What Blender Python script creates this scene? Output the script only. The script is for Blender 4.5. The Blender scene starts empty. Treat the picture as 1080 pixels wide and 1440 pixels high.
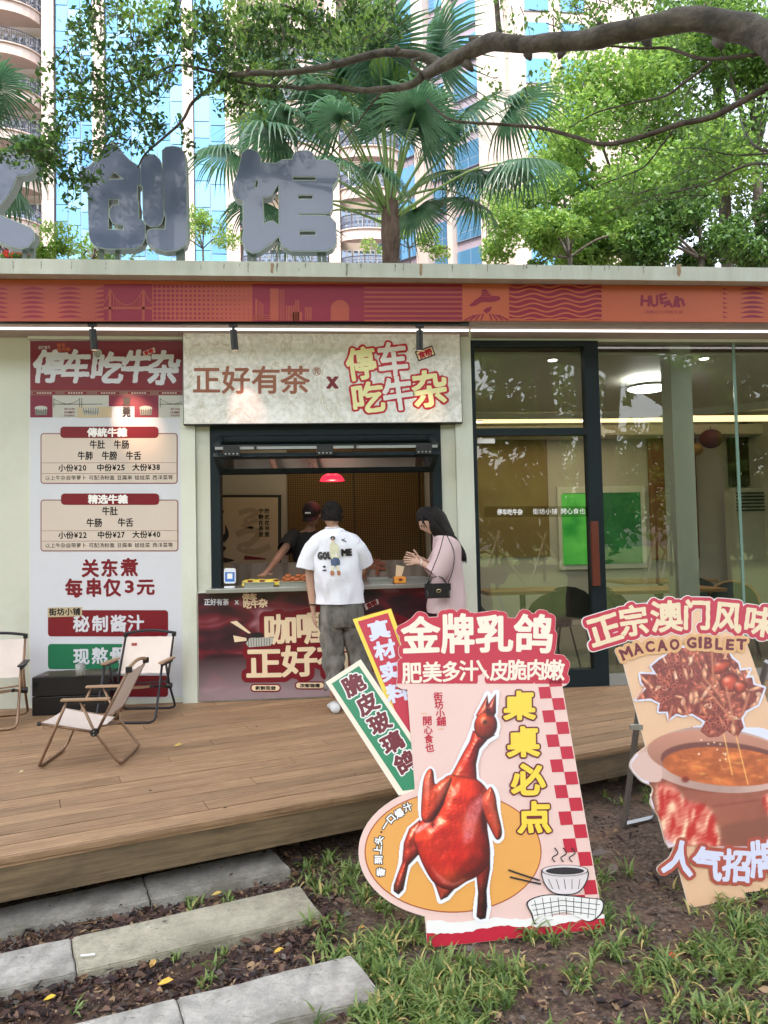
import bpy, bmesh, math, random
import numpy as np
from mathutils import Vector, Matrix, noise
from mathutils.geometry import tessellate_polygon
R = math.radians
random.seed(7)
rng = np.random.default_rng(7)
scene = bpy.context.scene
COL = scene.collection

# ---------------------------------------------------------------- camera
W0, H0 = 1080.0, 1440.0
FPX = 1060.0
CAM = Vector((0.0, -6.9, 1.72))
YAW, PITCH, ROLL = R(5.2), R(2.45), R(1.25)
fw = Vector((math.sin(YAW)*math.cos(PITCH), math.cos(YAW)*math.cos(PITCH), math.sin(PITCH)))
r0 = Vector((math.cos(YAW), -math.sin(YAW), 0))
u0 = r0.cross(fw)
rt = r0*math.cos(ROLL) - u0*math.sin(ROLL)
up = u0*math.cos(ROLL) + r0*math.sin(ROLL)
cd = bpy.data.cameras.new('camera'); cam = bpy.data.objects.new('camera', cd); COL.objects.link(cam)
mw = Matrix.Identity(4)
for i in range(3):
    mw[i][0] = rt[i]; mw[i][1] = up[i]; mw[i][2] = -fw[i]; mw[i][3] = CAM[i]
cam.matrix_world = mw
cd.sensor_fit = 'VERTICAL'; cd.sensor_height = 36.0; cd.lens = 36.0*FPX/H0
cd.clip_start = 0.05; cd.clip_end = 600
scene.camera = cam

# ---------------------------------------------------------------- light
SUN_EL, SUN_AZ = R(58), R(200)      # azimuth of the sun measured from +Y clockwise
w = bpy.data.worlds.new('World'); scene.world = w; w.use_nodes = True
nt = w.node_tree; bg = nt.nodes['Background']
sky = nt.nodes.new('ShaderNodeTexSky'); sky.sky_type = 'NISHITA'; sky.sun_disc = False
sky.sun_elevation = SUN_EL; sky.sun_rotation = SUN_AZ
sky.air_density = 1.3; sky.dust_density = 3.0
hz_ = nt.nodes.new('ShaderNodeHueSaturation'); hz_.inputs['Saturation'].default_value = .42     # thin bright cloud: a pale sky
nt.links.new(sky.outputs[0], hz_.inputs['Color']); nt.links.new(hz_.outputs[0], bg.inputs[0]); bg.inputs[1].default_value = 0.15
sd = bpy.data.lights.new('sun', 'SUN'); sd.energy = 1.5; sd.angle = R(11); sd.color = (1, 0.95, 0.87)
so = bpy.data.objects.new('sun', sd); COL.objects.link(so)
sdir = Vector((math.sin(SUN_AZ)*math.cos(SUN_EL), math.cos(SUN_AZ)*math.cos(SUN_EL), math.sin(SUN_EL)))
so.rotation_euler = sdir.to_track_quat('Z', 'Y').to_euler(); so.location = (0, 0, 30)
scene.view_settings.view_transform = 'Standard'; scene.view_settings.look = 'None'
scene.view_settings.gamma = 1.0; scene.view_settings.exposure = 1.98
scene.render.engine = 'CYCLES'
scene.cycles.use_denoising = True
scene.cycles.max_bounces = 8; scene.cycles.transparent_max_bounces = 12
scene.cycles.sample_clamp_indirect = 6.0
try: scene.view_settings.use_curve_mapping = False
except Exception: pass

# ---------------------------------------------------------------- pixel helpers (the photograph's 1080x1440 pixels)
def ray(px, py):
    return (rt*((px-W0/2)/FPX) + up*((H0/2-py)/FPX) + fw)
def hit(px, py, o, n):
    d = ray(px, py); n = Vector(n)
    return CAM + d*((Vector(o)-CAM).dot(n)/d.dot(n))
def PY(px, py, Y): return hit(px, py, (0, Y, 0), (0, 1, 0))
def PX(px, py, X): return hit(px, py, (X, 0, 0), (1, 0, 0))
def PZ(px, py, Z): return hit(px, py, (0, 0, Z), (0, 0, 1))
def proj(p):
    d = Vector(p)-CAM; z = d.dot(fw)
    return (W0/2+FPX*d.dot(rt)/z, H0/2-FPX*d.dot(up)/z)

# ---------------------------------------------------------------- colour and materials
def lin(c):
    c = c/255.0
    return c/12.92 if c <= 0.04045 else ((c+0.055)/1.055)**2.4
def C3(r, g, b): return (lin(r), lin(g), lin(b), 1)
MATS = {}
def mat(name, col, rough=0.6, metal=0.0, var=0.0, scale=8.0, bump=0.0, bscale=60.0, spec=0.5, col2=None, stretch=None,
        trans=0.0, emit=None, estr=0.0, coat=0.0, detail=6.0, contrast=0.5, sub=None, cells=None):
    if name in MATS: return MATS[name]
    m = bpy.data.materials.new(name); MATS[name] = m; m.use_nodes = True
    t = m.node_tree; b = t.nodes['Principled BSDF']
    b.inputs['Base Color'].default_value = col
    b.inputs['Roughness'].default_value = rough; b.inputs['Metallic'].default_value = metal
    b.inputs['Specular IOR Level'].default_value = spec
    b.inputs['Coat Weight'].default_value = coat
    if trans: b.inputs['Transmission Weight'].default_value = trans
    if emit: b.inputs['Emission Color'].default_value = emit; b.inputs['Emission Strength'].default_value = estr
    if var or bump or col2:
        tc = t.nodes.new('ShaderNodeTexCoord'); mp = t.nodes.new('ShaderNodeMapping')
        t.links.new(tc.outputs['Object'], mp.inputs[0])
        if stretch: mp.inputs['Scale'].default_value = stretch
    if var or col2:
        n = t.nodes.new('ShaderNodeTexNoise'); n.inputs['Scale'].default_value = scale; n.inputs['Detail'].default_value = detail
        n.inputs['Roughness'].default_value = 0.65
        t.links.new(mp.outputs[0], n.inputs[0])
        rp = t.nodes.new('ShaderNodeValToRGB'); t.links.new(n.outputs[0], rp.inputs[0])
        c2 = col2 if col2 else tuple(min(1, x*(1+var)) for x in col[:3])+(1,)
        c1 = col if col2 else tuple(x*(1-var) for x in col[:3])+(1,)
        rp.color_ramp.elements[0].position = 0.5-contrast*0.45; rp.color_ramp.elements[1].position = 0.5+contrast*0.45
        rp.color_ramp.elements[0].color = c1; rp.color_ramp.elements[1].color = c2
        t.links.new(rp.outputs[0], b.inputs['Base Color'])
    if bump:
        n2 = t.nodes.new('ShaderNodeTexNoise'); n2.inputs['Scale'].default_value = bscale; n2.inputs['Detail'].default_value = 5
        t.links.new(mp.outputs[0], n2.inputs[0])
        bp = t.nodes.new('ShaderNodeBump'); bp.inputs['Strength'].default_value = bump; bp.inputs['Distance'].default_value = 0.02
        t.links.new(n2.outputs[0], bp.inputs['Height']); t.links.new(bp.outputs[0], b.inputs['Normal'])
    return m
def dirt(m, col, scale, lo, hi, amt=.6, det=8, stretch=None):
    """worn patches of another colour laid over a material's own colour"""
    t = m.node_tree; b = t.nodes['Principled BSDF']; s = b.inputs['Base Color']; src = s.links[0].from_socket if s.links else None
    tc = t.nodes.new('ShaderNodeTexCoord'); mp = t.nodes.new('ShaderNodeMapping'); t.links.new(tc.outputs['Object'], mp.inputs[0])
    if stretch: mp.inputs['Scale'].default_value = stretch
    n = t.nodes.new('ShaderNodeTexNoise'); n.inputs['Scale'].default_value = scale; n.inputs['Detail'].default_value = det; n.inputs['Roughness'].default_value = .7; t.links.new(mp.outputs[0], n.inputs[0])
    mr = t.nodes.new('ShaderNodeMapRange'); mr.inputs[1].default_value = lo; mr.inputs[2].default_value = hi; mr.inputs[4].default_value = amt; t.links.new(n.outputs[0], mr.inputs[0])
    mx = t.nodes.new('ShaderNodeMixRGB'); t.links.new(mr.outputs[0], mx.inputs[0]); mx.inputs[2].default_value = col
    if src: t.links.new(src, mx.inputs[1])
    else: mx.inputs[1].default_value = s.default_value
    t.links.new(mx.outputs[0], s); return m
def leafmat(name, c1, c2, trl=0.5, scale=0.6):
    m = bpy.data.materials.new(name); MATS[name] = m; m.use_nodes = True
    t = m.node_tree; b = t.nodes['Principled BSDF']; out = t.nodes['Material Output']
    tc = t.nodes.new('ShaderNodeTexCoord'); n = t.nodes.new('ShaderNodeTexNoise'); n.inputs['Scale'].default_value = scale; n.inputs['Detail'].default_value = 8
    n.inputs['Roughness'].default_value = 0.8
    t.links.new(tc.outputs['Object'], n.inputs[0])
    rp = t.nodes.new('ShaderNodeValToRGB'); t.links.new(n.outputs[0], rp.inputs[0])
    rp.color_ramp.elements[0].position = 0.35; rp.color_ramp.elements[1].position = 0.65
    rp.color_ramp.elements[0].color = c1; rp.color_ramp.elements[1].color = c2
    t.links.new(rp.outputs[0], b.inputs['Base Color']); b.inputs['Roughness'].default_value = 0.45
    tr = t.nodes.new('ShaderNodeBsdfTranslucent'); mx = t.nodes.new('ShaderNodeMixShader'); mx.inputs[0].default_value = trl
    hs = t.nodes.new('ShaderNodeHueSaturation'); hs.inputs['Value'].default_value = 1.5; hs.inputs['Hue'].default_value = 0.48
    t.links.new(rp.outputs[0], hs.inputs['Color']); t.links.new(hs.outputs[0], tr.inputs[0])
    t.links.new(b.outputs[0], mx.inputs[1]); t.links.new(tr.outputs[0], mx.inputs[2]); t.links.new(mx.outputs[0], out.inputs[0])
    return m
def glassmat(name, tint=(1, 1, 1, 1), refl=1.0, ior=1.5, dirt=0.0):
    # thin pane: straight-through light plus mirror reflection by Fresnel
    m = bpy.data.materials.new(name); MATS[name] = m; m.use_nodes = True
    t = m.node_tree; out = t.nodes['Material Output']; t.nodes.remove(t.nodes['Principled BSDF'])
    fr = t.nodes.new('ShaderNodeFresnel'); fr.inputs[0].default_value = ior
    mul = t.nodes.new('ShaderNodeMath'); mul.operation = 'MULTIPLY'; mul.inputs[1].default_value = refl; mul.use_clamp = True
    t.links.new(fr.outputs[0], mul.inputs[0])
    tb = t.nodes.new('ShaderNodeBsdfTransparent'); tb.inputs[0].default_value = tint
    gb = t.nodes.new('ShaderNodeBsdfGlossy'); gb.inputs['Roughness'].default_value = 0.0
    mx = t.nodes.new('ShaderNodeMixShader'); t.links.new(mul.outputs[0], mx.inputs[0])
    t.links.new(tb.outputs[0], mx.inputs[1]); t.links.new(gb.outputs[0], mx.inputs[2])
    t.links.new(mx.outputs[0], out.inputs[0])
    return m
def emimat(name, col, s):
    if name in MATS: return MATS[name]
    m = bpy.data.materials.new(name); MATS[name] = m; m.use_nodes = True
    b = m.node_tree.nodes['Principled BSDF']; b.inputs['Base Color'].default_value = col
    b.inputs['Emission Color'].default_value = col; b.inputs['Emission Strength'].default_value = s
    return m
def attrmat(name, rough=0.45, spec=0.4, coat=0.0):
    m = bpy.data.materials.new(name); MATS[name] = m; m.use_nodes = True
    t = m.node_tree; b = t.nodes['Principled BSDF']; a = t.nodes.new('ShaderNodeVertexColor'); a.layer_name = 'Col'
    t.links.new(a.outputs[0], b.inputs['Base Color']); b.inputs['Roughness'].default_value = rough; b.inputs['Specular IOR Level'].default_value = spec
    b.inputs['Coat Weight'].default_value = coat
    return m

# ---------------------------------------------------------------- object helpers
def wloc(o):
    l = Vector((0, 0, 0))
    while o is not None: l += Vector(o.location); o = o.parent
    return l
def tag(o, label=None, cat=None, group=None, kind=None):
    if label: o['label'] = label
    if cat: o['category'] = cat
    if group: o['group'] = group
    if kind: o['kind'] = kind
    return o
def empty(name, loc=(0, 0, 0), label=None, cat=None, group=None, kind=None, parent=None):
    o = bpy.data.objects.new(name, None); COL.objects.link(o); o.empty_display_size = 0.1
    o.location = Vector(loc) - (wloc(parent) if parent else Vector((0, 0, 0)))
    o.parent = parent
    return tag(o, label, cat, group, kind)
def mesh(name, vs, fs, m=None, parent=None, smooth=False, origin=None, ms=None, mi=None, kind=None):
    """verts in world coordinates; origin becomes the object's location"""
    me = bpy.data.meshes.new(name)
    org = Vector(origin) if origin is not None else (wloc(parent) if parent else Vector((0, 0, 0)))
    va = np.asarray([tuple(v) for v in vs], dtype=float).reshape(-1, 3) - np.array(org)
    me.from_pydata(va.tolist(), [], fs)
    if ms:
        for x in ms: me.materials.append(x)
        me.polygons.foreach_set('material_index', mi)
    elif m: me.materials.append(m)
    if smooth: me.polygons.foreach_set('use_smooth', [True]*len(me.polygons))
    me.validate(); me.update()
    o = bpy.data.objects.new(name, me); COL.objects.link(o)
    o.location = org - (wloc(parent) if parent else Vector((0, 0, 0)))
    o.parent = parent
    if kind: o['kind'] = kind
    return o
class B:
    def __init__(s): s.v = []; s.f = []
    def add(s, vs, fs):
        k = len(s.v); s.v += [tuple(v) for v in vs]; s.f += [tuple(i+k for i in f) for f in fs]; return s
    def box(s, x0, x1, y0, y1, z0, z1, M=None, bev=0.0):
        if bev:
            bm = bmesh.new(); bmesh.ops.create_cube(bm, size=1)
            for v in bm.verts: v.co = Vector(((x0+x1)/2+v.co.x*(x1-x0), (y0+y1)/2+v.co.y*(y1-y0), (z0+z1)/2+v.co.z*(z1-z0)))
            bmesh.ops.bevel(bm, geom=bm.edges[:], offset=bev, segments=2, affect='EDGES', profile=0.6)
            vs = [v.co.copy() for v in bm.verts]; fs = [[v.index for v in f.verts] for f in bm.faces]; bm.free()
        else:
            vs = [Vector((x, y, z)) for x in (x0, x1) for y in (y0, y1) for z in (z0, z1)]
            fs = [(0, 1, 3, 2), (4, 6, 7, 5), (0, 4, 5, 1), (2, 3, 7, 6), (0, 2, 6, 4), (1, 5, 7, 3)]
        if M is not None: vs = [M @ v for v in vs]
        return s.add(vs, fs)
    def tube(s, pts, r, n=8, cap=True, flat=None):
        pts = [Vector(p) for p in pts]; N = len(pts)
        rs = r if isinstance(r, (list, tuple)) else [r]*N
        rings = []; prev = None
        for i, p in enumerate(pts):
            t = (pts[min(i+1, N-1)]-pts[max(i-1, 0)]).normalized()
            a = prev if prev is not None else (Vector((0, 0, 1)) if abs(t.z) < 0.9 else Vector((1, 0, 0)))
            e1 = (a - t*a.dot(t))
            if e1.length < 1e-6: e1 = t.orthogonal()
            e1.normalize(); prev = e1; e2 = t.cross(e1)
            fa = flat if flat else 1.0
            rings.append([p+e1*(math.cos(2*math.pi*k/n)*rs[i])+e2*(math.sin(2*math.pi*k/n)*rs[i]*fa) for k in range(n)])
        return s.rings(rings, cap)
    def rings(s, rings, cap=True, close=True):
        n = len(rings[0]); vs = [v for rg in rings for v in rg]; fs = []
        for i in range(len(rings)-1):
            for k in range(n if close else n-1):
                a = i*n+k; b = i*n+(k+1) % n
                fs.append((a, b, b+n, a+n))
        if cap: fs.append(tuple(range(n-1, -1, -1))); fs.append(tuple(range((len(rings)-1)*n, len(rings)*n)))
        return s.add(vs, fs)
    def cyl(s, c, r, h, n=16, axis='z', r2=None):
        c = Vector(c); d = {'x': Vector((1, 0, 0)), 'y': Vector((0, 1, 0)), 'z': Vector((0, 0, 1))}[axis]
        e1 = d.orthogonal().normalized(); e2 = d.cross(e1)
        rg = lambda o, q: [o+e1*math.cos(2*math.pi*k/n)*q+e2*math.sin(2*math.pi*k/n)*q for k in range(n)]
        return s.rings([rg(c, r), rg(c+d*h, r if r2 is None else r2)])
    def ball(s, c, r, n=10, m=7, sc=(1, 1, 1), M=None):
        rings = []
        for i in range(m+1):
            th = math.pi*(0.02+0.96*i/m)
            rings.append([Vector((math.cos(2*math.pi*k/n)*math.sin(th)*r*sc[0], math.sin(2*math.pi*k/n)*math.sin(th)*r*sc[1], -math.cos(th)*r*sc[2])) for k in range(n)])
        rings = [[(M @ v if M is not None else v)+Vector(c) for v in rg] for rg in rings]
        return s.rings(rings)
    def sheet(s, grid):
        """grid of rows of points"""
        n = len(grid[0]); vs = [v for r in grid for v in r]
        return s.add(vs, [(i*n+k, i*n+k+1, (i+1)*n+k+1, (i+1)*n+k) for i in range(len(grid)-1) for k in range(n-1)])
    def build(s, name, m, parent=None, smooth=False, origin=None, kind=None):
        return mesh(name, s.v, s.f, m, parent, smooth, origin, kind=kind)
def copy_tree(o, parent=None):
    c = o.copy(); COL.objects.link(c); c.parent = parent
    for ch in list(o.children): copy_tree(ch, c)
    return c
def smooth_by_angle(o, ang=40):
    me = o.data; me.polygons.foreach_set('use_smooth', [True]*len(me.polygons))
    bm = bmesh.new(); bm.from_mesh(me)
    for e in bm.edges:
        if len(e.link_faces) == 2 and e.calc_face_angle(0) > R(ang): e.smooth = False
    bm.to_mesh(me); bm.free()
    return o

# ---------------------------------------------------------------- flat print: outlines through a distance field
GL = {}
def glyph(ch):
    """boundary loops of one character, in em units, centred on its own box"""
    if ch in GL: return GL[ch]
    c = bpy.data.curves.new('glyph', 'FONT'); c.body = ch; c.resolution_u = 3
    o = bpy.data.objects.new('glyph', c); COL.objects.link(o)
    bpy.context.view_layer.update()
    me = bpy.data.meshes.new_from_object(o.evaluated_get(bpy.context.evaluated_depsgraph_get()))
    bpy.data.objects.remove(o); bpy.data.curves.remove(c)
    cnt = {}
    V = [(v.co.x, v.co.y) for v in me.vertices]
    key = {}; idx = [key.setdefault((round(x, 4), round(y, 4)), i) for i, (x, y) in enumerate(V)]
    for p in me.polygons:
        vs = [idx[i] for i in p.vertices]
        for a, b in zip(vs, vs[1:]+vs[:1]):
            if a != b: cnt[(min(a, b), max(a, b))] = cnt.get((min(a, b), max(a, b)), 0)+1
    segs = np.array([[V[a], V[b]] for (a, b), n in cnt.items() if n == 1])
    bpy.data.meshes.remove(me)
    x0, y0 = segs.reshape(-1, 2).min(0); x1, y1 = segs.reshape(-1, 2).max(0)
    if ord(ch) > 0x2e80: cx, cy, sw = 0.5, 0.385, 1.0    # em box of a CJK glyph
    else: cx, cy, sw = (x0+x1)/2, (y0+y1)/2, 1.0
    GL[ch] = (segs-np.array([cx, cy]), (x1-x0, y1-y0))
    return GL[ch]
def loops_to_segs(loop):
    a = np.asarray(loop, float); return np.stack([a, np.roll(a, -1, 0)], 1)
def sdf(segs, X, Y):
    """signed distance (negative inside) of many points to a set of segments"""
    P = np.stack([X.ravel(), Y.ravel()], 1); out = np.empty(len(P)); ins = np.zeros(len(P), bool)
    A = segs[:, 0]; D = segs[:, 1]-A; L = (D*D).sum(1)+1e-12
    step = max(1, int(2e6//max(1, len(segs))))
    for s in range(0, len(P), step):
        p = P[s:s+step, None, :]-A[None]
        t = np.clip((p*D).sum(2)/L, 0, 1)
        q = p-t[..., None]*D
        out[s:s+step] = np.sqrt((q*q).sum(2).min(1))
        y = P[s:s+step, 1][:, None]; x = P[s:s+step, 0][:, None]
        y0 = A[:, 1][None]; y1 = segs[:, 1, 1][None]
        c = (y0 > y) != (y1 > y)
        xi = A[:, 0][None]+(y-y0)/np.where(np.abs(y1-y0) < 1e-12, 1e-12, y1-y0)*D[:, 0][None]
        ins[s:s+step] = ((c & (x < xi)).sum(1) % 2) == 1
    out = np.where(ins, -out, out)
    return out.reshape(X.shape)
def wsdf(segs, X, Y, pad=14):
    """the same on a regular grid, worked out only near the shape (a bound elsewhere)"""
    a = segs.reshape(-1, 2); xs = X[0]; ys = Y[:, 0]
    j0, j1 = np.searchsorted(xs, [a[:, 0].min()-pad, a[:, 0].max()+pad]); i0, i1 = np.searchsorted(ys, [a[:, 1].min()-pad, a[:, 1].max()+pad])
    F = np.full(X.shape, 1e3)
    if i1 > i0 and j1 > j0: F[i0:i1, j0:j1] = sdf(segs, X[i0:i1, j0:j1], Y[i0:i1, j0:j1])
    return F
def contour(F, X, Y, level=0.0):
    """closed loops of F<level by marching squares"""
    F = F-level; F = F.copy(); F[0, :] = F[-1, :] = 1e3; F[:, 0] = F[:, -1] = 1e3
    F[np.abs(F) < 1e-9] = 1e-9
    s = F < 0
    code = s[:-1, :-1]*1+s[:-1, 1:]*2+s[1:, 1:]*4+s[1:, :-1]*8
    ii, jj = np.nonzero((code > 0) & (code < 15))
    xs = X[0]; ys = Y[:, 0]; nxt = {}
    def pt(k):
        i, j, h = k
        if h == 0: t = F[i, j]/(F[i, j]-F[i, j+1]); t = min(max(t, .02), .98); return (xs[j]+t*(xs[j+1]-xs[j]), ys[i])
        t = F[i, j]/(F[i, j]-F[i+1, j]); t = min(max(t, .02), .98); return (xs[j], ys[i]+t*(ys[i+1]-ys[i]))
    T = {1: [(3, 0)], 2: [(0, 1)], 3: [(3, 1)], 4: [(1, 2)], 5: [(3, 2), (1, 0)], 6: [(0, 2)], 7: [(3, 2)], 8: [(2, 3)], 9: [(2, 0)],
         10: [(0, 3), (2, 1)], 11: [(2, 1)], 12: [(1, 3)], 13: [(1, 0)], 14: [(0, 3)]}
    for i, j in zip(ii.tolist(), jj.tolist()):
        ed = {0: (i, j, 0), 1: (i, j+1, 1), 2: (i+1, j, 0), 3: (i, j, 1)}
        for a, b in T[int(code[i, j])]: nxt[ed[a]] = ed[b]
    loops = []
    while nxt:
        k0, k = next(iter(nxt.items())); L = [k0]; del nxt[k0]
        while k != k0 and k in nxt:
            L.append(k); k = nxt.pop(k)
        if len(L) >= 4: loops.append([pt(q) for q in L])
    return loops
def thin(loop, tol):
    """drop points that lie on a line"""
    pts = loop; n = len(pts)
    if n < 8: return pts
    keep = [pts[0]]; i = 0
    while i < n-1:
        j = i+1
        while j+1 < n and j-i < 24:
            ax, ay = pts[i]; bx, by = pts[j+1]; dx, dy = bx-ax, by-ay; L = math.hypot(dx, dy)+1e-9
            if max(abs((pts[k][0]-ax)*dy-(pts[k][1]-ay)*dx)/L for k in range(i+1, j+1)) > tol: break
            j += 1
        keep.append(pts[j]); i = j
    return keep[:-1] if len(keep) > 4 else pts
def tess(loops):
    from mathutils.geometry import delaunay_2d_cdt
    pts = []; ed = []
    x0 = sum(p[0] for p in loops[0])/len(loops[0]); y0 = sum(p[1] for p in loops[0])/len(loops[0])
    for l in loops:
        k = len(pts); n = len(l)
        pts += [Vector((x-x0, y-y0)) for x, y in l]; ed += [(k+i, k+(i+1) % n) for i in range(n)]
    vo, eo, fo, _, _, _ = delaunay_2d_cdt(pts, ed, [], 1, 1e-5)
    seg = np.concatenate([loops_to_segs([(x-x0, y-y0) for x, y in l]) for l in loops])
    if not fo: return [Vector((p.x+x0, p.y+y0, 0)) for p in vo], []
    V = np.array([tuple(v) for v in vo]); C = np.array([V[list(f)].mean(0) for f in fo])
    A, Bq = seg[:, 0], seg[:, 1]
    y = C[:, 1][:, None]; x = C[:, 0][:, None]; c = (A[:, 1][None] > y) != (Bq[:, 1][None] > y)
    dy = (Bq-A)[:, 1][None]; xi = A[:, 0][None]+(y-A[:, 1][None])/np.where(np.abs(dy) < 1e-12, 1e-12, dy)*(Bq-A)[:, 0][None]
    ins = ((c & (x < xi)).sum(1) % 2) == 1
    return [Vector((p.x+x0, p.y+y0, 0)) for p in vo], [tuple(f) for f, k in zip(fo, ins) if k]
class Face:
    """a flat panel in the world; photo pixels are traced on to it.  layer k lies k*step in front"""
    def __init__(s, o, n, step=0.0015):
        s.o = Vector(o); s.n = Vector(n).normalized(); s.step = step
        if s.n.dot(CAM-s.o) < 0: s.n = -s.n
        s.u = Vector((0, 0, 1)).cross(s.n).normalized(); s.v = s.n.cross(s.u)
    def P(s, px, py, k=0.0): return hit(px, py, s.o, s.n)+s.n*(k*s.step)
    def fill(s, loops, k, m, name, parent, kind=None):
        """loops in photo pixels -> flat mesh (even-odd holes)"""
        if isinstance(loops[0][0], (int, float)): loops = [loops]
        vs, fs = tess(loops)
        return mesh(name, [s.P(v.x, v.y, k) for v in vs], fs, m, parent, kind=kind)
    def slab(s, loops, k0, k1, m, name, parent, side=None):
        """a cut-out board: front at k1, back at k0, real thickness"""
        if isinstance(loops[0][0], (int, float)): loops = [loops]
        vs, fs = tess(loops); n = len(vs); nl = sum(len(l) for l in loops)
        fr = [s.P(v.x, v.y, 0) for v in vs]
        ol = [s.P(x, y, 0) for l in loops for x, y in l]
        V = [p+s.n*(k1*s.step) for p in fr]+[p+s.n*(k0*s.step) for p in fr]
        F = list(fs)+[tuple(i+n for i in f[::-1]) for f in fs]; mi = [0]*len(fs)+[1]*len(fs)
        k = 2*n; V += [p+s.n*(k1*s.step) for p in ol]+[p+s.n*(k0*s.step) for p in ol]
        for l in loops:
            for i in range(len(l)):
                a, b = k+i, k+(i+1) % len(l); F.append((a, b, b+nl, a+nl)); mi.append(1)
            k += len(l)
        return mesh(name, V, F, None, parent, ms=[m, side or m], mi=mi)
def text_segs(items):
    """items: (char, cx, cy, w, h, rot_deg[, shear]) in photo pixels -> segments"""
    out = []
    for it in items:
        ch, cx, cy, w, h, rot = it[:6]; sh = it[6] if len(it) > 6 else 0.0
        g, (gw, gh) = glyph(ch)
        g = g.copy().reshape(-1, 2)
        if ord(ch) > 0x2e80: x = g[:, 0]*w/0.92; y = -g[:, 1]*h/0.92
        else: x = g[:, 0]/gw*w; y = -g[:, 1]/gh*h
        x = x-sh*y; a = R(rot); c, d = math.cos(a), math.sin(a)
        out.append(np.stack([cx+x*c-y*d, cy+x*d+y*c], 1).reshape(-1, 2, 2))
    return out
def field(items, res, pad, wob=0.0, wsc=0.25):
    """union of glyph distance fields on a pixel canvas"""
    S = text_segs(items); allp = np.concatenate([q.reshape(-1, 2) for q in S])
    x0, y0 = allp.min(0)-pad; x1, y1 = allp.max(0)+pad
    xs = np.arange(x0, x1+res, res); ys = np.arange(y0, y1+res, res)
    X, Y = np.meshgrid(xs, ys); F = np.full(X.shape, 1e3)
    for q in S:
        a, b = q.reshape(-1, 2).min(0)-pad, q.reshape(-1, 2).max(0)+pad
        i0, i1 = np.searchsorted(ys, [a[1], b[1]]); j0, j1 = np.searchsorted(xs, [a[0], b[0]])
        F[i0:i1, j0:j1] = np.minimum(F[i0:i1, j0:j1], sdf(q, X[i0:i1, j0:j1], Y[i0:i1, j0:j1]))
    if wob:
        r = np.random.default_rng(len(items)*7+int(x0)); n = 0
        for k in range(5):
            a = r.uniform(0, 6.28); f = wsc*r.uniform(.6, 2.2)
            n = n+np.sin((X*math.cos(a)+Y*math.sin(a))*f+r.uniform(0, 6))
        F = F+n/5*wob*2
    return F, X, Y
def grow(F, X, Y, level, tol=0.12):
    return [thin(l, tol) for l in contour(F, X, Y, level)]
def spline(pts, n=6, closed=True):
    """Catmull-Rom through points"""
    out = []; N = len(pts)
    for i in range(N if closed else N-1):
        g = lambda j: pts[j % N] if closed else pts[min(max(j, 0), N-1)]
        p0, p1, p2, p3 = g(i-1), g(i), g(i+1), g(i+2)
        for k in range(n):
            t = k/n
            out.append(tuple(0.5*((2*b)+(-a+c)*t+(2*a-5*b+4*c-d)*t*t+(-a+3*b-3*c+d)*t**3) for a, b, c, d in zip(p0, p1, p2, p3)))
    if not closed: out.append(tuple(pts[-1]))
    return out
def ell(cx, cy, rx, ry, rot=0, n=40):
    c, s_ = math.cos(R(rot)), math.sin(R(rot))
    return [(cx+rx*math.cos(2*math.pi*k/n)*c-ry*math.sin(2*math.pi*k/n)*s_, cy+rx*math.cos(2*math.pi*k/n)*s_+ry*math.sin(2*math.pi*k/n)*c) for k in range(n)]
def rrect(x0, y0, x1, y1, r, n=4):
    out = []
    for cx, cy, a in ((x1-r, y0+r, -90), (x1-r, y1-r, 0), (x0+r, y1-r, 90), (x0+r, y0+r, 180)):
        out += [(cx+r*math.cos(R(a+90*k/n)), cy+r*math.sin(R(a+90*k/n))) for k in range(n+1)]
    return out
def rect(x0, y0, x1, y1): return [(x0, y0), (x1, y0), (x1, y1), (x0, y1)]
def line(pts, wd):
    """a stroke of some width as a loop"""
    L = []; Rr = []; N = len(pts)
    for i, p in enumerate(pts):
        a = pts[max(i-1, 0)]; b = pts[min(i+1, N-1)]; dx, dy = b[0]-a[0], b[1]-a[1]; l = math.hypot(dx, dy)+1e-9
        q = wd/2; L.append((p[0]-dy/l*q, p[1]+dx/l*q)); Rr.append((p[0]+dy/l*q, p[1]-dx/l*q))
    return L+Rr[::-1]
def text_line(fc, s, x0, y0, x1, y1, k, m, w=.4, parent=None, res=.35, skew=0.0, name='lettering'):
    adv = [1.0 if ord(c) > 0x2e80 and c not in '，。' else (.55 if c.isdigit() else .42 if c in ' ，' else .6) for c in s]
    sc = (x1-x0)/sum(adv); x = x0; it = []; h = y1-y0
    for c, a in zip(s, adv):
        cx = x+a*sc/2; x += a*sc
        if c in ' ，': continue
        cy = (y0+y1)/2+skew*(cx-x0)/(x1-x0)
        if ord(c) > 0x2e80: it.append((c, cx, cy, sc*.92, h*1.0, 0))
        else: it.append((c, cx, cy, a*sc*.74, h*.78, 0))
    F, X, Y = field(it, res, w+2)
    return fc.fill(grow(F, X, Y, w, .06), k, m, name, parent)
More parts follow.
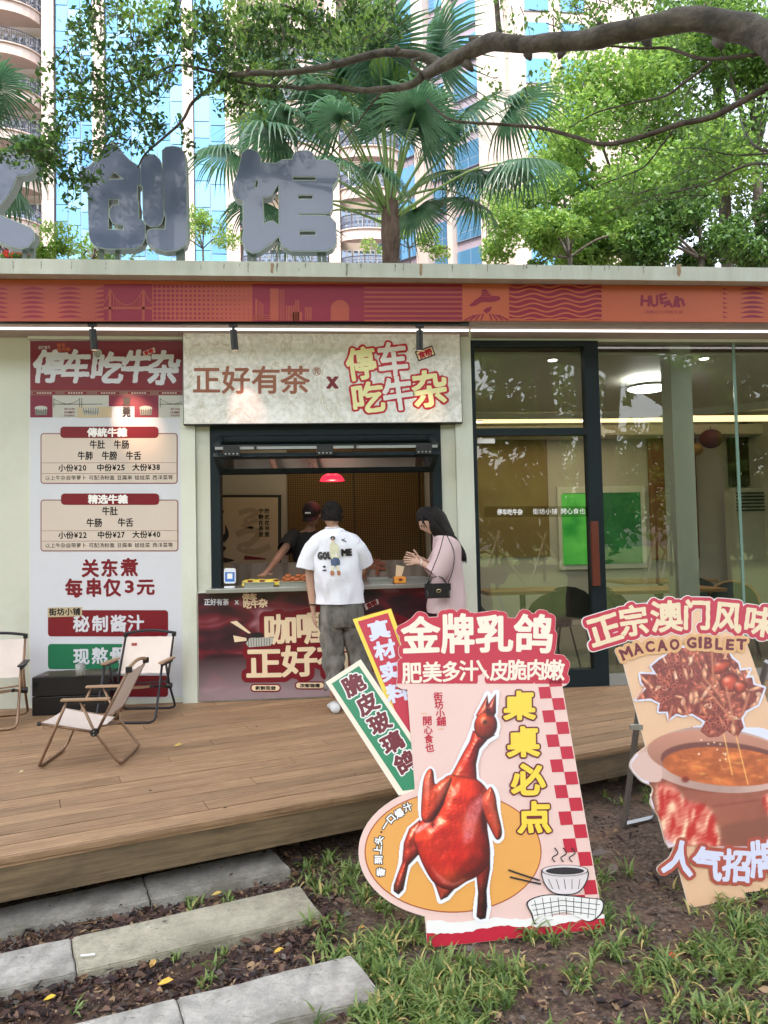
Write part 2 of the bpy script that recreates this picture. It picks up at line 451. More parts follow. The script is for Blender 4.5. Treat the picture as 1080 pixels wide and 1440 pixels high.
def small_text(fc, s, x0, y0, x1, y1, k, m, weight=0.0, parent=None, name='lettering', skew=0.0):
    """a line of print whose ink fits the pixel box; y edges may tilt by skew px from left to right"""
    c = bpy.data.curves.new('print', 'FONT'); c.body = s; c.resolution_u = 2; c.offset = weight
    o = bpy.data.objects.new('print', c); COL.objects.link(o); bpy.context.view_layer.update()
    me = bpy.data.meshes.new_from_object(o.evaluated_get(bpy.context.evaluated_depsgraph_get()))
    bpy.data.objects.remove(o); bpy.data.curves.remove(c)
    V = np.array([v.co[:2] for v in me.vertices]); F = [tuple(p.vertices) for p in me.polygons]; bpy.data.meshes.remove(me)
    a, b = V.min(0), V.max(0); u = (V-a)/(b-a)
    P = [fc.P(x0+(x1-x0)*p[0], y1+(y0-y1)*p[1]+skew*p[0], k) for p in u]
    return mesh(name, P, F, m, parent)
# ================================================================ colours of the place
m_wall = mat('painted_panel', (0.60, 0.615, 0.53, 1), 0.45, var=0.05, scale=1.5, bump=0.05, bscale=8)
m_wall2 = mat('painted_pillar', (0.66, 0.685, 0.60, 1), 0.4, var=0.04, scale=2)
dirt(m_wall, C3(150, 146, 122), 1.1, .52, .75, .3); dirt(m_wall2, C3(160, 158, 136), 2.5, .55, .75, .25, stretch=(1, 1, .3))
m_dark = mat('dark_teal_frame', (0.008, 0.015, 0.019, 1), 0.5, var=0.2, scale=5, spec=.25)
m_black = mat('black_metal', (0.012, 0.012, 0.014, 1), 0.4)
m_steel = mat('brushed_steel', (0.42, 0.42, 0.40, 1), 0.35, 0.7, var=0.12, scale=12, stretch=(1, 20, 20))
m_glass = glassmat('window_glass', (0.74, 0.80, 0.74, 1), 2.6, 1.52)
m_glass2 = glassmat('awning_glass', (0.62, 0.62, 0.60, 1), 1.0)
m_slabw = mat('stained_roof_edge', C3(204, 209, 203), 0.6, col2=C3(166, 166, 154), scale=1.6, stretch=(4, 1, .5), contrast=.9, bump=.1, bscale=20)
m_soff = mat('soffit', C3(176, 160, 155), 0.55, var=.12, scale=3)
m_org = mat('fascia_orange', C3(178, 84, 50), 0.5, var=.05, scale=1.5)
m_mag = mat('fascia_magenta', C3(130, 6, 44), 0.5)
m_red = mat('print_red', C3(186, 22, 44), 0.35, var=.03, scale=2)
m_dred = mat('print_dark_red', C3(118, 10, 30), 0.35, var=.05, scale=3)
m_white = mat('print_white', C3(236, 234, 232), 0.4)
m_mwhite = mat('menu_white', C3(206, 208, 216), 0.4, var=.02, scale=3)
m_card = mat('menu_card', C3(206, 192, 180), 0.4)
m_cardl = mat('menu_card_line', C3(140, 100, 98), 0.4)
m_ink = mat('print_black', C3(34, 28, 30), 0.4)
m_brown = mat('print_brown', C3(150, 88, 62), 0.4)
m_cream = mat('print_cream', C3(236, 214, 180), 0.4)
m_yel = mat('print_yellow', C3(236, 196, 70), 0.4)
m_pyel = mat('print_pale_yellow', C3(240, 234, 176), 0.4)
m_green = mat('print_green', C3(24, 112, 76), 0.4)
m_beige = mat('print_beige', C3(190, 172, 140), 0.4)

# ================================================================ pavilion (the whole kiosk building)
pav = empty('pavilion', (0, 0, .36), 'single storey white food pavilion with flat roof, serving hatch and glass front', 'building')
def bx(name, x0, x1, y0, y1, z0, z1, m, parent=None, bev=0.0, kind=None):
    return B().box(x0, x1, y0, y1, z0, z1, bev=bev).build(name, m, parent or pav, kind=kind)
DZ = .36
XE, XW = 7.5, -5.0
# roof
bx('roof_slab', XW, XE, -.68, 6.2, 3.962, 4.085, m_slabw)
bx('roof_bed', XW, XE, -.548, 6.1, 3.66, 3.96, m_soff)
bx('soffit_panel', XW, XE, -.545, .0, 3.632, 3.659, m_soff)
bx('led_strip', XW, 1.40, -.30, -.285, 3.618, 3.631, emimat('led_white', (1, .97, .92, 1), .8))
bx('led_strip', 1.42, XE, -.30, -.285, 3.618, 3.631, MATS['led_white'])
bx('wire_conduit', 1.405, 1.418, -.31, -.29, 3.55, 3.66, m_wall2)
bx('light_track', XW, 1.36, -.53, -.49, 3.606, 3.631, m_black)
FR = Face((0, -.68, 0), (0, -1, 0), .0012)
m_st1 = mat('rust_stain', C3(150, 126, 100), .7, var=.2, scale=20); m_st2 = mat('grime_stain', C3(132, 134, 126), .7, var=.25, scale=15)
rs_ = random.Random(6); slab_ = [o for o in pav.children if o.name.startswith('roof_slab')][0]
for px, w_, h_, m_ in [(592, 5, 17, m_st1), (488, 3, 18, m_st2), (383, 5, 15, m_st1), (315, 1.6, 9, m_st2), (955, 6, 18, m_st1), (948, 1.2, 16, m_st2), (905, 1.4, 15, m_st2), (850, 1, 12, m_st2), (349, 1.5, 14, m_st2)]+[(rs_.uniform(0, 1080), rs_.uniform(.7, 2), rs_.uniform(3, 14), m_st2) for _ in range(26)]:
    yt = 371.5-(540-px)*.008*(px < 540); n_ = 6
    L_ = [(px-w_/2+rs_.uniform(-.6, .6), yt+h_*i/n_) for i in range(n_)]+[(px, yt+h_)]+[(px+w_/2*(1-.5*i/n_)+rs_.uniform(-.6, .6), yt+h_*i/n_) for i in range(n_-1, -1, -1)]
    FR.fill(L_, 1, m_, 'stain', slab_)
# walls and pillars left to right
bx('wall_panel', XW, -2.512, 0, .14, DZ, 3.63, m_wall)
bx('seam_strip', -2.512, -2.49, -.012, .14, DZ, 3.6, m_wall2)
bx('skirting', -2.49, -1.19, -.014, .1, DZ, .46, m_wall2)
bx('wall_panel', -2.49, -1.19, .0, .14, .46, 3.63, m_wall)
bx('menu_rail', -2.505, -1.15, -.05, -.002, 3.603, 3.63, m_wall2)
bx('pillar', -1.19, -1.062, -.07, .14, DZ, 3.0, m_wall2)
bx('pillar', -1.06, -.935, -.03, .14, 1.3, 2.84, m_wall)
bx('wall_panel', -1.06, 1.40, .0, .14, 2.84, 3.63, m_wall)
bx('pillar', 1.165, 1.30, -.03, .14, 1.3, 2.84, m_wall)
bx('pillar', 1.302, 1.462, -.07, .14, DZ, 3.63, m_wall2)
bx('wall_panel', -1.06, 1.30, -.06, .14, DZ, 1.33, m_wall)
# serving hatch frame
bx('hatch_frame', -.935, -.85, -.045, .15, 1.35, 2.84, m_dark)
bx('hatch_frame', 1.08, 1.165, -.045, .15, 1.35, 2.84, m_dark)
bx('hatch_frame', -.85, 1.08, -.045, .15, 2.70, 2.84, m_dark)
bx('counter_top', -.96, 1.31, -.22, .34, 1.325, 1.362, m_steel, bev=.004)
bx('side_wall', -1.19, -1.10, .142, 2.2, DZ, 3.6, m_wall)
bx('side_wall', 1.30, 1.42, .142, 2.2, DZ, 3.6, m_wall)
bx('rear_wall', -1.19, 6.9, 4.6, 4.72, DZ, 3.63, mat('room_wall', (.52, .50, .44, 1), .6, var=.04, scale=1))
bx('rear_wall', -1.10, 1.30, 2.0, 2.1, DZ, 3.6, mat('booth_wall', (.5, .47, .38, 1), .6, var=.05, scale=2))
bx('side_wall', 6.9, 7.05, .1, 4.72, DZ, 3.63, MATS['room_wall'])
bx('side_wall', XW, XW+.1, .1, 4.72, DZ, 3.63, MATS['room_wall'])
bx('ceiling_panel', -1.10, 1.30, .142, 1.998, 3.3, 3.33, m_soff)
bx('floor_panel', -1.1, 1.3, .142, 1.998, .365, .42, mat('booth_floor', (.2, .19, .17, 1), .4))

# awning: bifold glass hatch folded outward over the counter
aw = empty('awning_window', (0, 0, 2.7), parent=pav)
def frame_panel(P, wd, name, parent, gm):
    """four corner points -> four bars and a pane"""
    c = sum((Vector(p) for p in P), Vector())/4
    n = (Vector(P[1])-Vector(P[0])).cross(Vector(P[3])-Vector(P[0])).normalized()
    for i in range(4):
        a, b_ = Vector(P[i]), Vector(P[(i+1) % 4]); d = (b_-a).normalized(); inn = n.cross(d)
        if (c-a).dot(inn) < 0: inn = -inn
        q = B(); vs = []
        ext = 0 if i % 2 else 0
        for e in (a+d*(wd*(i % 2)), b_-d*(wd*(i % 2))):
            for s1 in (0, wd):
                for s2 in (-.018, .018): vs.append(e+inn*s1+n*s2)
        q.add(vs, [(0, 1, 3, 2), (4, 6, 7, 5), (0, 4, 5, 1), (2, 3, 7, 6), (0, 2, 6, 4), (1, 5, 7, 3)])
        q.build('frame_bar', m_dark, parent)
    I = []
    for i in range(4):
        p = Vector(P[i]); I.append(p+(c-p).normalized()*wd*.9)
    mesh('pane', I, [(0, 1, 2, 3)], gm, parent)
# points from the photograph: hinge line at the wall, fold line in the air, lower rail at the wall
hz = 2.71
fz = PY(455, 633, -.38).z
A = [(-.86, -.06, hz), (1.09, -.06, hz), (1.09, -.40, fz+.02), (-.86, -.40, fz+.02)]
frame_panel(A, .05, 'frame_bar', aw, m_glass2)
lz = PY(455, 664, -.12).z
A2 = [(-.86, -.40, fz-.035), (1.09, -.40, fz-.035), (1.07, -.13, lz), (-.84, -.13, lz)]
frame_panel(A2, .045, 'frame_bar', aw, m_glass2)
for x in (-.70, .09, .95):
    h = B().box(x-.07, x+.07, -.445, -.425, fz-.05, fz+.03).build('hinge', m_black, aw)
    for k in range(4):
        B().cyl((x-.05+k*.033, -.452, fz-.032), .007, .006, 6, 'y').build('screw', m_steel, h)
B().box(-.84, 1.07, -.435, -.423, fz+.006, fz+.03).build('seal_strip', mat('pale_metal', (.32, .33, .32, 1), .4, .5), aw)
for x in (-.5, .35, .98): B().cyl((x, -.45, fz+.018), .014, .014, 8, 'y').build('lock_knob', m_black, aw)

# ---------------- fascia band (printed)
fas = bx('fascia_banner', XW, XE, -.562, -.5475, 3.632, 3.958, m_org)
FF = Face((0, -.562, 0), (0, -1, 0), .0016)
m_org2 = mat('fascia_orange_shaded', C3(158, 66, 46), .5, var=.05, scale=1.5); FF.fill(rect(-5, 399.4, 650, 452), .5, m_org2, 'shaded_ground_print', fas)  # left stretch of the band: its shade is put into a deeper orange
def fil(l, k, m, n='print', p=None): return FF.fill(l, k, m, n, p or fas)
y0, y1 = 398.5, 452
Yt = lambda px, f: (399.8-.0*px)+(449.2+(2.2 if 200 < px < 800 else 1)-399.8)*f
def domes(cx0, n, dx, lo, hi, wd=18, hh=4):
    L = []
    for i in range(n):
        for r in range(8):
            cx = cx0+i*dx; yb = 407.5+r*6.55-(2 if r % 1 else 0)
            if yb > 451: continue
            pts = [(cx-wd, yb)]+[(cx-wd+2*wd*t/8, yb-hh*math.sin(math.pi*t/8)*(1)) for t in range(1, 8)]+[(cx+wd, yb)]
            pts = [(min(max(x, lo), hi), max(y, 399.9)) for x, y in pts]
            if max(p[0] for p in pts)-min(p[0] for p in pts) > 2: L.append(pts)
    for l in L: fil(l, 1, m_mag, 'dome_print', fas)
domes(-5, 4, 51.5, 0, 146)
fil(rect(146, y0+1, 214, 451), 1, m_mag, 'bridge_print')
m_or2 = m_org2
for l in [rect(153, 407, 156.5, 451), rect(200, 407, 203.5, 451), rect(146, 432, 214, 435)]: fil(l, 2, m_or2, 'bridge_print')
cat_ = [(156.5+44*t/12, 409+20*math.sin(math.pi*t/12)**.8) for t in range(13)]
fil(line(cat_, 1.2), 3, m_or2, 'bridge_print')
fil(line([(203, 409), (208, 420), (214, 427)], 1.2), 3, m_or2, 'bridge_print'); fil(line([(154, 409), (150, 420), (146, 427)], 1.2), 3, m_or2, 'bridge_print')
for i in range(1, 13):
    if i < 12: fil(rect(156+i*3.7, cat_[min(i, 12)][1], 156.9+i*3.7, 432), 2, m_or2, 'bridge_print')
vs = B()
for i in range(22):
    for r in range(8):
        q = 2.75-1.9*i/21; cx = 218+i*6.25; cy = 403+r*6.3+.02*i
        c8 = [FF.P(cx+q*math.cos(a*math.pi/4), cy+q*math.sin(a*math.pi/4), 1) for a in range(8)]
        vs.add(c8, [tuple(range(8))])
vs.build('dot_print', m_mag, fas, kind='stuff')
fil(rect(355, y0+1, 512, 452), 1, m_mag, 'skyline_print')
sk = [rect(380, 406, 392, 451)]+[rect(393.5+i*2.6, 407, 394.6+i*2.6, 451) for i in range(3)]+[[(359, 420), (362, 421), (362, 451), (359, 451)]]
sk += [rect(364+i*2.6, 423+i*2, 365.2+i*2.6, 451) for i in range(3)]+[rect(356, 443+i*3, 380, 444+i*3) for i in range(3)]
sk += [rect(402+i*3.3, 430-(8 if i > 3 else 0), 404+i*3.3, 451) for i in range(6)]+[rect(410, 439, 425, 451)]+[rect(429+i*2.5, 432, 430.6+i*2.5, 450) for i in range(4)]
sk += [[(465, 451), (465, 430)]+[(478-13*math.cos(math.pi*t/10), 434-12*math.sin(math.pi*t/10)) for t in range(11)]+[(491, 451)]]
for l in sk: fil(l, 2, m_or2, 'skyline_print')
fil(rect(512, y0+1, 650, 452), 1, m_mag, 'stripe_print')
for r in range(8): fil(rect(512, 403.5+r*6.6, 650, 405.9+r*6.6), 2, m_or2, 'stripe_print')
# hat figure
fil([(p[0], p[1]) for p in spline([(660, 430), (668, 422), (676, 416), (678, 408), (684, 407), (690, 415), (702, 417), (702, 422), (690, 425), (678, 425), (668, 430)])], 1, m_mag, 'hat_print')
for r in range(3): fil(line([(677-r, 410.5+r*3), (684, 412+r*3), (691+r, 410+r*3)], .8), 2, m_or2, 'hat_print')
fil([(684, 433), (692, 431), (690, 437), (684, 441), (679, 437)], 1, m_mag, 'hat_print')
for i in range(9):
    if i != 4:
        a = (i-4)*.16; fil(line([(684+a*26, 440+abs(i-4)*.8), (684+a*48, 450.5)], 2.2), 1, m_mag, 'hat_print')
fil(rect(716, y0+1.5, 846, 450), 1, m_mag, 'wave_print')
for r in range(8):
    pts = [(716+i*4, min(max(402+r*6.8+2.6*math.sin(i*.55+(r % 2)*.6), 400.5), 449.2)) for i in range(33)]
    pts[-1] = (846, pts[-1][1])
    fil(line(pts, 2.4), 2, m_org, 'wave_print')
F_, X_, Y_ = field([('H', 907.5, 423, 12, 14, 3), ('U', 920, 423.5, 10, 15, -4), ('E', 933, 420, 10, 13, -12), ('A', 940, 427, 12, 9, 4), ('i', 950.5, 424, 5, 14, 12), ('n', 957, 425.5, 9, 11, -14)], .35, 4)
for l in grow(F_, X_, Y_, .9): fil(l, 1, m_mag, 'logo_print')
small_text(FF, '湾都之门 开放之城', 907, 436.5, 960, 441, 1, m_mag, 0, fas)
domes(1006, 1, 52, 1017, 1060); domes(1058, 3, 52, 1017, 1200)

# ---------------- signboard over the hatch
def marble():
    m = bpy.data.materials.new('marble_print'); m.use_nodes = True; t = m.node_tree; b = t.nodes['Principled BSDF']
    tc = t.nodes.new('ShaderNodeTexCoord')
    n = t.nodes.new('ShaderNodeTexNoise'); n.inputs['Scale'].default_value = 2.2; n.inputs['Detail'].default_value = 8; n.inputs['Distortion'].default_value = 1.6
    t.links.new(tc.outputs['Object'], n.inputs[0])
    r = t.nodes.new('ShaderNodeValToRGB'); t.links.new(n.outputs[0], r.inputs[0]); e = r.color_ramp.elements
    e[0].position = .30; e[0].color = C3(212, 208, 200); e[1].position = .62; e[1].color = C3(244, 242, 240)
    for p, c in ((.49, C3(234, 232, 228)), (.5, C3(206, 198, 178)), (.51, C3(234, 232, 228))):
        q = e.new(p); q.color = c
    n2 = t.nodes.new('ShaderNodeTexNoise'); n2.inputs['Scale'].default_value = 22; n2.inputs['Detail'].default_value = 6
    t.links.new(tc.outputs['Object'], n2.inputs[0])
    r2 = t.nodes.new('ShaderNodeValToRGB'); r2.color_ramp.elements[0].position = .42; r2.color_ramp.elements[1].position = .56
    r2.color_ramp.elements[0].color = (.84, .84, .83, 1); r2.color_ramp.elements[1].color = (1, 1, 1, 1)
    t.links.new(n2.outputs[0], r2.inputs[0])
    mx = t.nodes.new('ShaderNodeMixRGB'); mx.blend_type = 'MULTIPLY'; mx.inputs[0].default_value = 1
    t.links.new(r.outputs[0], mx.inputs[1]); t.links.new(r2.outputs[0], mx.inputs[2]); t.links.new(mx.outputs[0], b.inputs['Base Color'])
    b.inputs['Roughness'].default_value = .35
    return m
sb = empty('signboard', (0.1, -.1, 2.82), 'wide marbled signboard with brown tea house name and red outlined brush lettering above the hatch', 'signboard')
SX0, SX1, SZ0, SZ1 = -1.155, 1.36, 2.823, 3.600
SZ1 = PY(450, 467, -.14).z; SZ0 = PY(450, 596, -.14).z; SX0 = PY(257, 530, -.14).x; SX1 = PY(649, 530, -.14).x
B().box(SX0, SX1, -.132, -.02, SZ0, SZ1).build('case', m_black, sb)
B().box(SX0+.006, SX1-.006, -.14, -.133, SZ0+.008, SZ1-.004).build('face_panel', marble(), sb)
FS = Face((0, -.14, 0), (0, -1, 0), .0015)
def lettering(fc, items, k, m, parent, w=1.0, out=None, mo=None, res=.5, tol=.1, wob=0, wsc=.3, name='lettering', out2=None, mo2=None, per=False):
    F, X, Y = field(items, res, max(w, out or 0, out2 or 0)+3, wob, wsc)
    if out2: fc.fill(grow(F, X, Y, out2, tol), k-2 if k > 2 else k, mo2, name+'_outline', parent)
    if out: fc.fill(grow(F, X, Y, out, tol), k-1, mo, name+'_outline', parent)
    groups = {}
    if per:
        for i, it in enumerate(items):
            F1, X1, Y1 = field([it], res, w+3, wob, wsc)
            fc.fill(grow(F1, X1, Y1, w, tol), k, m, name, parent)
    else: fc.fill(grow(F, X, Y, w, tol), k, m, name, parent)
lettering(FS, [('正', 290.5, 534, 38, 38, 0), ('好', 332, 534, 38, 38, 0), ('有', 374, 534, 39, 38, 0), ('茶', 415, 534, 40, 38, 0)], 1, m_brown, sb, .75, per=True, res=.4)
FS.fill([ell(445.5, 522, 6, 6, n=24), ell(445.5, 522, 5.3, 5.3, n=24)], 1, m_brown, 'emblem_ring', sb)
lettering(FS, [('莞', 445.5, 522, 8.6, 8.6, 0)], 1, m_brown, sb, .1, res=.3)
lettering(FS, [('x', 467.5, 538, 15, 15, 0)], 1, m_dred, sb, 1.2)
LG = [('停', 508, 511, 40, 44, -8), ('车', 552, 505, 40, 46, -6), ('吃', 517, 559, 44, 42, -7), ('牛', 560, 553, 42, 46, -8), ('杂', 604, 546, 48, 50, -8)]
F_, X_, Y_ = field(LG, .5, 9, .35, .45)
FS.fill(grow(F_, X_, Y_, 4.3), 1, m_red, 'lettering_outline', sb)
for it, mm in zip(LG, (m_pyel, m_white, m_pyel, m_white, m_pyel)):
    F1, X1, Y1 = field([it], .4, 6, .35, .45); FS.fill(grow(F1, X1, Y1, 1.45), 2, mm, 'lettering', sb)
c, s_ = math.cos(R(-20)), math.sin(R(-20))
rr = lambda w_, h_: [(598+x*c-y*s_, 497+x*s_+y*c) for x, y in ((-w_, -h_), (w_, -h_), (w_, h_), (-w_, h_))]
FS.fill(rr(13, 7.5), 1, m_ink, 'tag_border', sb); FS.fill(rr(11.4, 5.6), 2, m_cream, 'tag', sb)
lettering(FS, [('食', 593, 499, 10, 10, -20), ('嘢', 602.5, 495.6, 10, 10, -20)], 3, m_red, sb, .4, res=.3)

# ---------------- menu board
mb = empty('menu_board', (-1.84, -.02, .5), 'tall white menu board with dark red header and two price cards beside the hatch', 'menu board')
MY = -.022
FM = Face((0, MY, 0), (0, -1, 0), .0014)
Z1 = PY(150, 479, MY).z; Z0 = PY(150, 984, MY).z
X0, X1_ = PY(42, 700, MY).x, PY(259, 700, MY).x
B().box(X0, X1_, MY, -.001, Z0, Z1).build('board', m_mwhite, mb)
FM.fill(rect(42.5, 479.5, 257, 549), 1, m_dred, 'header_print', mb)
FM.fill(rect(42.5, 549, 257, 556), 1, mat('print_tan', C3(128, 86, 78), .5), 'band_print', mb)
for x in (47, 91, 137, 180, 223):
    FM.fill(rect(x, 551, x+31, 554.6), 2, m_dred, 'band_print', mb)
    for j in range(6): FM.fill(rect(x+5+j*3.6, 552, x+7.3+j*3.6, 553.6), 3, m_card, 'band_print', mb)
m_pale = mat('print_grey', C3(186, 186, 178), .5); m_plum = mat('print_plum', C3(120, 24, 52), .5)
for a, b_, mm in ((42.5, 74, m_plum), (74, 153, m_pale), (189, 223, m_plum), (223, 257, m_pale)): FM.fill(rect(a, 556, b_, 587), 1, mm, 'picture_print', mb)
FM.fill(rect(109, 572, 157, 587), 2, m_beige, 'picture_print', mb); FM.fill(rect(153, 556, 189, 571.5), 1, m_plum, 'picture_print', mb)
for ox in (0, 149.5):
    x0_ = 75+ox; x1_ = min(109+ox+35, 257)
    FM.fill(line([(x0_, 568.5), (x1_, 568.3)], .7), 3, m_ink, 'picture_print', mb)
    for tx in ((76, 112, 115) if ox == 0 else (76,)):
        FM.fill(line([(tx+ox, 559.5), (tx+ox, 573)], .7), 3, m_ink, 'picture_print', mb)
    P = [(76+ox+(37*t/10), 561+7.2*math.sin(math.pi*t/10)) for t in range(11)]
    P = [p for p in P if p[0] < 257]
    FM.fill(line(P, .5), 3, m_ink, 'picture_print', mb)
    for q, tx in enumerate(('虎门大桥', 'HUMEN', 'DAQIAO')):
        small_text(FM, tx, 90.5+ox, 573.8+q*4.6, 105+ox, 576.8+q*4.6, 3, m_plum, .01, mb)
    # plain stand-in: a drum in the picture cell
    bx_, by_ = 58+ox*.985, 577
    FM.fill([(p[0], p[1]) for p in ell(bx_, by_-3, 9, 3.2, n=18)], 4, m_pale, 'picture_print', mb)
    FM.fill([(bx_-9, by_-3), (bx_-7.5, by_+7), (bx_+7.5, by_+7), (bx_+9, by_-3)], 3, mat('print_mid_grey', C3(140, 138, 132), .5), 'picture_print', mb)
    for j in range(5): FM.fill(line([(bx_-6.5+j*3.3, by_-2), (bx_-5.5+j*2.8, by_+7)], .7), 5, m_ink, 'picture_print', mb)
FM.fill(ell(128, 577, 13, 4.5, n=20), 3, m_pale, 'picture_print', mb)
FM.fill([(115, 577), (119, 584), (137, 584), (141, 577)], 3, m_pale, 'picture_print', mb)
for j in range(7): FM.fill(line([(117.5+j*3.5, 574), (119.5+j*2.9, 584)], .6), 4, m_ink, 'picture_print', mb)
lettering(FM, [('東', 178, 564.5, 11, 13, 0)], 3, m_ink, mb, .5); lettering(FM, [('莞', 178, 579, 11, 14, 0)], 3, m_ink, mb, .5)
TT = [('停', 70, 515, 44, 44, 0, .12), ('车', 107, 515, 38, 44, 0, .12), ('吃', 151, 517, 44, 42, 0, .12), ('牛', 192, 515, 40, 44, 0, .12), ('杂', 231, 517, 42, 46, 0, .12)]
lettering(FM, TT, 2, m_mwhite, mb, 1.7, wob=.4, wsc=.5)
small_text(FM, '正好有茶', 54, 486.5, 71, 491, 2, m_mwhite, .02, mb)
lettering(FM, [('停', 83, 486, 6, 6, -6), ('车', 89.5, 485.5, 6, 6, -6), ('吃', 83.5, 492, 6, 6, -6), ('牛', 90, 491.5, 6, 6, -6), ('杂', 96, 491, 6, 6, -6)], 2, m_org, mb, .25, res=.35)
FM.fill([(200.5, 495), (217, 488.5), (219, 495.5), (203, 502)], 3, m_card, 'tag', mb)
lettering(FM, [('食', 206, 496.5, 6.5, 6.5, -20), ('嘢', 212.5, 494, 6.5, 6.5, -20)], 4, m_red, mb, .3, res=.3)
FM.fill(ell(137, 497, 6.5, 6.2, n=20), 3, m_pale, 'picture_print', mb)
for j in range(4): FM.fill(line([(132+j*3, 493+j*.5), (136+j*1.2, 502.5)], .6), 4, m_ink, 'picture_print', mb)
def card(xa, ya, xb, yb, pill, title, rows, prices, sep, note):
    FM.fill(rrect(xa, ya, xb, yb, 4.5), 1, m_cardl, 'card_border', mb); FM.fill(rrect(xa+1.6, ya+1.6, xb-1.6, yb-1.6, 3.2), 2, m_card, 'card', mb)
    FM.fill(rrect(*pill, 5), 3, m_dred, 'card_title', mb)
    n = len(title); x0_, y_, x1_, s = pill[0]+39, (pill[1]+pill[3])/2, pill[2]-45, 12
    lettering(FM, [(ch, x0_+6+i*14, y_, 13, 12, 0) for i, ch in enumerate(title)], 4, m_white, mb, .55, res=.35)
    for tx, a, b_, c_, d in rows+prices: text_line(FM, tx, a, c_-.4, b_, d+.4, 3, m_ink, .28, mb, .3)
    for y in sep: FM.fill(line([(xa+1.8, y), (xb-1.8, y-.3)], .6), 3, m_cardl, 'card_line', mb)
    text_line(FM, '以上牛杂自带萝卜，可配汤粉面，豆腐串，娃娃菜，西洋菜等', 63.5, note-.3, 243.5, note+6.3, 3, m_ink, .02, mb, .3, -.8)
card(57, 609, 250, 680.5, (85, 600, 223, 616), '傳統牛雜', [('牛肚', 126, 148, 619.5, 630.5), ('牛肠', 160, 182, 619.5, 630.5), ('牛肺', 109, 131, 635.2, 646), ('牛膀', 143, 165, 635.2, 646), ('牛舌', 177, 199, 635.2, 646)],
     [('小份¥20', 82, 122, 653.5, 662.5), ('中份¥25', 136, 176, 653, 662), ('大份¥38', 186, 225.5, 652.5, 661.5)], (651, 666), 669)
card(57, 702.5, 251, 775.5, (86, 694, 224, 710), '精选牛雜', [('牛肚', 143.5, 166, 713, 724), ('牛肠', 121.5, 144, 729.5, 740.5), ('牛舌', 165.5, 188, 729, 740)],
     [('小份¥22', 82, 122.5, 748, 757), ('中份¥27', 137, 176, 747.5, 756.5), ('大份¥40', 186, 226, 747, 756)], (746.5, 761), 764)
lettering(FM, [('关', 127, 799, 23, 24, 0), ('东', 154, 798.5, 23, 24, 0), ('煮', 182, 797.5, 23, 24, 0)], 1, m_dred, mb, .9, wob=.2, wsc=.8)
lettering(FM, [('每', 104, 827, 23, 25, 0), ('串', 132, 826, 22, 25, 0), ('仅', 158, 826, 23, 24, 0), ('3', 182, 825, 11, 16, 0), ('元', 205, 825, 24, 22, 0)], 1, m_dred, mb, .9, wob=.2, wsc=.8)
FM.fill(rrect(67.5, 858, 236.5, 895, 4.5), 1, m_dred, 'banner_print', mb)
lettering(FM, [('秘', 114.5, 877, 22, 22, 0), ('制', 141, 877, 22, 22, 0), ('酱', 166.5, 876.5, 22, 23, 0), ('汁', 191, 876, 22, 22, 0)], 2, m_mwhite, mb, .7, wob=.2, wsc=.8)
FM.fill([(67.3, 854.5), (115.5, 853.5), (115.5, 866.5), (67.3, 868)], 3, m_beige, 'tag', mb)
text_line(FM, '街坊小铺', 69, 855.6, 113.5, 865.4, 4, m_ink, .35, mb, .35, -.8)
FM.fill(rrect(67.5, 905.5, 236.5, 941, 4.5), 1, m_green, 'banner_print', mb)
lettering(FM, [('现', 114.5, 923, 22, 22, 0), ('熬', 140.5, 922, 22, 22, 0), ('骨', 165.5, 921, 22, 22, 0), ('汤', 190.5, 920, 22, 22, 0)], 2, m_mwhite, mb, .7, wob=.2, wsc=.8)
FM.fill(rrect(67.5, 950, 236.5, 980, 4.5), 1, m_dred, 'banner_print', mb)

# ---------------- printed counter front
def blurmeat():
    m = bpy.data.materials.new('blurred_food_print'); m.use_nodes = True; t = m.node_tree; b = t.nodes['Principled BSDF']
    tc = t.nodes.new('ShaderNodeTexCoord'); mp = t.nodes.new('ShaderNodeMapping'); mp.inputs['Scale'].default_value = (1, 1, 2.2)
    t.links.new(tc.outputs['Object'], mp.inputs[0])
    n = t.nodes.new('ShaderNodeTexNoise'); n.inputs['Scale'].default_value = 2.6; n.inputs['Detail'].default_value = 1.5; n.inputs['Distortion'].default_value = .6
    t.links.new(mp.outputs[0], n.inputs[0]); r = t.nodes.new('ShaderNodeValToRGB'); t.links.new(n.outputs[0], r.inputs[0]); e = r.color_ramp.elements
    e[0].position = .34; e[0].color = C3(40, 20, 30); e[1].position = .74; e[1].color = C3(190, 130, 140)
    for p, c in ((.48, C3(66, 28, 40)), (.57, C3(110, 30, 44)), (.64, C3(136, 84, 96))): q = e.new(p); q.color = c
    sp = t.nodes.new('ShaderNodeSeparateXYZ'); t.links.new(tc.outputs['Object'], sp.inputs[0])
    mr = t.nodes.new('ShaderNodeMapRange'); mr.inputs[1].default_value = .38; mr.inputs[2].default_value = .05; mr.inputs[3].default_value = 0; mr.inputs[4].default_value = .9
    t.links.new(sp.outputs[2], mr.inputs[0])
    mx = t.nodes.new('ShaderNodeMixRGB'); mx.inputs[2].default_value = C3(158, 138, 144)
    t.links.new(mr.outputs[0], mx.inputs[0]); t.links.new(r.outputs[0], mx.inputs[1]); t.links.new(mx.outputs[0], b.inputs['Base Color'])
    b.inputs['Roughness'].default_value = .3
    return m
cf = empty('counter_banner', (.1, -.08, .38), 'dark red printed banner with cream brush lettering covering the front of the serving counter', 'banner')
CY = -.082
FC = Face((0, CY, 0), (0, -1, 0), .0015)
xa = PY(279, 900, CY).x; xb = 1.30; za = PY(400, 981, CY).z; zb = PY(450, 829, CY).z
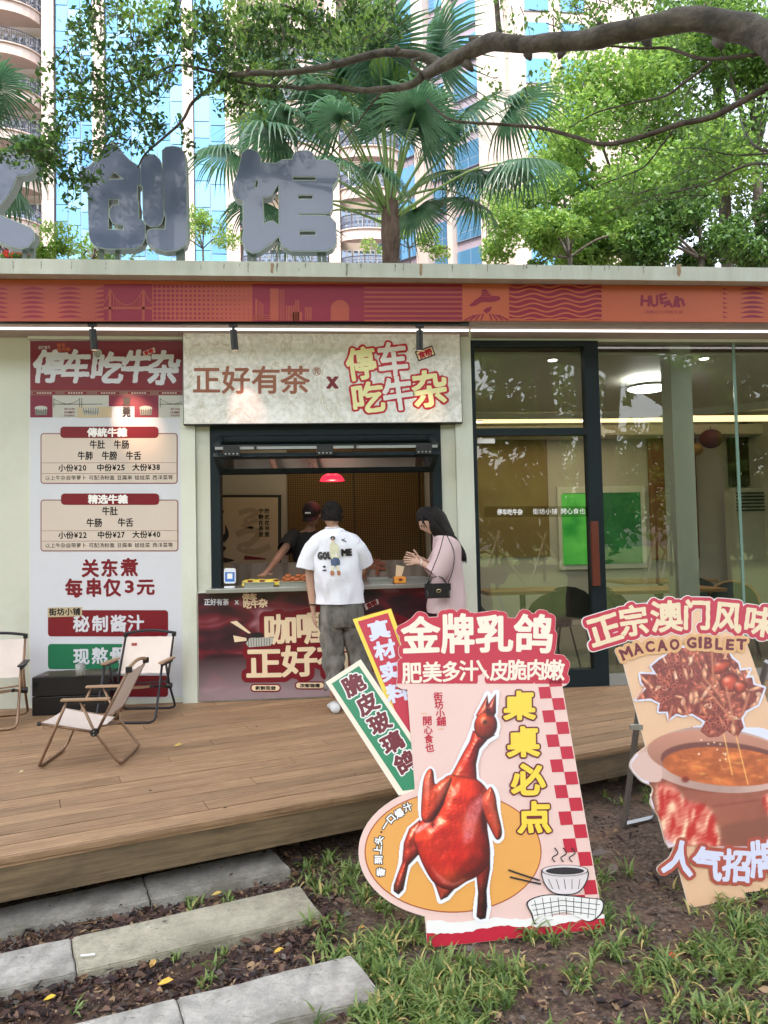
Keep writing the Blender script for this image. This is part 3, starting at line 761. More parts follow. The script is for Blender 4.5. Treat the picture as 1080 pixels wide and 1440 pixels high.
o_ = B().box(xa, xb, CY, -.061, .375, 1.322).build('banner_panel', blurmeat(), cf, origin=(.1, -.08, .38))
CI = [('咖', 394, 884.5, 45, 40, -1), ('喱', 440, 882, 46, 44, -2), ('牛', 486, 880, 44, 44, -2)]
CI2 = [('正', 371, 932, 48, 42, -1), ('好', 421, 929, 48, 42, -2), ('有', 471, 926, 48, 42, -2)]
F_, X_, Y_ = field(CI+CI2, .7, 14); FC.fill([l for l in grow(F_, X_, Y_, 8.5, .2)], 1, m_dred, 'lettering_outline', cf)
FC.fill([(500, 880), (520, 862), (545, 858), (580, 872), (590, 930), (500, 950)], 1, m_dred, 'print', cf)
for it in CI+CI2:
    F1, X1, Y1 = field([it], .45, 6); FC.fill(grow(F1, X1, Y1, 1.5), 2, m_cream, 'lettering', cf)
for k, it in enumerate(((352, 961.5, 395, 973, '新鲜现做'), (414.5, 958, 457, 969.5, '浓郁咖喱'))):
    FC.fill(rrect(*it[:4], 5.6), 2, m_dred, 'pill_print', cf); FC.fill(rrect(it[0]+1.8, it[1]+1.8, it[2]-1.8, it[3]-1.8, 3.8), 3, m_cream, 'pill_print', cf)
    text_line(FC, it[4], it[0]+7, it[1]+3, it[2]-7, it[1]+8.6, 4, m_ink, .2, cf, .3)
for l in ([(323.5, 874.5), (333, 873), (353, 890), (350, 891)], [(328, 893.5), (346.5, 897), (347, 901), (330, 903)]): FC.fill(l, 3, m_cream, 'fan_print', cf)
FC.fill([(346, 905), (351, 897), (384, 896), (384, 903), (380, 908), (350, 910)], 3, m_pale, 'bowl_print', cf)
for j in range(9): FC.fill(line([(349+j*3.8, 897), (350+j*3.6, 909)], .7), 4, m_ink, 'bowl_print', cf)
FC.fill(ell(362, 893, 9, 4, n=16), 3, m_ink, 'bowl_print', cf)
text_line(FC, '正好有茶', 287, 842, 322, 851, 2, m_mwhite, .3, cf)
lettering(FC, [('x', 333, 847, 5, 5, 0)], 2, m_mwhite, cf, .5, res=.35)
lettering(FC, [('停', 346, 840, 10, 10, -5), ('车', 356, 839.5, 10, 10, -5), ('吃', 347.5, 850, 11, 11, -5), ('牛', 358.5, 849, 11, 11, -5), ('杂', 370, 848, 12, 12, -5)], 2, m_cream, cf, .5, out=1.3, mo=m_dred, res=.35)
FC.fill([(512, 850), (531, 842), (533, 849), (515, 858)], 2, m_card, 'tag', cf)
lettering(FC, [('食', 519, 851.5, 8, 8, -22), ('嘢', 526, 848.5, 8, 8, -22)], 3, m_dred, cf, .4, res=.3)

# ---------------- track spotlights
def spotlight(px, label, tiltx, y=-.51):
    x = PY(px, 455, y).x
    t = empty('track_spotlight', (x, y, 3.606), label, 'spotlight', 'track spotlights under the roof edge')
    B().box(x-.035, x+.035, y-.018, y+.018, 3.585, 3.605).build('adapter', m_black, t)
    B().cyl((x, y, 3.55), .012, .04, 8).build('stem', m_black, t)
    d = Vector((tiltx, .10, -1)).normalized(); p = Vector((x, y, 3.56))
    B().tube([p, p+d*.17], .030, 16).build('lamp_head', m_black, t)
    B().tube([p+d*.171, p+d*.173], .024, 12).build('lens', emimat('lens_warm', (.8, .6, .4, 1), .12), t)
    return p+d*.19
p1 = spotlight(130, 'black track spotlight above the menu board', .06)
p2 = spotlight(328, 'black track spotlight above the brown tea house lettering', .06)
p3 = spotlight(590, 'black track spotlight above the red brush lettering', -.02)
def spot(p, target, e, col, ang, r=.02):
    d = bpy.data.lights.new('spot_beam', 'SPOT'); d.energy = e; d.color = col; d.spot_size = R(ang); d.spot_blend = .9; d.shadow_soft_size = r
    o = bpy.data.objects.new('spot_beam', d); COL.objects.link(o); o.location = p
    o.rotation_euler = (Vector(target)-Vector(p)).to_track_quat('-Z', 'Y').to_euler(); return o
spot(p1, PY(192, 596, 0), 16, (1, .62, .40), 38)
spot(p2, PY(346, 575, -.14), 3, (1, .50, .40), 40)
spot(p3, PY(600, 585, -.14), 2.2, (1, .7, .45), 40)

# ---------------- glass front to the right
gf = empty('glass_front', (4.2, 0, DZ), parent=pav)
xd0, xd1 = PY(665, 700, -.02).x, PY(845, 700, -.02).x
zt = PY(750, 480, -.02).z; ztr = PY(750, 607, -.02).z
bx('head_rail', 1.462, XE, -.02, .10, zt+.0, 3.63, m_wall)
def bar(x0, x1, z0, z1, n='door_frame', y0=-.05, y1=.05, m=m_dark, p=None): return bx(n, x0, x1, y0, y1, z0, z1, m, p or pav)
dw = .075
door = empty('door', ((xd0+xd1)/2, 0, DZ), parent=pav)
bar(xd0-.01, xd0+dw-.03, DZ, zt, p=door); bar(xd1-dw-.05, xd1+.01, DZ, zt, p=door)
bar(xd0+dw-.03, xd1-dw-.05, zt-.05, zt, p=door); bar(xd0+dw-.03, xd1-dw-.05, ztr-.035, ztr+.03, p=door)
bar(xd0+dw-.03, xd1-dw-.05, DZ, .52, p=door)
mesh('pane', [(xd0, 0.005, .45), (xd1-.02, .005, .45), (xd1-.02, .005, zt-.02), (xd0, .005, zt-.02)], [(0, 1, 2, 3)], m_glass, door)
hx = PY(836, 740, -.1).x
B().box(hx-.035, hx+.035, -.115, -.075, PY(833, 824, -.1).z, PY(833, 733, -.1).z, bev=.006).build('handle', mat('door_handle_wood', C3(96, 38, 18), .45, var=.25, scale=9, stretch=(4, 4, .6)), door)
for z in (PY(833, 750, -.1).z, PY(833, 812, -.1).z): B().cyl((hx, -.078, z), .010, .08, 8, 'y').build('handle_bolt', m_steel, door)
FD = Face((0, -.004, 0), (0, -1, 0), .001)
FD.fill(rect(681, 712, 834, 727), 1, glassmat('frosted_band', (.62, .62, .55, 1), .3), 'frosted_band', door)
text_line(FD, '停车吃牛杂', 699, 715.8, 735, 724, 2, m_white, .3, door)
text_line(FD, '街坊小铺', 749, 715.2, 784, 723.2, 2, m_white, .1, door)
text_line(FD, '開心食也', 788, 714.8, 823, 722.8, 2, m_white, .1, door)
FD.fill(rect(671, 616.5, 696, 623.5), 1, m_white, 'paper_tag', door)
bar(xd1+.012, XE, DZ, .46, 'sill_rail', m=mat('grey_sill', (.25, .25, .23, 1), .5))
xj = PY(1040, 700, 0).x
for a, b_ in ((xd1+.012, xj-.004), (xj+.004, xj+1.45), (xj+1.46, XE)):
    mesh('pane', [(a, .0, .46), (b_, .0, .46), (b_, .0, zt), (a, .0, zt)], [(0, 1, 2, 3)], m_glass, pav)
bx('pane_edge', xj-.012, xj+.012, -.006, .012, .46, zt, mat('green_glass_edge', C3(120, 150, 140), .2))
bx('column', PY(945, 700, .22).x, PY(974, 700, .22).x, .15, .36, DZ, 3.62, m_wall2)
FD.fill(spline([(835, 602), (843, 598), (850, 604), (862, 606), (862, 609), (850, 610), (848, 616), (843, 611), (833, 609)]), 30, mat('masking_tape', C3(196, 182, 150), .7), 'tape', pav)

# ================================================================ room behind the glass
room_floor = B().box(1.42, 6.9, .11, 4.6, .362, .40).build('floor', mat('room_floor', C3(120, 112, 96), .25, var=.1, scale=2), None, kind='structure')
ceil = B()
ceil.box(1.42, 6.9, .11, 3.2, 3.50, 3.53)
ceil.build('ceiling', mat('ceiling_paint', C3(206, 200, 188), .6), None, kind='structure')
# cove: recess with a warm strip along the back and curving to the right
cv = B(); gp = []
pth = [(1.43, 3.2), (4.3, 3.2), (5.2, 3.0), (5.9, 2.5), (6.3, 1.8), (6.6, .2)]
pth = [(x, y) for x, y in spline(pth, 6, False)]
g1 = [[Vector((x, y, 3.40)) for x, y in pth], [Vector((x, y, 3.50)) for x, y in pth]]
B().sheet(g1).build('cove_lip', MATS['ceiling_paint'], ceil.__dict__.get('o') or pav)
B().sheet([[Vector((x+.0, y+.14, 3.56)) for x, y in pth], [Vector((x, y+.14, 3.66)) for x, y in pth]]).build('cove_light', emimat('cove_warm', (1, .78, .42, 1), .9), pav)
B().box(1.43, 6.9, 3.22, 4.6, 3.62, 3.63).build('cove_top', MATS['ceiling_paint'], pav)
bx('ceiling_drop', 1.43, 6.9, 4.1, 4.6, 3.3, 3.45, MATS['ceiling_paint'])
bx('cove_beam', 1.43, 6.9, 3.36, 3.42, 3.38, 3.46, emimat('cove_glow', (1, .76, .42, 1), .55))
m_dl = emimat('downlight_glow', (1, .95, .85, 1), 3)
for i, (px, py, z, lb) in enumerate(((777, 505, 3.5, 'round recessed downlight above the glass door'), (990, 503, 3.5, 'round recessed downlight right of the round ceiling lamp'),
        (674, 592, 3.3, 'small rear downlight over the pegboard'), (821, 590, 3.3, 'small rear downlight beyond the door frame'), (968, 588, 3.3, 'small rear downlight behind the white column'))):
    p = PZ(px, py, z)
    t = empty('downlight', p, lb, 'downlight', 'recessed ceiling downlights')
    B().cyl((p.x, p.y, z-.012), .055, .012, 14).build('trim_ring', m_white, t); B().cyl((p.x, p.y, z-.016), .042, .006, 14).build('lens', m_dl, t)
p = PZ(911, 532, 3.5)
t = empty('ceiling_lamp', p, 'round white flush ceiling lamp glowing inside the glazed room', 'ceiling lamp')
B().cyl((p.x, p.y, 3.42), .13, .08, 20).build('lamp_base', m_white, t)
B().ball((p.x, p.y, 3.40), .23, 24, 8, (1, 1, .22)).build('lamp_shade', emimat('lamp_white', (1, 1, 1, 1), 5), t, smooth=True)
B().tube([(p.x+.225*math.cos(a*math.pi/12), p.y+.225*math.sin(a*math.pi/12), 3.405) for a in range(25)], .02, 6).build('lamp_rim', m_steel, t)
def arealamp(loc, sx, sy, e, col, rot=(0, 0, 0)):
    d = bpy.data.lights.new('room_lamp', 'AREA'); d.shape = 'RECTANGLE'; d.size = sx; d.size_y = sy; d.energy = e; d.color = col
    o = bpy.data.objects.new('room_lamp', d); COL.objects.link(o); o.location = loc; o.rotation_euler = rot; return o
arealamp((p.x, p.y, 3.3), .4, .4, 7, (1, .96, .9)); arealamp((3.4, 3.6, 3.28), 2.5, .3, 5, (1, .8, .5))
def greenwin(name, c1, c2, s_):
    m = emimat(name, c1, s_); t = m.node_tree; b_ = t.nodes['Principled BSDF']; tc = t.nodes.new('ShaderNodeTexCoord'); n = t.nodes.new('ShaderNodeTexNoise'); n.inputs['Scale'].default_value = 2.2; n.inputs['Detail'].default_value = 5
    r = t.nodes.new('ShaderNodeValToRGB'); r.color_ramp.elements[0].position = .35; r.color_ramp.elements[1].position = .65; r.color_ramp.elements[0].color = c1; r.color_ramp.elements[1].color = c2
    t.links.new(tc.outputs['Object'], n.inputs[0]); t.links.new(n.outputs[0], r.inputs[0]); t.links.new(r.outputs[0], b_.inputs['Emission Color']); b_.inputs['Base Color'].default_value = (.02, .05, .02, 1); return m
# pegboards, wall panels, windows of the room
def pegboard(x0, x1, z0, z1, y, parent, label, nx, nz, col):
    t = empty('pegboard', ((x0+x1)/2, y, z0), label, 'pegboard')
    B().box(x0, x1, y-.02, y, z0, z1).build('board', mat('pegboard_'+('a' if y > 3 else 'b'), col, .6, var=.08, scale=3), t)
    q = B()
    for i in range(nx):
        for j in range(nz):
            cx = x0+(x1-x0)*(i+.5)/nx; cz = z0+(z1-z0)*(j+.5)/nz; s = .012 if y > 3 else .009
            q.add([(cx-s, y-.0215, cz), (cx, y-.0215, cz-s), (cx+s, y-.0215, cz), (cx, y-.0215, cz+s)], [(0, 1, 2, 3)])
    q.build('peg_holes', mat('peg_hole', (.02, .015, .01, 1), .9), t, kind='stuff')
q0, q1 = PY(668, 785, 4.58), PY(768, 597, 4.58)
pegboard(q0.x, q1.x, q0.z, q1.z, 4.598, None, 'tan perforated pegboard on the far wall behind the glass door', 30, 54, C3(150, 124, 78))
bx('window_frame', PY(785, 740, 4.55).x, PY(908, 740, 4.55).x, 4.54, 4.598, PY(840, 800, 4.55).z, PY(840, 684, 4.55).z, m_wall2)
gw = bx('window_pane', PY(793, 740, 4.53).x, PY(902, 740, 4.53).x, 4.53, 4.539, PY(840, 793, 4.53).z, PY(840, 693, 4.53).z,
        greenwin('green_daylight', C3(8, 84, 40), C3(30, 124, 62), .12))
bx('window_pane', PY(791, 740, 4.53).x, PY(836, 740, 4.53).x, 4.52, 4.529, PY(840, 793, 4.53).z, PY(840, 694, 4.53).z, greenwin('bright_green_daylight', C3(24, 160, 50), C3(120, 230, 90), .17))
wp = empty('wall_hanging', (4.4, 4.5, 1.3), 'rounded brown wood panel hanging on the far wall beside the column', 'wall panel')
q0, q1 = PY(918, 788, 4.5), PY(978, 601, 4.5)
B().box(q0.x, q1.x, 4.5, 4.59, q0.z, q1.z, bev=.04).build('panel', mat('brown_wood', C3(128, 80, 44), .5, var=.2, scale=4, stretch=(6, 6, .6)), wp)
ar = empty('arched_niche', (5.8, 4.5, 1.7), 'dark arched wall niche behind the right pane', 'niche')
c0 = PY(1052, 620, 4.5); rw = PY(1078, 620, 4.5).x-c0.x
arch = [(c0.x-rw, 4.5, PY(1052, 683, 4.5).z)]+[(c0.x-rw*math.cos(math.pi*k/12), 4.5, c0.z+rw*math.sin(math.pi*k/12)) for k in range(13)]+[(c0.x+rw, 4.5, PY(1052, 683, 4.5).z)]
n = len(arch)
mesh('niche_panel', arch+[(x, 4.58, z) for x, y, z in arch], [tuple(range(n))]+[(i, (i+1) % n, (i+1) % n+n, i+n) for i in range(n)], mat('dark_brown', C3(50, 32, 22), .5), ar)
acx = PY(1050, 740, 4.3)
ac = empty('air_conditioner', (acx.x, 4.3, .4), 'tall white floor standing air conditioner with dark louvres', 'air conditioner')
B().box(acx.x-.27, acx.x+.27, 4.15, 4.45, .4, PY(1050, 686, 4.2).z, bev=.02).build('cabinet', mat('ac_white', C3(190, 190, 178), .4), ac)
for k in range(6):
    z = PY(1050, 692+k*4.8, 4.14).z; B().box(acx.x-.24, acx.x+.24, 4.13, 4.149, z-.03, z-.004).build('louvre', m_black, ac)
# balloons / paper lanterns
for (px, py, r, col, lb) in (
       
                             (1000, 617, .17, C3(92, 44, 42), 'red paper lantern between the white column and the arched niche'), (978, 632, .11, C3(150, 120, 60), 'pale yellow paper lantern beside the white column')):
    if not r: continue
    c = PY(px, py, 3.9)
    t = empty('paper_lantern', c, lb, 'lantern', 'paper lanterns hung in the room')
    B().ball(c, r, 16, 10, (1, 1, .85)).build('shade', mat('lantern_%d' % int(col[0]*1000+col[2]*1e5), col, .7), t, smooth=True)
    B().cyl((c.x, c.y, c.z+r*.8), .006, max(.05, 3.3-c.z-r*.8), 5).build('cord', m_black, t)
# tables and chairs in the room
m_top = mat('table_top_wood', C3(150, 112, 74), .35, var=.15, scale=5, stretch=(1, 8, 8)); m_seat = mat('dark_green_shell', C3(30, 42, 34), .45)
def table(x, y, w_, d_, lb):
    t = empty('cafe_table', (x, y, .4), lb, 'table', 'tables in the glazed room')
    B().box(x-w_/2, x+w_/2, y-d_/2, y+d_/2, 1.11, 1.15, bev=.006).build('table_top', m_top, t)
    B().cyl((x, y, .42), .035, .69, 10).build('leg', m_black, t); B().cyl((x, y, .401), .25, .02, 20).build('foot_plate', m_black, t)
def rchair(x, y, rz, lb, arm=False, mm=None):
    t = empty('room_chair', (0, 0, 0), lb, 'chair', 'shell chairs in the glazed room')
    g = []
    for i in range(7):
        row = []
        for k in range(11):
            a = math.pi*(k/10)*1.15-math.pi*.075; f = i/6
            row.append(Vector((math.cos(a)*(.25+.03*f), math.sin(a)*(.22+.06*f), .44+.36*f*math.sin(max(0, min(math.pi, a)))**.6)))
        g.append(row)
    B().sheet(g).build('backrest', mm or m_seat, t, smooth=True)
    B().cyl((0, 0, .42), .25, .04, 20).build('seat', mm or m_seat, t)
    for sx in (-1, 1):
        for sy in (-1, 1): B().tube([(sx*.17, sy*.16, .42), (sx*.24, sy*.23, 0)], .011, 6).build('leg', m_black, t)
    if arm: B().tube([g[-1][k] for k in range(11)], .014, 6).build('rim', m_top, t)
    t.location = (x, y, .4); t.rotation_euler = (0, 0, rz); return t
def gx(px, Y): return PY(px, 850, Y).x
table(gx(735, 1.9), 1.9, 1.0, .7, 'wood topped table seen through the lower door pane'); table(gx(925, 1.5), 1.5, 1.3, .7, 'long wood topped table behind the white column'); table(gx(930, 3.2), 3.2, 1.3, .7, 'rear wood topped table under the green window')
rchair(gx(805, 1.7), 1.7, 2.6, 'dark shell chair just left of the thick door stile'); rchair(gx(770, 1.0), 1.0, 3.3, 'nearest dark chair behind the lower door pane', mm=mat('black_shell', C3(24, 24, 26), .4))
rchair(gx(1032, 1.3), 1.3, -.5, 'green shell chair with pale wood rim behind the right pane', True); rchair(gx(1000, 2.4), 2.4, .3, 'dark shell chair beyond the rimmed green chair')
rchair(gx(672, 1.6), 1.6, 1.0, 'dark chair at the left edge of the door pane'); rchair(gx(885, 1.1), 1.1, .9, 'dark green chair tucked to the left of the white column')

# ================================================================ booth interior behind the hatch
q0, q1 = PY(406, 800, 1.98), PY(618, 600, 1.98)
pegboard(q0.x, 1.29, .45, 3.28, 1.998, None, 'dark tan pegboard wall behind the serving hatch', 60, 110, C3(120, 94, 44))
for px in (498, 590):
    x = PY(px, 700, 1.97).x; bx('board_joint', x-.004, x+.004, 1.972, 1.977, .45, 3.28, m_black)
fp = empty('tea_poster', (PY(330, 790, 1.9).x, 1.9, 1.0), 'beige ink calligraphy poster in a black frame at the back of the booth', 'poster')
FP = Face((0, 1.9, 0), (0, -1, 0), .002)
FP.slab(rect(285, 696, 395.5, 800), -15, 0, m_black, 'frame', fp); FP.fill(rect(285, 699.5, 391, 800), 1, mat('poster_paper', C3(196, 178, 148), .7, var=.06, scale=3), 'paper', fp)
m_wash = mat('ink_wash', C3(170, 152, 124), .7)
for l in (line(spline([(336, 722), (352, 717), (360, 722), (345, 733), (362, 732)], 5, False), 7), line(spline([(332, 752), (352, 745), (364, 750), (352, 764), (336, 770), (358, 776), (380, 768)], 5, False), 9), line([(340, 738), (356, 742)], 5)):
    FP.fill(l, 2, m_wash, 'ink_wash', fp)
for l in (spline([(308, 714), (315, 719), (311, 724), (306, 724)]), spline([(306, 758), (316, 750), (317, 738), (322, 752), (316, 762), (306, 762)]), spline([(306, 768), (318, 770), (312, 782), (330, 788), (306, 790)])): FP.fill(l, 3, m_ink, 'ink_stroke', fp)
lettering(FP, [(c_, 375.5, 718.5+i*8.2, 6.6, 6.6, 0) for i, c_ in enumerate('历史在书里')], 3, m_ink, fp, .2, res=.35)
lettering(FP, [(c_, 367, 718.5+i*8.2, 6.6, 6.6, 0) for i, c_ in enumerate('宁静在茶里')], 3, m_ink, fp, .2, res=.35)
FP.fill([(344, 781), (374, 785), (374, 787), (343, 787)], 4, m_dred, 'print', fp)
# back curtain strip behind the counter, trays, goods
cl = B(); g = []
for r_ in range(6):
    g.append([Vector((-.84+1.95*k/60, .62+.014*math.sin(k*1.7)+.02*math.sin(k*.5+r_*.3), 1.06+.50*r_/5)) for k in range(61)])
tag(cl.sheet(g).build('counter_screen', mat('taupe_cloth', C3(126, 110, 98), .8, var=.12, scale=6), None, smooth=True), 'taupe cloth screen standing behind the food trays', 'screen')
FB = Face((0, .59, 0), (0, -1, 0), .002)
cl_l = bpy.data.objects['counter_screen']
lettering(FB, [('牛', 531, 797, 22, 20, 6)], 1, mat('print_rust', C3(120, 62, 34), .6), cl_l, 1.6)
lettering(FB, [('杂', 506, 803, 18, 20, 6)], 1, MATS['print_rust'], cl_l, 1.4)
work = tag(B().box(-.84, 1.07, .34, .60, 1.29, 1.325).build('work_shelf', m_steel, None), 'steel work shelf just inside the serving hatch', 'shelf')
bx('shelf_support', -.84, 1.07, .36, .58, .42, 1.285, m_black)
def tray(x0, x1, lb, y0=-.12, y1=.28):
    t = empty('steel_tray', ((x0+x1)/2, 0, 1.362), lb, 'tray', 'steel food trays on the counter')
    B().box(x0, x1, y0, y1, 1.363, 1.368).build('tray_base', m_steel, t)
    q = B(); h = .045
    for a, b_, c_, d in ((x0, x1, y0-.006, y0), (x0, x1, y1, y1+.006), (x0-.006, x0, y0, y1), (x1, x1+.006, y0, y1)): q.box(a, b_, c_, d, 1.363, 1.363+h)
    q.box(x0-.015, x1+.015, y0-.018, y0-.007, 1.402, 1.408); q.build('tray_rim', m_steel, t)
tx = lambda px: PY(px, 815, -.12).x
tray(tx(344), tx(384), 'leftmost steel tray holding yellow snack packs'); tray(tx(394), tx(436), 'steel tray full of brown fried rolls'); tray(tx(521), tx(551), 'shallow steel tray left of the orange box'); tray(tx(572), tx(604), 'empty steel tray by the woman in pink')
m_ypk = mat('yellow_pack', C3(232, 200, 40), .3, col2=C3(240, 226, 130), scale=30, contrast=.3)
def pack(px, py, sx, rz, lb):
    c = PY(px, py, .02); t = empty('snack_pack', (0, 0, 0), lb, 'snack pack', 'yellow snack packs in the tray')
    g = []
    for i in range(7):
        g.append([Vector(((k/8-.5)*sx, (i/6-.5)*.14, .03*math.sin(math.pi*i/6)**.5*math.sin(math.pi*k/8)**.3+.006*noise.noise(Vector((k*.9+px, i*1.3, 1))))) for k in range(9)])
    B().sheet(g).build('wrapper', m_ypk, t, smooth=True)
    B().ball((0, -.02, .026), .03, 8, 5, (1, .7, .3)).build('print_spot', m_dred, t, smooth=True)
    t.location = (c.x, .02, 1.395); t.rotation_euler = (R(18), 0, rz)
pack(352, 806, .15, .05, 'yellow snack pack lying at the left of its tray'); pack(369, 806, .14, -.06, 'yellow snack pack beside the seller\'s hand'); pack(386, 808, .12, .5, 'tilted yellow snack pack on the tray edge')
m_roll = mat('fried_roll', C3(168, 92, 44), .45, var=.3, scale=30)
rolls = []
for k in range(18):
    r_, c_ = divmod(k, 6); x = tx(397)+(tx(433)-tx(397))*(c_+.5)/6+random.uniform(-.01, .01); y = -.07+.09*(r_ % 3)+random.uniform(-.01, .01); z = 1.39+.030*(r_ % 3 == 1)+.02*(c_ % 2)
    rz = random.uniform(-.5, .5); d = Vector((math.cos(rz), math.sin(rz), 0))*.026; c = Vector((x, y, z+.01))
    o = B().tube([c-d*1.0, c-d*.8, c+d*.8, c+d], [.012, .018, .018, .012], 8).build('fried_roll', m_roll, None, smooth=True, origin=(x, y, z))
    tag(o, ('brown fried roll in the front row of its tray', 'brown fried roll in the raised middle row of its tray', 'brown fried roll in the back row of its tray')[r_ % 3]+', counted %s from the left' % ('first', 'second', 'third', 'fourth', 'fifth', 'sixth')[c_], 'food', 'fried rolls piled in the tray')
# payment stand (its code left out)
pc = PY(323, 822, -.1)
t = empty('payment_stand', (pc.x, -.1, 1.362), 'small blue and white payment stand at the left end of the counter', 'payment stand')
FQ = Face((0, -.1, 0), (0, -1, 0), .0015)
FQ.slab(rrect(315, 799, 331.5, 820.5, 3), -8, 0, mat('device_white', C3(225, 228, 235), .3), 'body', t)
FQ.fill(rect(316.5, 804.5, 330, 818), 1, mat('device_blue', C3(70, 120, 200), .3), 'screen', t); FQ.fill(rect(319.5, 806.5, 327, 814), 2, m_white, 'blank_square', t)
B().box(pc.x-.045, pc.x+.045, -.13, -.06, 1.363, 1.378, bev=.004).build('foot', MATS['device_white'], t)
# orange paper box with paper cup
ob = PY(562, 811, -.1)
t = empty('orange_box', (ob.x, -.1, 1.362), 'small orange folded snack box on the counter beside the steel trays', 'snack box')
B().box(ob.x-.055, ob.x+.055, -.14, -.05, 1.363, 1.425, bev=.012).build('carton', mat('orange_card', C3(236, 130, 30), .5, col2=C3(240, 180, 80), scale=25), t)
B().ball((ob.x+.005, -.142, 1.40), .018, 8, 5, (1, .3, .6)).build('print', m_dred, t)
t2 = empty('paper_bag', (ob.x-.01, -.08, 1.425), 'cream paper pocket standing up out of the orange snack box', 'paper pocket')
B().rings([[Vector((ob.x-.035, -.10, 1.427)), Vector((ob.x+.02, -.10, 1.427)), Vector((ob.x+.02, -.06, 1.427)), Vector((ob.x-.035, -.06, 1.427))], [Vector((ob.x-.025, -.11, 1.53)), Vector((ob.x+.045, -.11, 1.515)), Vector((ob.x+.045, -.07, 1.515)), Vector((ob.x-.025, -.07, 1.53))]]).build('pocket', m_cream, t2)
# red heat lamp
lp = PY(467, 674, .7)
t = empty('heat_lamp', lp, 'glowing red pendant lamp hanging inside the serving hatch', 'pendant lamp')
B().rings([[Vector((lp.x+math.cos(a*math.pi/12)*r_, .7+math.sin(a*math.pi/12)*r_, lp.z+z)) for a in range(24)] for r_, z in ((.125, -.015), (.10, .03), (.035, .07), (.025, .16))]).build('shade', emimat('red_glow', (1, .02, .05, 1), .5), t)
B().cyl((lp.x, .7, lp.z+.16), .005, 3.3-lp.z-.16, 5).build('cord', m_black, t)
pl = bpy.data.lights.new('heat_bulb', 'POINT'); pl.energy = .5; pl.color = (1, .35, .25); pl.shadow_soft_size = .04
po = bpy.data.objects.new('heat_bulb', pl); COL.objects.link(po); po.location = (lp.x, .7, lp.z-.06)
arealamp((.1, 1.2, 3.28), .8, .4, 1.3, (1, .85, .65))

# ================================================================ big roof letters
m_lf = mat('letter_face', C3(92, 102, 130), .2, var=.06, scale=2, coat=.4, spec=.5)
m_lr = mat('letter_rim', C3(158, 172, 166), .35)
m_ls = mat('letter_side', C3(96, 106, 100), .4)
LY = -.45
FL = Face((0, LY, 0), (0, -1, 0), .001)
def sm(loops, rad, res=.7):
    """round the corners of traced loops"""
    seg = np.concatenate([loops_to_segs(l) for l in loops]); a = seg.reshape(-1, 2)
    xs = np.arange(a[:, 0].min()-6, a[:, 0].max()+6, res); ys = np.arange(a[:, 1].min()-6, a[:, 1].max()+6, res)
    X, Y = np.meshgrid(xs, ys); return sdf(seg, X, Y), X, Y
def roof_letter(label, loops, posts, holes=()):
    F, X, Y = sm(loops, 0)
    t = empty('roof_letter', (FL.P(loops[0][0][0], 365).x, LY+.08, 4.085), label, 'roof letter', 'large grey characters standing on the roof edge')
    FL.slab(grow(F, X, Y, .6, .1), -105, 0, m_lr, 'letter_case', t, m_ls)
    FL.fill(grow(F, X, Y, -1.0, .1), 3, m_lf, 'letter_face', t)
    for px, py in posts:
        a = FL.P(px, py); B().box(a.x-.018, a.x+.018, LY+.05, LY+.09, 4.0855, a.z+.05).build('post', m_ls, t)
        B().box(a.x-.05, a.x+.05, LY+.03, LY+.11, 4.0855, 4.092).build('post_foot', m_ls, t)
S = lambda l: [(100+x/6, 190+y/6) for x, y in l]
ch1a = S([(62, 330), (90, 295), (150, 260), (215, 195), (275, 100), (315, 78), (365, 80), (410, 110), (450, 165), (500, 215), (578, 262), (592, 285), (592, 420), (562, 428), (562, 540), (575, 600), (572, 700), (605, 718), (628, 760), (628, 870), (600, 930), (540, 960), (300, 964), (210, 945), (165, 900), (150, 850), (140, 500), (100, 440), (66, 385)])
h1 = S([(322, 372), (362, 314), (440, 370)]); h2 = S([(318, 545), (400, 545), (400, 586), (345, 590), (322, 630), (322, 690), (345, 740), (385, 758), (440, 762), (440, 796), (318, 796)])
ch1b = S([(585, 215), (610, 175), (655, 158), (705, 163), (750, 205), (762, 240), (778, 300), (784, 690), (765, 745), (725, 776), (670, 776), (622, 745), (606, 700), (600, 440), (585, 430)])
ch1c = S([(766, 130), (800, 98), (860, 90), (920, 102), (960, 150), (972, 260), (985, 860), (965, 930), (900, 975), (800, 984), (700, 960), (640, 910), (630, 850), (650, 800), (700, 786), (790, 795), (795, 700), (782, 640), (770, 300)])
roof_letter('grey bubble shaped roof character second from the left edge, above the menu board', [ch1a, h1, h2], [])
def merge(fs): return fs
t = [o for o in bpy.data.objects if o.name.startswith('roof_letter')][-1]
for o in list(t.children): bpy.data.objects.remove(o)
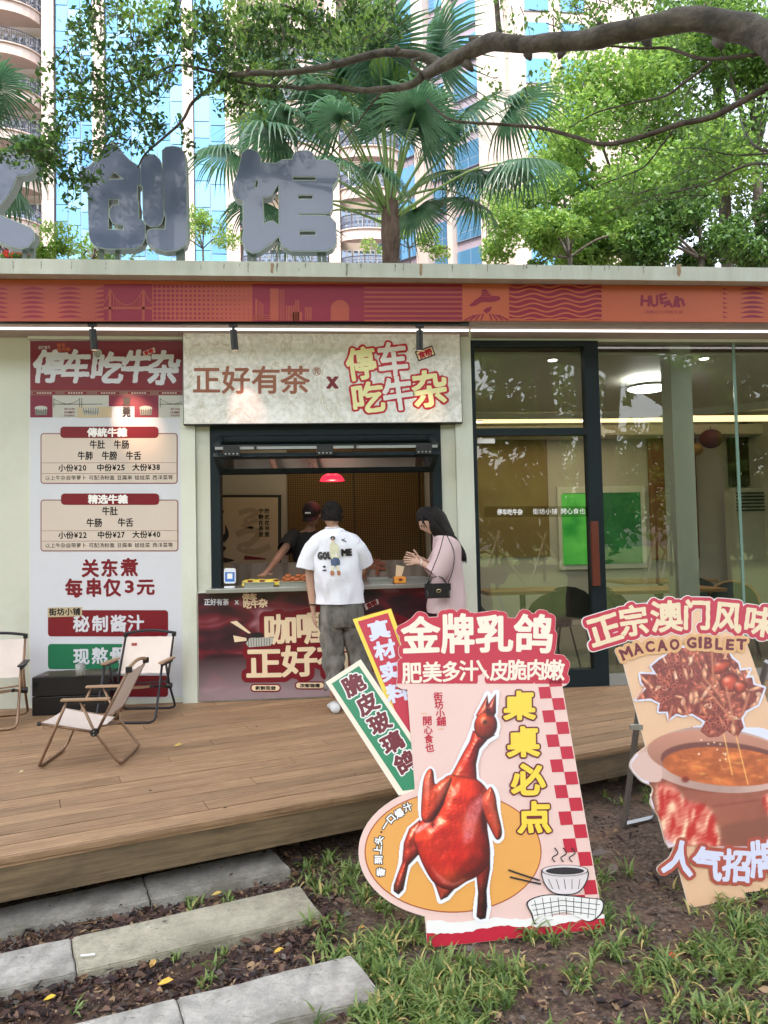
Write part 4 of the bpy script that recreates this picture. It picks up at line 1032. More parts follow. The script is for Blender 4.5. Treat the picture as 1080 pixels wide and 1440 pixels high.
def union_letter(t, parts, holes, posts):
    allp = np.array([p for l in parts for p in l]); res = .6
    xs = np.arange(allp[:, 0].min()-5, allp[:, 0].max()+5, res); ys = np.arange(allp[:, 1].min()-5, allp[:, 1].max()+5, res)
    X, Y = np.meshgrid(xs, ys); F = np.full(X.shape, 1e3); E_ = F.copy()
    for l in parts:
        D = sdf(loops_to_segs(l), X, Y); F = np.minimum(F, D); E_ = np.minimum(E_, D)
    for h in holes: F = np.maximum(F, -sdf(loops_to_segs(h), X, Y)); E_ = np.maximum(E_, -sdf(loops_to_segs(h), X, Y))
    FL.slab(grow(F, X, Y, .3, .1), -105, 0, m_lr, 'letter_case', t, m_ls)
    for l in parts:
        D = sdf(loops_to_segs(l), X, Y)
        for h in holes: D = np.maximum(D, -sdf(loops_to_segs(h), X, Y))
        FL.fill(grow(D, X, Y, -.9, .1), 3, m_lf, 'letter_face', t)
    for px, py in posts:
        a = FL.P(px, py); B().box(a.x-.018, a.x+.018, LY+.05, LY+.09, 4.0855, a.z+.05).build('post', m_ls, t)
        B().box(a.x-.05, a.x+.05, LY+.03, LY+.11, 4.0855, 4.092).build('post_foot', m_ls, t)
union_letter(t, [ch1a, ch1b, ch1c], [h1, h2], [(139.5, 350), (163, 350), (249, 350), (255, 350)])
S = lambda l: [(310+x/6, 190+y/6) for x, y in l]
c2a = S([(180, 150), (215, 120), (260, 116), (310, 135), (338, 175), (345, 228), (470, 236), (520, 205), (605, 200), (615, 155), (660, 130), (740, 128), (780, 150), (805, 208), (920, 208), (975, 235), (1000, 290), (985, 380), (950, 430), (950, 610), (925, 655), (880, 668), (885, 676), (930, 690), (975, 740), (982, 900), (950, 955), (890, 980), (600, 980), (530, 945), (498, 890), (495, 860), (420, 925), (330, 985), (270, 1000), (210, 960), (180, 890), (192, 800), (190, 560), (130, 535), (100, 480), (108, 410), (140, 330)])
n1 = S([(358, 530), (430, 520), (470, 450), (478, 425), (490, 430), (492, 760), (440, 720), (400, 728), (368, 752)])
hs_ = [S([(290, 440), (302, 385), (320, 392), (306, 440)]), S([(612, 355), (803, 355), (803, 380), (612, 380)]), S([(657, 510), (777, 510), (777, 537), (657, 537)]), S([(668, 812), (803, 812), (803, 843), (668, 843)]), S([(660, 664), (930, 668), (930, 676), (660, 672)])]
t = empty('roof_letter', (FL.P(400, 360).x, LY+.08, 4.085), 'grey bubble shaped roof character above the signboard', 'roof letter', 'large grey characters standing on the roof edge')
union_letter(t, [c2a], [n1]+hs_, [(350, 355), (357, 355), (449, 355), (456, 355)])
S = lambda l: [(x/7.714, 200+y/7.714) for x, y in l]
c3 = S([(-900, 115), (240, 115), (310, 135), (365, 200), (378, 270), (355, 330), (290, 360), (190, 368), (120, 540), (0, 700), (-20, 780), (200, 870), (330, 925), (375, 980), (375, 1060), (310, 1140), (240, 1160), (100, 1130), (-60, 1060), (-250, 950), (-420, 1080), (-700, 1150), (-800, 1060), (-500, 800), (-700, 400), (-900, 350)])
t = empty('roof_letter', (FL.P(0, 360).x, LY+.08, 4.085), 'grey roof character cut off by the left edge of the picture', 'roof letter', 'large grey characters standing on the roof edge')
union_letter(t, [c3], [], [(31, 355), (42, 355)])
# ================================================================ ground
def soilmat():
    m = bpy.data.materials.new('soil_and_lawn'); m.use_nodes = True; t = m.node_tree; b = t.nodes['Principled BSDF']; L = t.links.new
    tc = t.nodes.new('ShaderNodeTexCoord')
    def ns(sc, det=6, rough=.6):
        n = t.nodes.new('ShaderNodeTexNoise'); n.inputs['Scale'].default_value = sc; n.inputs['Detail'].default_value = det; n.inputs['Roughness'].default_value = rough; L(tc.outputs['Object'], n.inputs[0]); return n
    def ramp(n, *st):
        r = t.nodes.new('ShaderNodeValToRGB'); L(n.outputs[0], r.inputs[0]); e = r.color_ramp.elements
        e[0].position, e[0].color = st[0]; e[1].position, e[1].color = st[-1]
        for p, c in st[1:-1]: q = e.new(p); q.color = c
        return r
    r1 = ramp(ns(38, 9, .75), (.36, (.04, .026, .019, 1)), (.5, (.15, .098, .07, 1)), (.64, (.32, .225, .165, 1)))
    r2 = ramp(ns(3.5, 5), (.5, (0, 0, 0, 1)), (.66, (1, 1, 1, 1)))
    mx = t.nodes.new('ShaderNodeMixRGB'); L(r2.outputs[0], mx.inputs[0]); L(r1.outputs[0], mx.inputs[1])
    r3 = ramp(ns(50, 8, .7), (.3, (.19, .10, .06, 1)), (.7, (.36, .21, .14, 1))); L(r3.outputs[0], mx.inputs[2])
    gr = ramp(ns(2.5, 10, .8), (.3, (.10, .15, .03, 1)), (.7, (.24, .30, .08, 1)))
    sp = t.nodes.new('ShaderNodeSeparateXYZ'); L(tc.outputs['Object'], sp.inputs[0])
    mr = t.nodes.new('ShaderNodeMapRange'); mr.inputs[1].default_value = -9.2; mr.inputs[2].default_value = -10.4; L(sp.outputs[1], mr.inputs[0])
    m2 = t.nodes.new('ShaderNodeMixRGB'); L(mr.outputs[0], m2.inputs[0]); L(mx.outputs[0], m2.inputs[1]); L(gr.outputs[0], m2.inputs[2])
    L(m2.outputs[0], b.inputs['Base Color']); b.inputs['Roughness'].default_value = .95
    bp = t.nodes.new('ShaderNodeBump'); bp.inputs['Strength'].default_value = .9; bp.inputs['Distance'].default_value = .02
    L(ns(60, 8, .8).outputs[0], bp.inputs['Height']); L(bp.outputs[0], b.inputs['Normal'])
    return m
def gz(x, y):
    if y > -1.0 or y < -8 or x < -5 or x > 7: f = 0.25
    else: f = 1
    return (.022*noise.noise((x*2.1, y*2.1, 3))+.012*noise.noise((x*9, y*9, 7))+.006*noise.noise((x*31, y*31, 1)))*f
xs = sorted(set([-150, -80, -40, -20, -10, -6, -4]+[-3+i*.035 for i in range(170)]+[3, 3.5, 4, 5, 7, 10, 20, 40, 80, 150]))
ys = sorted(set([-150, -90, -50, -30, -20, -14, -10, -8, -6.5, -5.5]+[-5+i*.035 for i in range(90)]+[-1.5, -1, 0, 3, 8, 15, 30, 60, 120, 200]))
g = [[Vector((x, y, gz(x, y))) for x in xs] for y in ys]
B().sheet(g).build('ground', soilmat(), None, smooth=True, origin=(0, 0, 0), kind='structure')

# ================================================================ deck of planks
ANG = math.atan2(1.341, 3.503); du = Vector((math.cos(ANG), math.sin(ANG), 0)); dv = Vector((-math.sin(ANG), math.cos(ANG), 0))
E0 = PZ(0, 1205, .36)
def plankmat(name, c1, c2):
    m = bpy.data.materials.new(name); m.use_nodes = True; t = m.node_tree; b = t.nodes['Principled BSDF']; L = t.links.new
    tc = t.nodes.new('ShaderNodeTexCoord'); mp = t.nodes.new('ShaderNodeMapping'); mp.inputs['Rotation'].default_value = (0, 0, -ANG)
    oi = t.nodes.new('ShaderNodeObjectInfo'); ad = t.nodes.new('ShaderNodeVectorMath'); L(tc.outputs['Object'], mp.inputs[0])
    mp2 = t.nodes.new('ShaderNodeMapping'); mp2.inputs['Scale'].default_value = (1.2, 26, 26); L(mp.outputs[0], ad.inputs[0]); L(oi.outputs['Random'], ad.inputs[1]); L(ad.outputs[0], mp2.inputs[0])
    n = t.nodes.new('ShaderNodeTexNoise'); n.inputs['Scale'].default_value = 2.2; n.inputs['Detail'].default_value = 9; n.inputs['Roughness'].default_value = .7; n.inputs['Distortion'].default_value = .8; L(mp2.outputs[0], n.inputs[0])
    r = t.nodes.new('ShaderNodeValToRGB'); L(n.outputs[0], r.inputs[0]); e = r.color_ramp.elements
    e[0].position = .32; e[0].color = c1; e[1].position = .68; e[1].color = c2
    n3 = t.nodes.new('ShaderNodeTexNoise'); n3.inputs['Scale'].default_value = 1.1; n3.inputs['Detail'].default_value = 5; L(tc.outputs['Object'], n3.inputs[0])
    hs = t.nodes.new('ShaderNodeHueSaturation'); L(r.outputs[0], hs.inputs['Color'])
    mr = t.nodes.new('ShaderNodeMapRange'); mr.inputs[1].default_value = .3; mr.inputs[2].default_value = .7; mr.inputs[3].default_value = .8; mr.inputs[4].default_value = 1.18; L(n3.outputs[0], mr.inputs[0])
    mr2 = t.nodes.new('ShaderNodeMath'); mr2.operation = 'MULTIPLY_ADD'; mr2.inputs[1].default_value = .30; L(oi.outputs['Random'], mr2.inputs[0]); 
    sb_ = t.nodes.new('ShaderNodeMath'); sb_.operation = 'SUBTRACT'; sb_.inputs[1].default_value = .15; L(mr.outputs[0], sb_.inputs[0]); L(sb_.outputs[0], mr2.inputs[2]); L(mr2.outputs[0], hs.inputs['Value'])
    L(hs.outputs[0], b.inputs['Base Color']); b.inputs['Roughness'].default_value = .62
    bp = t.nodes.new('ShaderNodeBump'); bp.inputs['Strength'].default_value = .35; bp.inputs['Distance'].default_value = .004; L(n.outputs[0], bp.inputs['Height']); L(bp.outputs[0], b.inputs['Normal'])
    return m
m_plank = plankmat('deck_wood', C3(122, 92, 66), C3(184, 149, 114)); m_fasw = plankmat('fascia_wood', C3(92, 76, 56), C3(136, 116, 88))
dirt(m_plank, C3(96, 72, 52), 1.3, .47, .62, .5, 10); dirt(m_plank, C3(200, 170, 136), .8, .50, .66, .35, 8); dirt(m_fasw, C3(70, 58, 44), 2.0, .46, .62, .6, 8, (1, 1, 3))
deck = empty('deck', (E0.x, E0.y, 0), kind='structure')
def clip(poly, a, n):
    """keep the part where (p-a).n <= 0"""
    out = []
    for i in range(len(poly)):
        p, q = poly[i], poly[(i+1) % len(poly)]; dp, dq = (p-a).dot(n), (q-a).dot(n)
        if dp <= 0: out.append(p)
        if dp*dq < 0: out.append(p+(q-p)*(dp/(dp-dq)))
    return out
BW, GAP = .142, .007
LIM = Vector((0, -.002, 0)); nY = Vector((0, 1, 0))
for r_ in range(34):
    v0 = r_*BW; off = ((r_*1.37) % 2.4)
    u = -5.2+off-2.4
    while u < 8.2:
        a = E0+du*(u+.0015)+dv*(v0+GAP/2); P = [a, a+du*2.397, a+du*2.397+dv*(BW-GAP), a+dv*(BW-GAP)]
        u += 2.4
        for w_ in (Vector((-5, 0, 0)),): P = clip(P, w_, Vector((-1, 0, 0)))
        if len(P) > 2: P = clip(P, LIM, nY)
        if len(P) > 2: P = clip(P, Vector((7, 0, 0)), Vector((1, 0, 0)))
        if len(P) < 3: continue
        n = len(P); z1 = .36-random.uniform(0, .0018); dz = random.uniform(-.0008, .0008)
        top = [Vector((p.x, p.y, z1)) for p in P]; c = sum(top, Vector())/n
        ins = [p+(c-p).normalized()*.003 for p in top]; 
        V = [Vector((p.x, p.y, z1)) for p in ins]+[Vector((p.x, p.y, z1-.003)) for p in P]+[Vector((p.x, p.y, z1-.028)) for p in P]
        F = [tuple(range(n))]+[(i, (i+1) % n, n+(i+1) % n, n+i) for i in range(n)]+[(n+i, n+(i+1) % n, 2*n+(i+1) % n, 2*n+i) for i in range(n)]
        mesh('plank', V, F, m_plank, deck, origin=(c.x, c.y, z1))
# edge nosing, fascia boards, joists, posts below
def along(name, v0, v1, z0, z1, m, ln=2.4, off=0.0, k0=-6.0, k1=8.4, bev=0.0):
    u = k0+off
    while u < k1:
        a = E0+du*(u+.001)+dv*v0; b_ = E0+du*(u+ln-.001)+dv*v0; c = b_+dv*(v1-v0); d = a+dv*(v1-v0)
        u += ln
        V = [Vector((p.x, p.y, z)) for z in (z0, z1) for p in (a, b_, c, d)]
        mesh(name, V, [(3, 2, 1, 0), (4, 5, 6, 7), (0, 1, 5, 4), (1, 2, 6, 5), (2, 3, 7, 6), (3, 0, 4, 7)], m, deck)
along('edge_trim', -.024, -.001, .333, .3585, m_plank, off=.4)
along('edge_trim', -.012, -.001, .314, .330, m_plank, off=.4)
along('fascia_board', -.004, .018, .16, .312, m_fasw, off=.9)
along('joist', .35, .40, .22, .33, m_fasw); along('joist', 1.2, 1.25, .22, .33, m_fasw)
for k in range(-4, 9):
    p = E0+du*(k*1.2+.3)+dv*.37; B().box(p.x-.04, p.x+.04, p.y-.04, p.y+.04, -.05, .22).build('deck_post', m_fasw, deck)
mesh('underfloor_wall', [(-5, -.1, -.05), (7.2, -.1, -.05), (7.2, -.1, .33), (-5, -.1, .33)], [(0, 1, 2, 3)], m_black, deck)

# ================================================================ stone slab path
m_stone = mat('grey_stone', C3(150, 146, 140), .75, col2=C3(200, 195, 187), scale=14, contrast=.42, bump=.45, bscale=90, detail=12)
m_stone2 = mat('warm_grey_stone', C3(150, 144, 126), .75, col2=C3(198, 191, 170), scale=11, contrast=.42, bump=.45, bscale=90, detail=12)
for m_ in (m_stone, m_stone2): dirt(m_, C3(86, 78, 66), 2.6, .46, .62, .5); dirt(m_, C3(70, 66, 60), 30, .62, .70, .6, 4); dirt(m_, C3(96, 104, 70), 1.2, .52, .68, .35)
path = empty('path', (-.5, -3.7, 0), kind='structure')
SZ = .05
def slab(pxs, m, z=SZ):
    P = [PZ(x, y, z) for x, y in pxs]; c = sum(P, Vector())/4
    bm = bmesh.new(); vs = [bm.verts.new((p.x, p.y, zz)) for zz in (-.03, z) for p in P]
    for f in [(3, 2, 1, 0), (4, 5, 6, 7), (0, 1, 5, 4), (1, 2, 6, 5), (2, 3, 7, 6), (3, 0, 4, 7)]: bm.faces.new([vs[i] for i in f])
    bmesh.ops.recalc_face_normals(bm, faces=bm.faces[:])
    bmesh.ops.bevel(bm, geom=bm.edges[:], offset=.006, segments=2, affect='EDGES')
    bmesh.ops.subdivide_edges(bm, edges=[e for e in bm.edges if e.calc_length() > .2], cuts=14, use_grid_fill=True)
    for v in bm.verts: v.co += Vector((0, 0, .003*noise.noise(v.co*6)))+Vector((noise.noise(v.co*14+Vector((5, 0, 0))), noise.noise(v.co*14), 0))*.0055
    V = [v.co.copy() for v in bm.verts]; F = [[v.index for v in f.verts] for f in bm.faces]; bm.free()
    return mesh('stone_slab', V, F, m, path, origin=(c.x, c.y, 0))
def lerp(a, b, t): return (a[0]+(b[0]-a[0])*t, a[1]+(b[1]-a[1])*t)
# corners: back-left, back-right, front-right, front-left in photograph pixels (left ends run out of the frame)
slab([(201.5, 1232.5), (382, 1193), (409, 1222), (213, 1264)], m_stone)
slab([(-160, 1311), (199.5, 1233), (211, 1264.5), (-160, 1345)], m_stone)
slab([(101, 1317.5), (422, 1245), (453, 1286), (108.5, 1368)], m_stone2)
slab([(-190, 1382), (99, 1318), (106.5, 1368.5), (-190, 1436)], m_stone)
slab([(250, 1402.5), (493, 1342), (541, 1401), (268, 1468)], m_stone)
slab([(-40, 1475), (248, 1403), (266, 1468.5), (-40, 1540)], m_stone)

# ================================================================ leaf litter, grass, single leaves
def in_slab(x, y):
    p = proj((x, y, SZ)); px, py = p
    for a, b_, c, d in (((-160, 1311), (382, 1193), (409, 1222), (-160, 1345)), ((-190, 1382), (422, 1245), (453, 1286), (-190, 1436)), ((-40, 1475), (493, 1342), (541, 1401), (-40, 1540))):
        q = [a, b_, c, d]; s_ = [(q[(i+1) % 4][0]-q[i][0])*(py-q[i][1])-(q[(i+1) % 4][1]-q[i][1])*(px-q[i][0]) for i in range(4)]
        if all(v > -60 for v in s_): return True
    return False
def edge_v(x, y): return (Vector((x, y, 0))-Vector((E0.x, E0.y, 0))).dot(dv)
litter_cols = [C3(66, 46, 44), C3(84, 60, 54), C3(112, 86, 72), C3(48, 36, 38), C3(158, 130, 100), C3(104, 96, 90)]
V, F, MI = [], [], []
def leafgeo(cx, cy, cz, ln, wd, rz, tilt, roll, curl):
    k = len(V); c, s_ = math.cos(rz), math.sin(rz); out = []
    prof = [(-.5, 0), (-.2, .42), (.15, .5), (.5, 0), (.15, -.5), (-.2, -.42)]
    for u_, v_ in prof:
        x = u_*ln; y = v_*wd; z = curl*(abs(v_)*2)**2*wd*.5+math.sin(tilt)*x+math.sin(roll)*y+curl*.3*ln*(u_*2)**2*.3
        out.append((cx+x*c-y*s_, cy+x*s_+y*c, cz+z))
    out.append((cx, cy, cz-.001)); return out
n_l = 0
r = random.Random(3)
while n_l < 7600:
    px = r.uniform(-30, 1110); py = r.uniform(1150, 1470)
    p = PZ(px, py, 0); x, y = p.x, p.y
    if edge_v(x, y) > .25 or in_slab(x, y): continue
    d = 1.0 if px < 480 and py < 1440 else .13
    if r.random() > d*(.35+.65*(noise.noise((x*3, y*3, 9))+.5)): continue
    ln = r.uniform(.010, .030) if r.random() < .8 else r.uniform(.03, .062)
    q = leafgeo(x, y, gz(x, y)+.006+r.uniform(0, .016), ln, ln*r.uniform(.22, .55), r.uniform(0, 6.28), r.uniform(-.5, .5), r.uniform(-.9, .9), r.uniform(-1.2, 1.8))
    k = len(V); V += q; mi = r.choice([0, 0, 1, 1, 3, 3, 2, 2, 4, 5])
    for i in range(6): F.append((k+i, k+(i+1) % 6, k+6)); MI.append(mi)
    n_l += 1
lm = [mat('litter_%s' % nm, c, .8, var=.3, scale=25) for nm, c in zip(('umber', 'russet', 'tan', 'soot', 'straw', 'ash'), litter_cols)]
tag(mesh('leaf_litter', V, F, None, None, ms=lm, mi=MI), 'brown dead leaf litter lying on the soil between the stone slabs', 'leaf litter', kind='stuff')
# small twigs and pebbles
q = B()
for i in range(520):
    px = r.uniform(-20, 1100); py = r.uniform(1160, 1460); p = PZ(px, py, 0)
    if edge_v(p.x, p.y) > .2 or in_slab(p.x, p.y): continue
    a = r.uniform(0, 3.14); l = r.uniform(.02, .08); z = gz(p.x, p.y)+.006
    q.tube([(p.x, p.y, z), (p.x+math.cos(a)*l*.5, p.y+math.sin(a)*l*.5, z+.006), (p.x+math.cos(a+.2)*l, p.y+math.sin(a+.2)*l, z)], .0013, 4, False)
tag(q.build('twigs', mat('twig', C3(150, 120, 90), .9), None), 'thin pale twigs scattered over the bare soil', 'twigs', kind='stuff')
q = B()
for i in range(420):
    px = r.uniform(430, 1100); py = r.uniform(1180, 1460); p = PZ(px, py, 0)
    if edge_v(p.x, p.y) > .2 or in_slab(p.x, p.y): continue
    s_ = r.uniform(.003, .010); q.ball((p.x, p.y, gz(p.x, p.y)+s_*.3), s_, 6, 4, (1, r.uniform(.6, 1), .6))
tag(q.build('pebbles', mat('pebble', C3(150, 128, 108), .9, var=.3, scale=20), None), 'small reddish pebbles and soil crumbs between the grass tufts', 'pebbles', kind='stuff')

# grass: tufts of broad blades
def dens(px, py):
    d = .07
    def bl(cx, cy, rx, ry, w_):
        return w_*math.exp(-(((px-cx)/rx)**2+((py-cy)/ry)**2))
    d += bl(480, 1230, 70, 45, 1)+bl(530, 1300, 75, 50, 1.1)+bl(590, 1400, 110, 55, 1.1)+bl(690, 1410, 130, 45, .7)+bl(1070, 1340, 60, 55, 1.2)+bl(1060, 1420, 90, 45, .9)
    d += bl(860, 1120, 50, 25, 1)+bl(900, 1360, 60, 40, .4)+bl(780, 1310, 90, 14, .9)+bl(850, 1240, 30, 30, .35)+bl(520, 1380, 60, 60, .9)+bl(590, 1430, 120, 30, 1)
    if 240 < px < 330 and 1255 < py < 1275: d += .5
    if px < 455 and not (240 < px < 330): d -= .19
    d -= bl(850, 1420, 60, 28, .5)+bl(700, 1345, 90, 16, .2)+bl(840, 1200, 40, 40, .1)
    return d
V, F, MI = [], [], []
def blade(x, y, z, a, ln, wd, lean, mi, fold=.25):
    k = len(V); c, s_ = math.cos(a), math.sin(a); nseg = 4
    for i in range(nseg+1):
        t = i/nseg; ph = lean*t*1.1; hx_ = ln*(math.sin(lean*t)*t if lean < 1.2 else t*.95); hz_ = ln*t*math.cos(ph*.85)
        w_ = wd*(.55+.9*t if t < .4 else .95*(1-t)/.6)*.5+.0004
        px_ = x+c*hx_; py_ = y+s_*hx_
        V.append((px_-s_*w_, py_+c*w_, z+max(hz_, .002)+w_*fold)); V.append((px_+s_*w_, py_-c*w_, z+max(hz_, .002)+w_*fold))
    for i in range(nseg):
        F.append((k+2*i, k+2*i+1, k+2*i+3, k+2*i+2)); MI.append(mi)
nt_ = 0
while nt_ < 780:
    px = r.uniform(-20, 1110); py = 1095+ (1480-1095)*r.random()**.8
    p = PZ(px, py, 0)
    if edge_v(p.x, p.y) > .12 or in_slab(p.x, p.y): continue
    cl_ = .25+1.9*(noise.noise((p.x*4.2, p.y*4.2, 2))+.22)
    if r.random() > dens(px, py)*cl_: continue
    nt_ += 1; z = gz(p.x, p.y); n = r.randint(5, 11); big = r.uniform(.55, 1.1)
    for b_ in range(n):
        a = r.uniform(0, 6.283); ln = r.uniform(.04, .105)*big; wd = r.uniform(.008, .0145)
        blade(p.x+r.uniform(-.018, .018), p.y+r.uniform(-.018, .018), z+r.uniform(0, .015), a, ln, wd, r.uniform(.5, 1.7), r.choice((0, 0, 1, 1, 2)) if r.random() < .9 else 3)
gm = [leafmat('grass_mid', (.12, .20, .04, 1), (.20, .30, .075, 1), .35, 8), leafmat('grass_light', (.20, .29, .08, 1), (.31, .41, .14, 1), .35, 8), leafmat('grass_dark', (.05, .11, .02, 1), (.10, .18, .045, 1), .3, 8), mat('grass_dry', C3(176, 160, 100), .8)]
tag(mesh('grass', V, F, None, None, ms=gm, mi=MI), 'broad bladed green grass growing in tufts from the soil', 'grass', kind='stuff')
# leaves one can point at
def one_leaf(px, py, z, ln, col, rz, lb, name='fallen_leaf', wd=.5):
    p = PZ(px, py, z); 
    q = leafgeo(p.x, p.y, (z if z > .05 else gz(p.x, p.y)+.02)+.012, ln, ln*wd, rz, .15, .2, .5)
    o = mesh(name, q, [(i, (i+1) % 6, 6) for i in range(6)], mat('leaf_%02x%02x%02x' % col, C3(*col), .6, var=.2, scale=40), None, origin=(p.x, p.y, z))
    tag(o, lb, 'leaf', 'single leaves lying about')
one_leaf(250, 1051, .36, .062, (196, 164, 84), .3, 'curled yellow leaf on the deck right of the folding chair')
one_leaf(30, 1088, .36, .035, (214, 196, 150), 1, 'pale leaf on the deck left of the folding chair')
one_leaf(233, 1396, 0, .06, (226, 178, 70), .2, 'large yellow leaf on the soil above the lowest slab row')
one_leaf(70, 1415, 0, .045, (230, 190, 60), .4, 'bright yellow leaf on the soil at the lower left')
one_leaf(215, 1367, 0, .05, (200, 160, 90), 1.4, 'ochre leaf under the middle of the second slab row')
one_leaf(187, 1361, 0, .045, (206, 180, 110), .2, 'pale ochre leaf tucked against the second slab row')
one_leaf(438, 1380, SZ, .04, (214, 170, 60), 1.7, 'small yellow leaf on the lowest stone slab')
one_leaf(290, 1413, SZ, .035, (120, 78, 60), .9, 'small brown leaf near the joint of the lowest slabs')
one_leaf(392, 1345, 0, .045, (210, 170, 70), .4, 'yellow leaf on the soil right of the middle, between second and third slab rows')
one_leaf(355, 1205, SZ, .035, (176, 84, 50), .7, 'rusty leaf near the right end of the first slab row')
one_leaf(140, 1342, SZ, .04, (150, 84, 60), 2.1, 'reddish brown leaf right of the joint in the second slab row')
one_leaf(270, 1263, 0, .05, (168, 80, 56), .9, 'rust red leaf in the litter strip under the first slab row')
one_leaf(305, 1265, 0, .05, (206, 176, 96), .3, 'straw yellow leaf in the litter strip under the first slab row')
one_leaf(946, 1352, 0, .045, (196, 84, 40), .5, 'orange leaf in the grass at the lower right')
one_leaf(508, 1316, 0, .035, (222, 150, 70), .5, 'orange tipped leaf in the grass right of the slabs')
one_leaf(862, 1232, 0, .11, (122, 108, 98), .9, 'big dry grey leaf standing between the two cardboard signs', wd=.4)
one_leaf(843, 1208, 0, .10, (112, 100, 96), .1, 'big dry grey leaf lying beside the checkered sign edge')
p = PZ(124, 1346, SZ)
tag(B().tube([(p.x-.028, p.y-.008, SZ+.012), (p.x+.028, p.y-.004, SZ+.012)], .0045, 8).build('cigarette_stub', m_white, None), 'white cigarette stub on the second slab row', 'cigarette stub')
small = [(70, 1276, 1), (170, 1275, 0), (280, 1222, 2), (262, 1229, 4), (312, 1222, 4), (325, 1232, 1), (188, 1243, 4), (135, 1250, 0), (220, 1341, 2), (372, 1200, 0), (300, 1340, 3), (232, 1298, 0)]
V, F, MI = [], [], []
for px, py, mi in small+[(r.uniform(0, 860), r.uniform(985, 1150), r.choice([0, 1, 3, 4])) for _ in range(26)]:
    z = SZ if py > 1180 else .36; p = PZ(px, py, z)
    if z > .3 and edge_v(p.x, p.y) < .05: continue
    k = len(V); l = r.uniform(.012, .03); V += leafgeo(p.x, p.y, z+.007, l, l*.5, r.uniform(0, 6), .1, .1, .4)
    for i in range(6): F.append((k+i, k+(i+1) % 6, k+6)); MI.append(mi)
tag(mesh('leaf_crumbs', V, F, None, None, ms=lm, mi=MI), 'tiny dry leaf crumbs scattered over deck and slabs', 'leaf crumbs', kind='stuff')
# ================================================================ left tower
TY = 46.0
m_gran = mat('pink_granite', C3(184, 166, 160), .5, var=.08, scale=1.2); m_beige = mat('beige_render', C3(172, 156, 144), .6, var=.04, scale=.5)
m_sky1 = mat('curtain_glass', (.10, .27, .46, 1), .08, .45, spec=.8); m_sky2 = mat('curtain_glass_pale', (.15, .33, .50, 1), .1, .4, spec=.8); m_sky3 = mat('curtain_glass_deep', (.07, .20, .38, 1), .07, .5, spec=.8)
m_mull = mat('mullion_grey', C3(120, 140, 165), .4); m_wf = mat('window_white', C3(214, 216, 222), .5); m_rail = mat('rail_black', C3(50, 54, 74), .5)
m_pane = mat('pane_grey', (.20, .25, .32, 1), .08, .5)
tw = empty('apartment_tower', (0, TY, 0), 'beige granite apartment tower with blue glass strips and curved balconies on the left', 'building')
TX = lambda px: PY(px, 200, TY).x
Hc = 50.0
def shared(proto, loc, parent, name=None):
    o = proto.copy(); COL.objects.link(o); o.parent = parent; o.location = Vector(loc)-wloc(parent); return o
B().box(TX(-60), TX(520), TY+1.2, TY+12, 0, Hc).build('core_wall', m_beige, tw)
FLH = 3.0
# granite piers as stacked panels
for a, b_ in ((58.5, 75.5), (130, 147), (257, 272), (317, 336)):
    x0, x1 = TX(a), TX(b_); B().box(x0+.02, x1-.02, TY+.05, TY+1.2, 0, Hc).build('pier_core', mat('pier_joint', C3(150, 132, 128), .8), tw)  # core in a darker tone, seen in the joints between panels
    pr = None; z = 16.0; h = 1.0
    while z < 44:
        if pr is None: pr = B().box(x0, x1, TY-.03, TY+.05, z+.012, z+h-.012).build('stone_panel', m_gran, tw, origin=(x0, TY, z))
        else: shared(pr, (x0, TY, z), tw)
        z += h
# curtain glass: panes in a slightly uneven plane
for a, b_, nc in ((76, 130, 3), (147, 257, 6), (272, 317, 2)):
    x0, x1 = TX(a), TX(b_); wd = (x1-x0)/nc; prs = {}
    B().box(x0, x1, TY+.3, TY+1.2, 0, Hc).build('curtain_backing', m_mull, tw)
    for c_ in range(nc):
        z = 16.5-(c_ % 3)*.25; k = 0
        while z < 43:
            h = (1.9, 1.2)[k % 2]; k += 1
            key = (h, random.choice((0, 1, 2)))
            if key not in prs:
                t_ = random.uniform(-.012, .012)
                prs[key] = mesh('window_pane', [(x0+.04, TY+.25, z), (x0+wd-.04, TY+.25+t_, z), (x0+wd-.04, TY+.25+t_*.5, z+h-.07), (x0+.04, TY+.25-t_, z+h-.07)], [(0, 1, 2, 3)], (m_sky1, m_sky2, m_sky3)[key[1]], tw, origin=(x0, TY+.25, z))
            o = shared(prs[key], (x0+c_*wd, TY+.25, z), tw); o.rotation_euler = (random.uniform(-.012, .012), 0, random.uniform(-.015, .015))
            z += h
    for pr in prs.values(): bpy.data.objects.remove(pr)
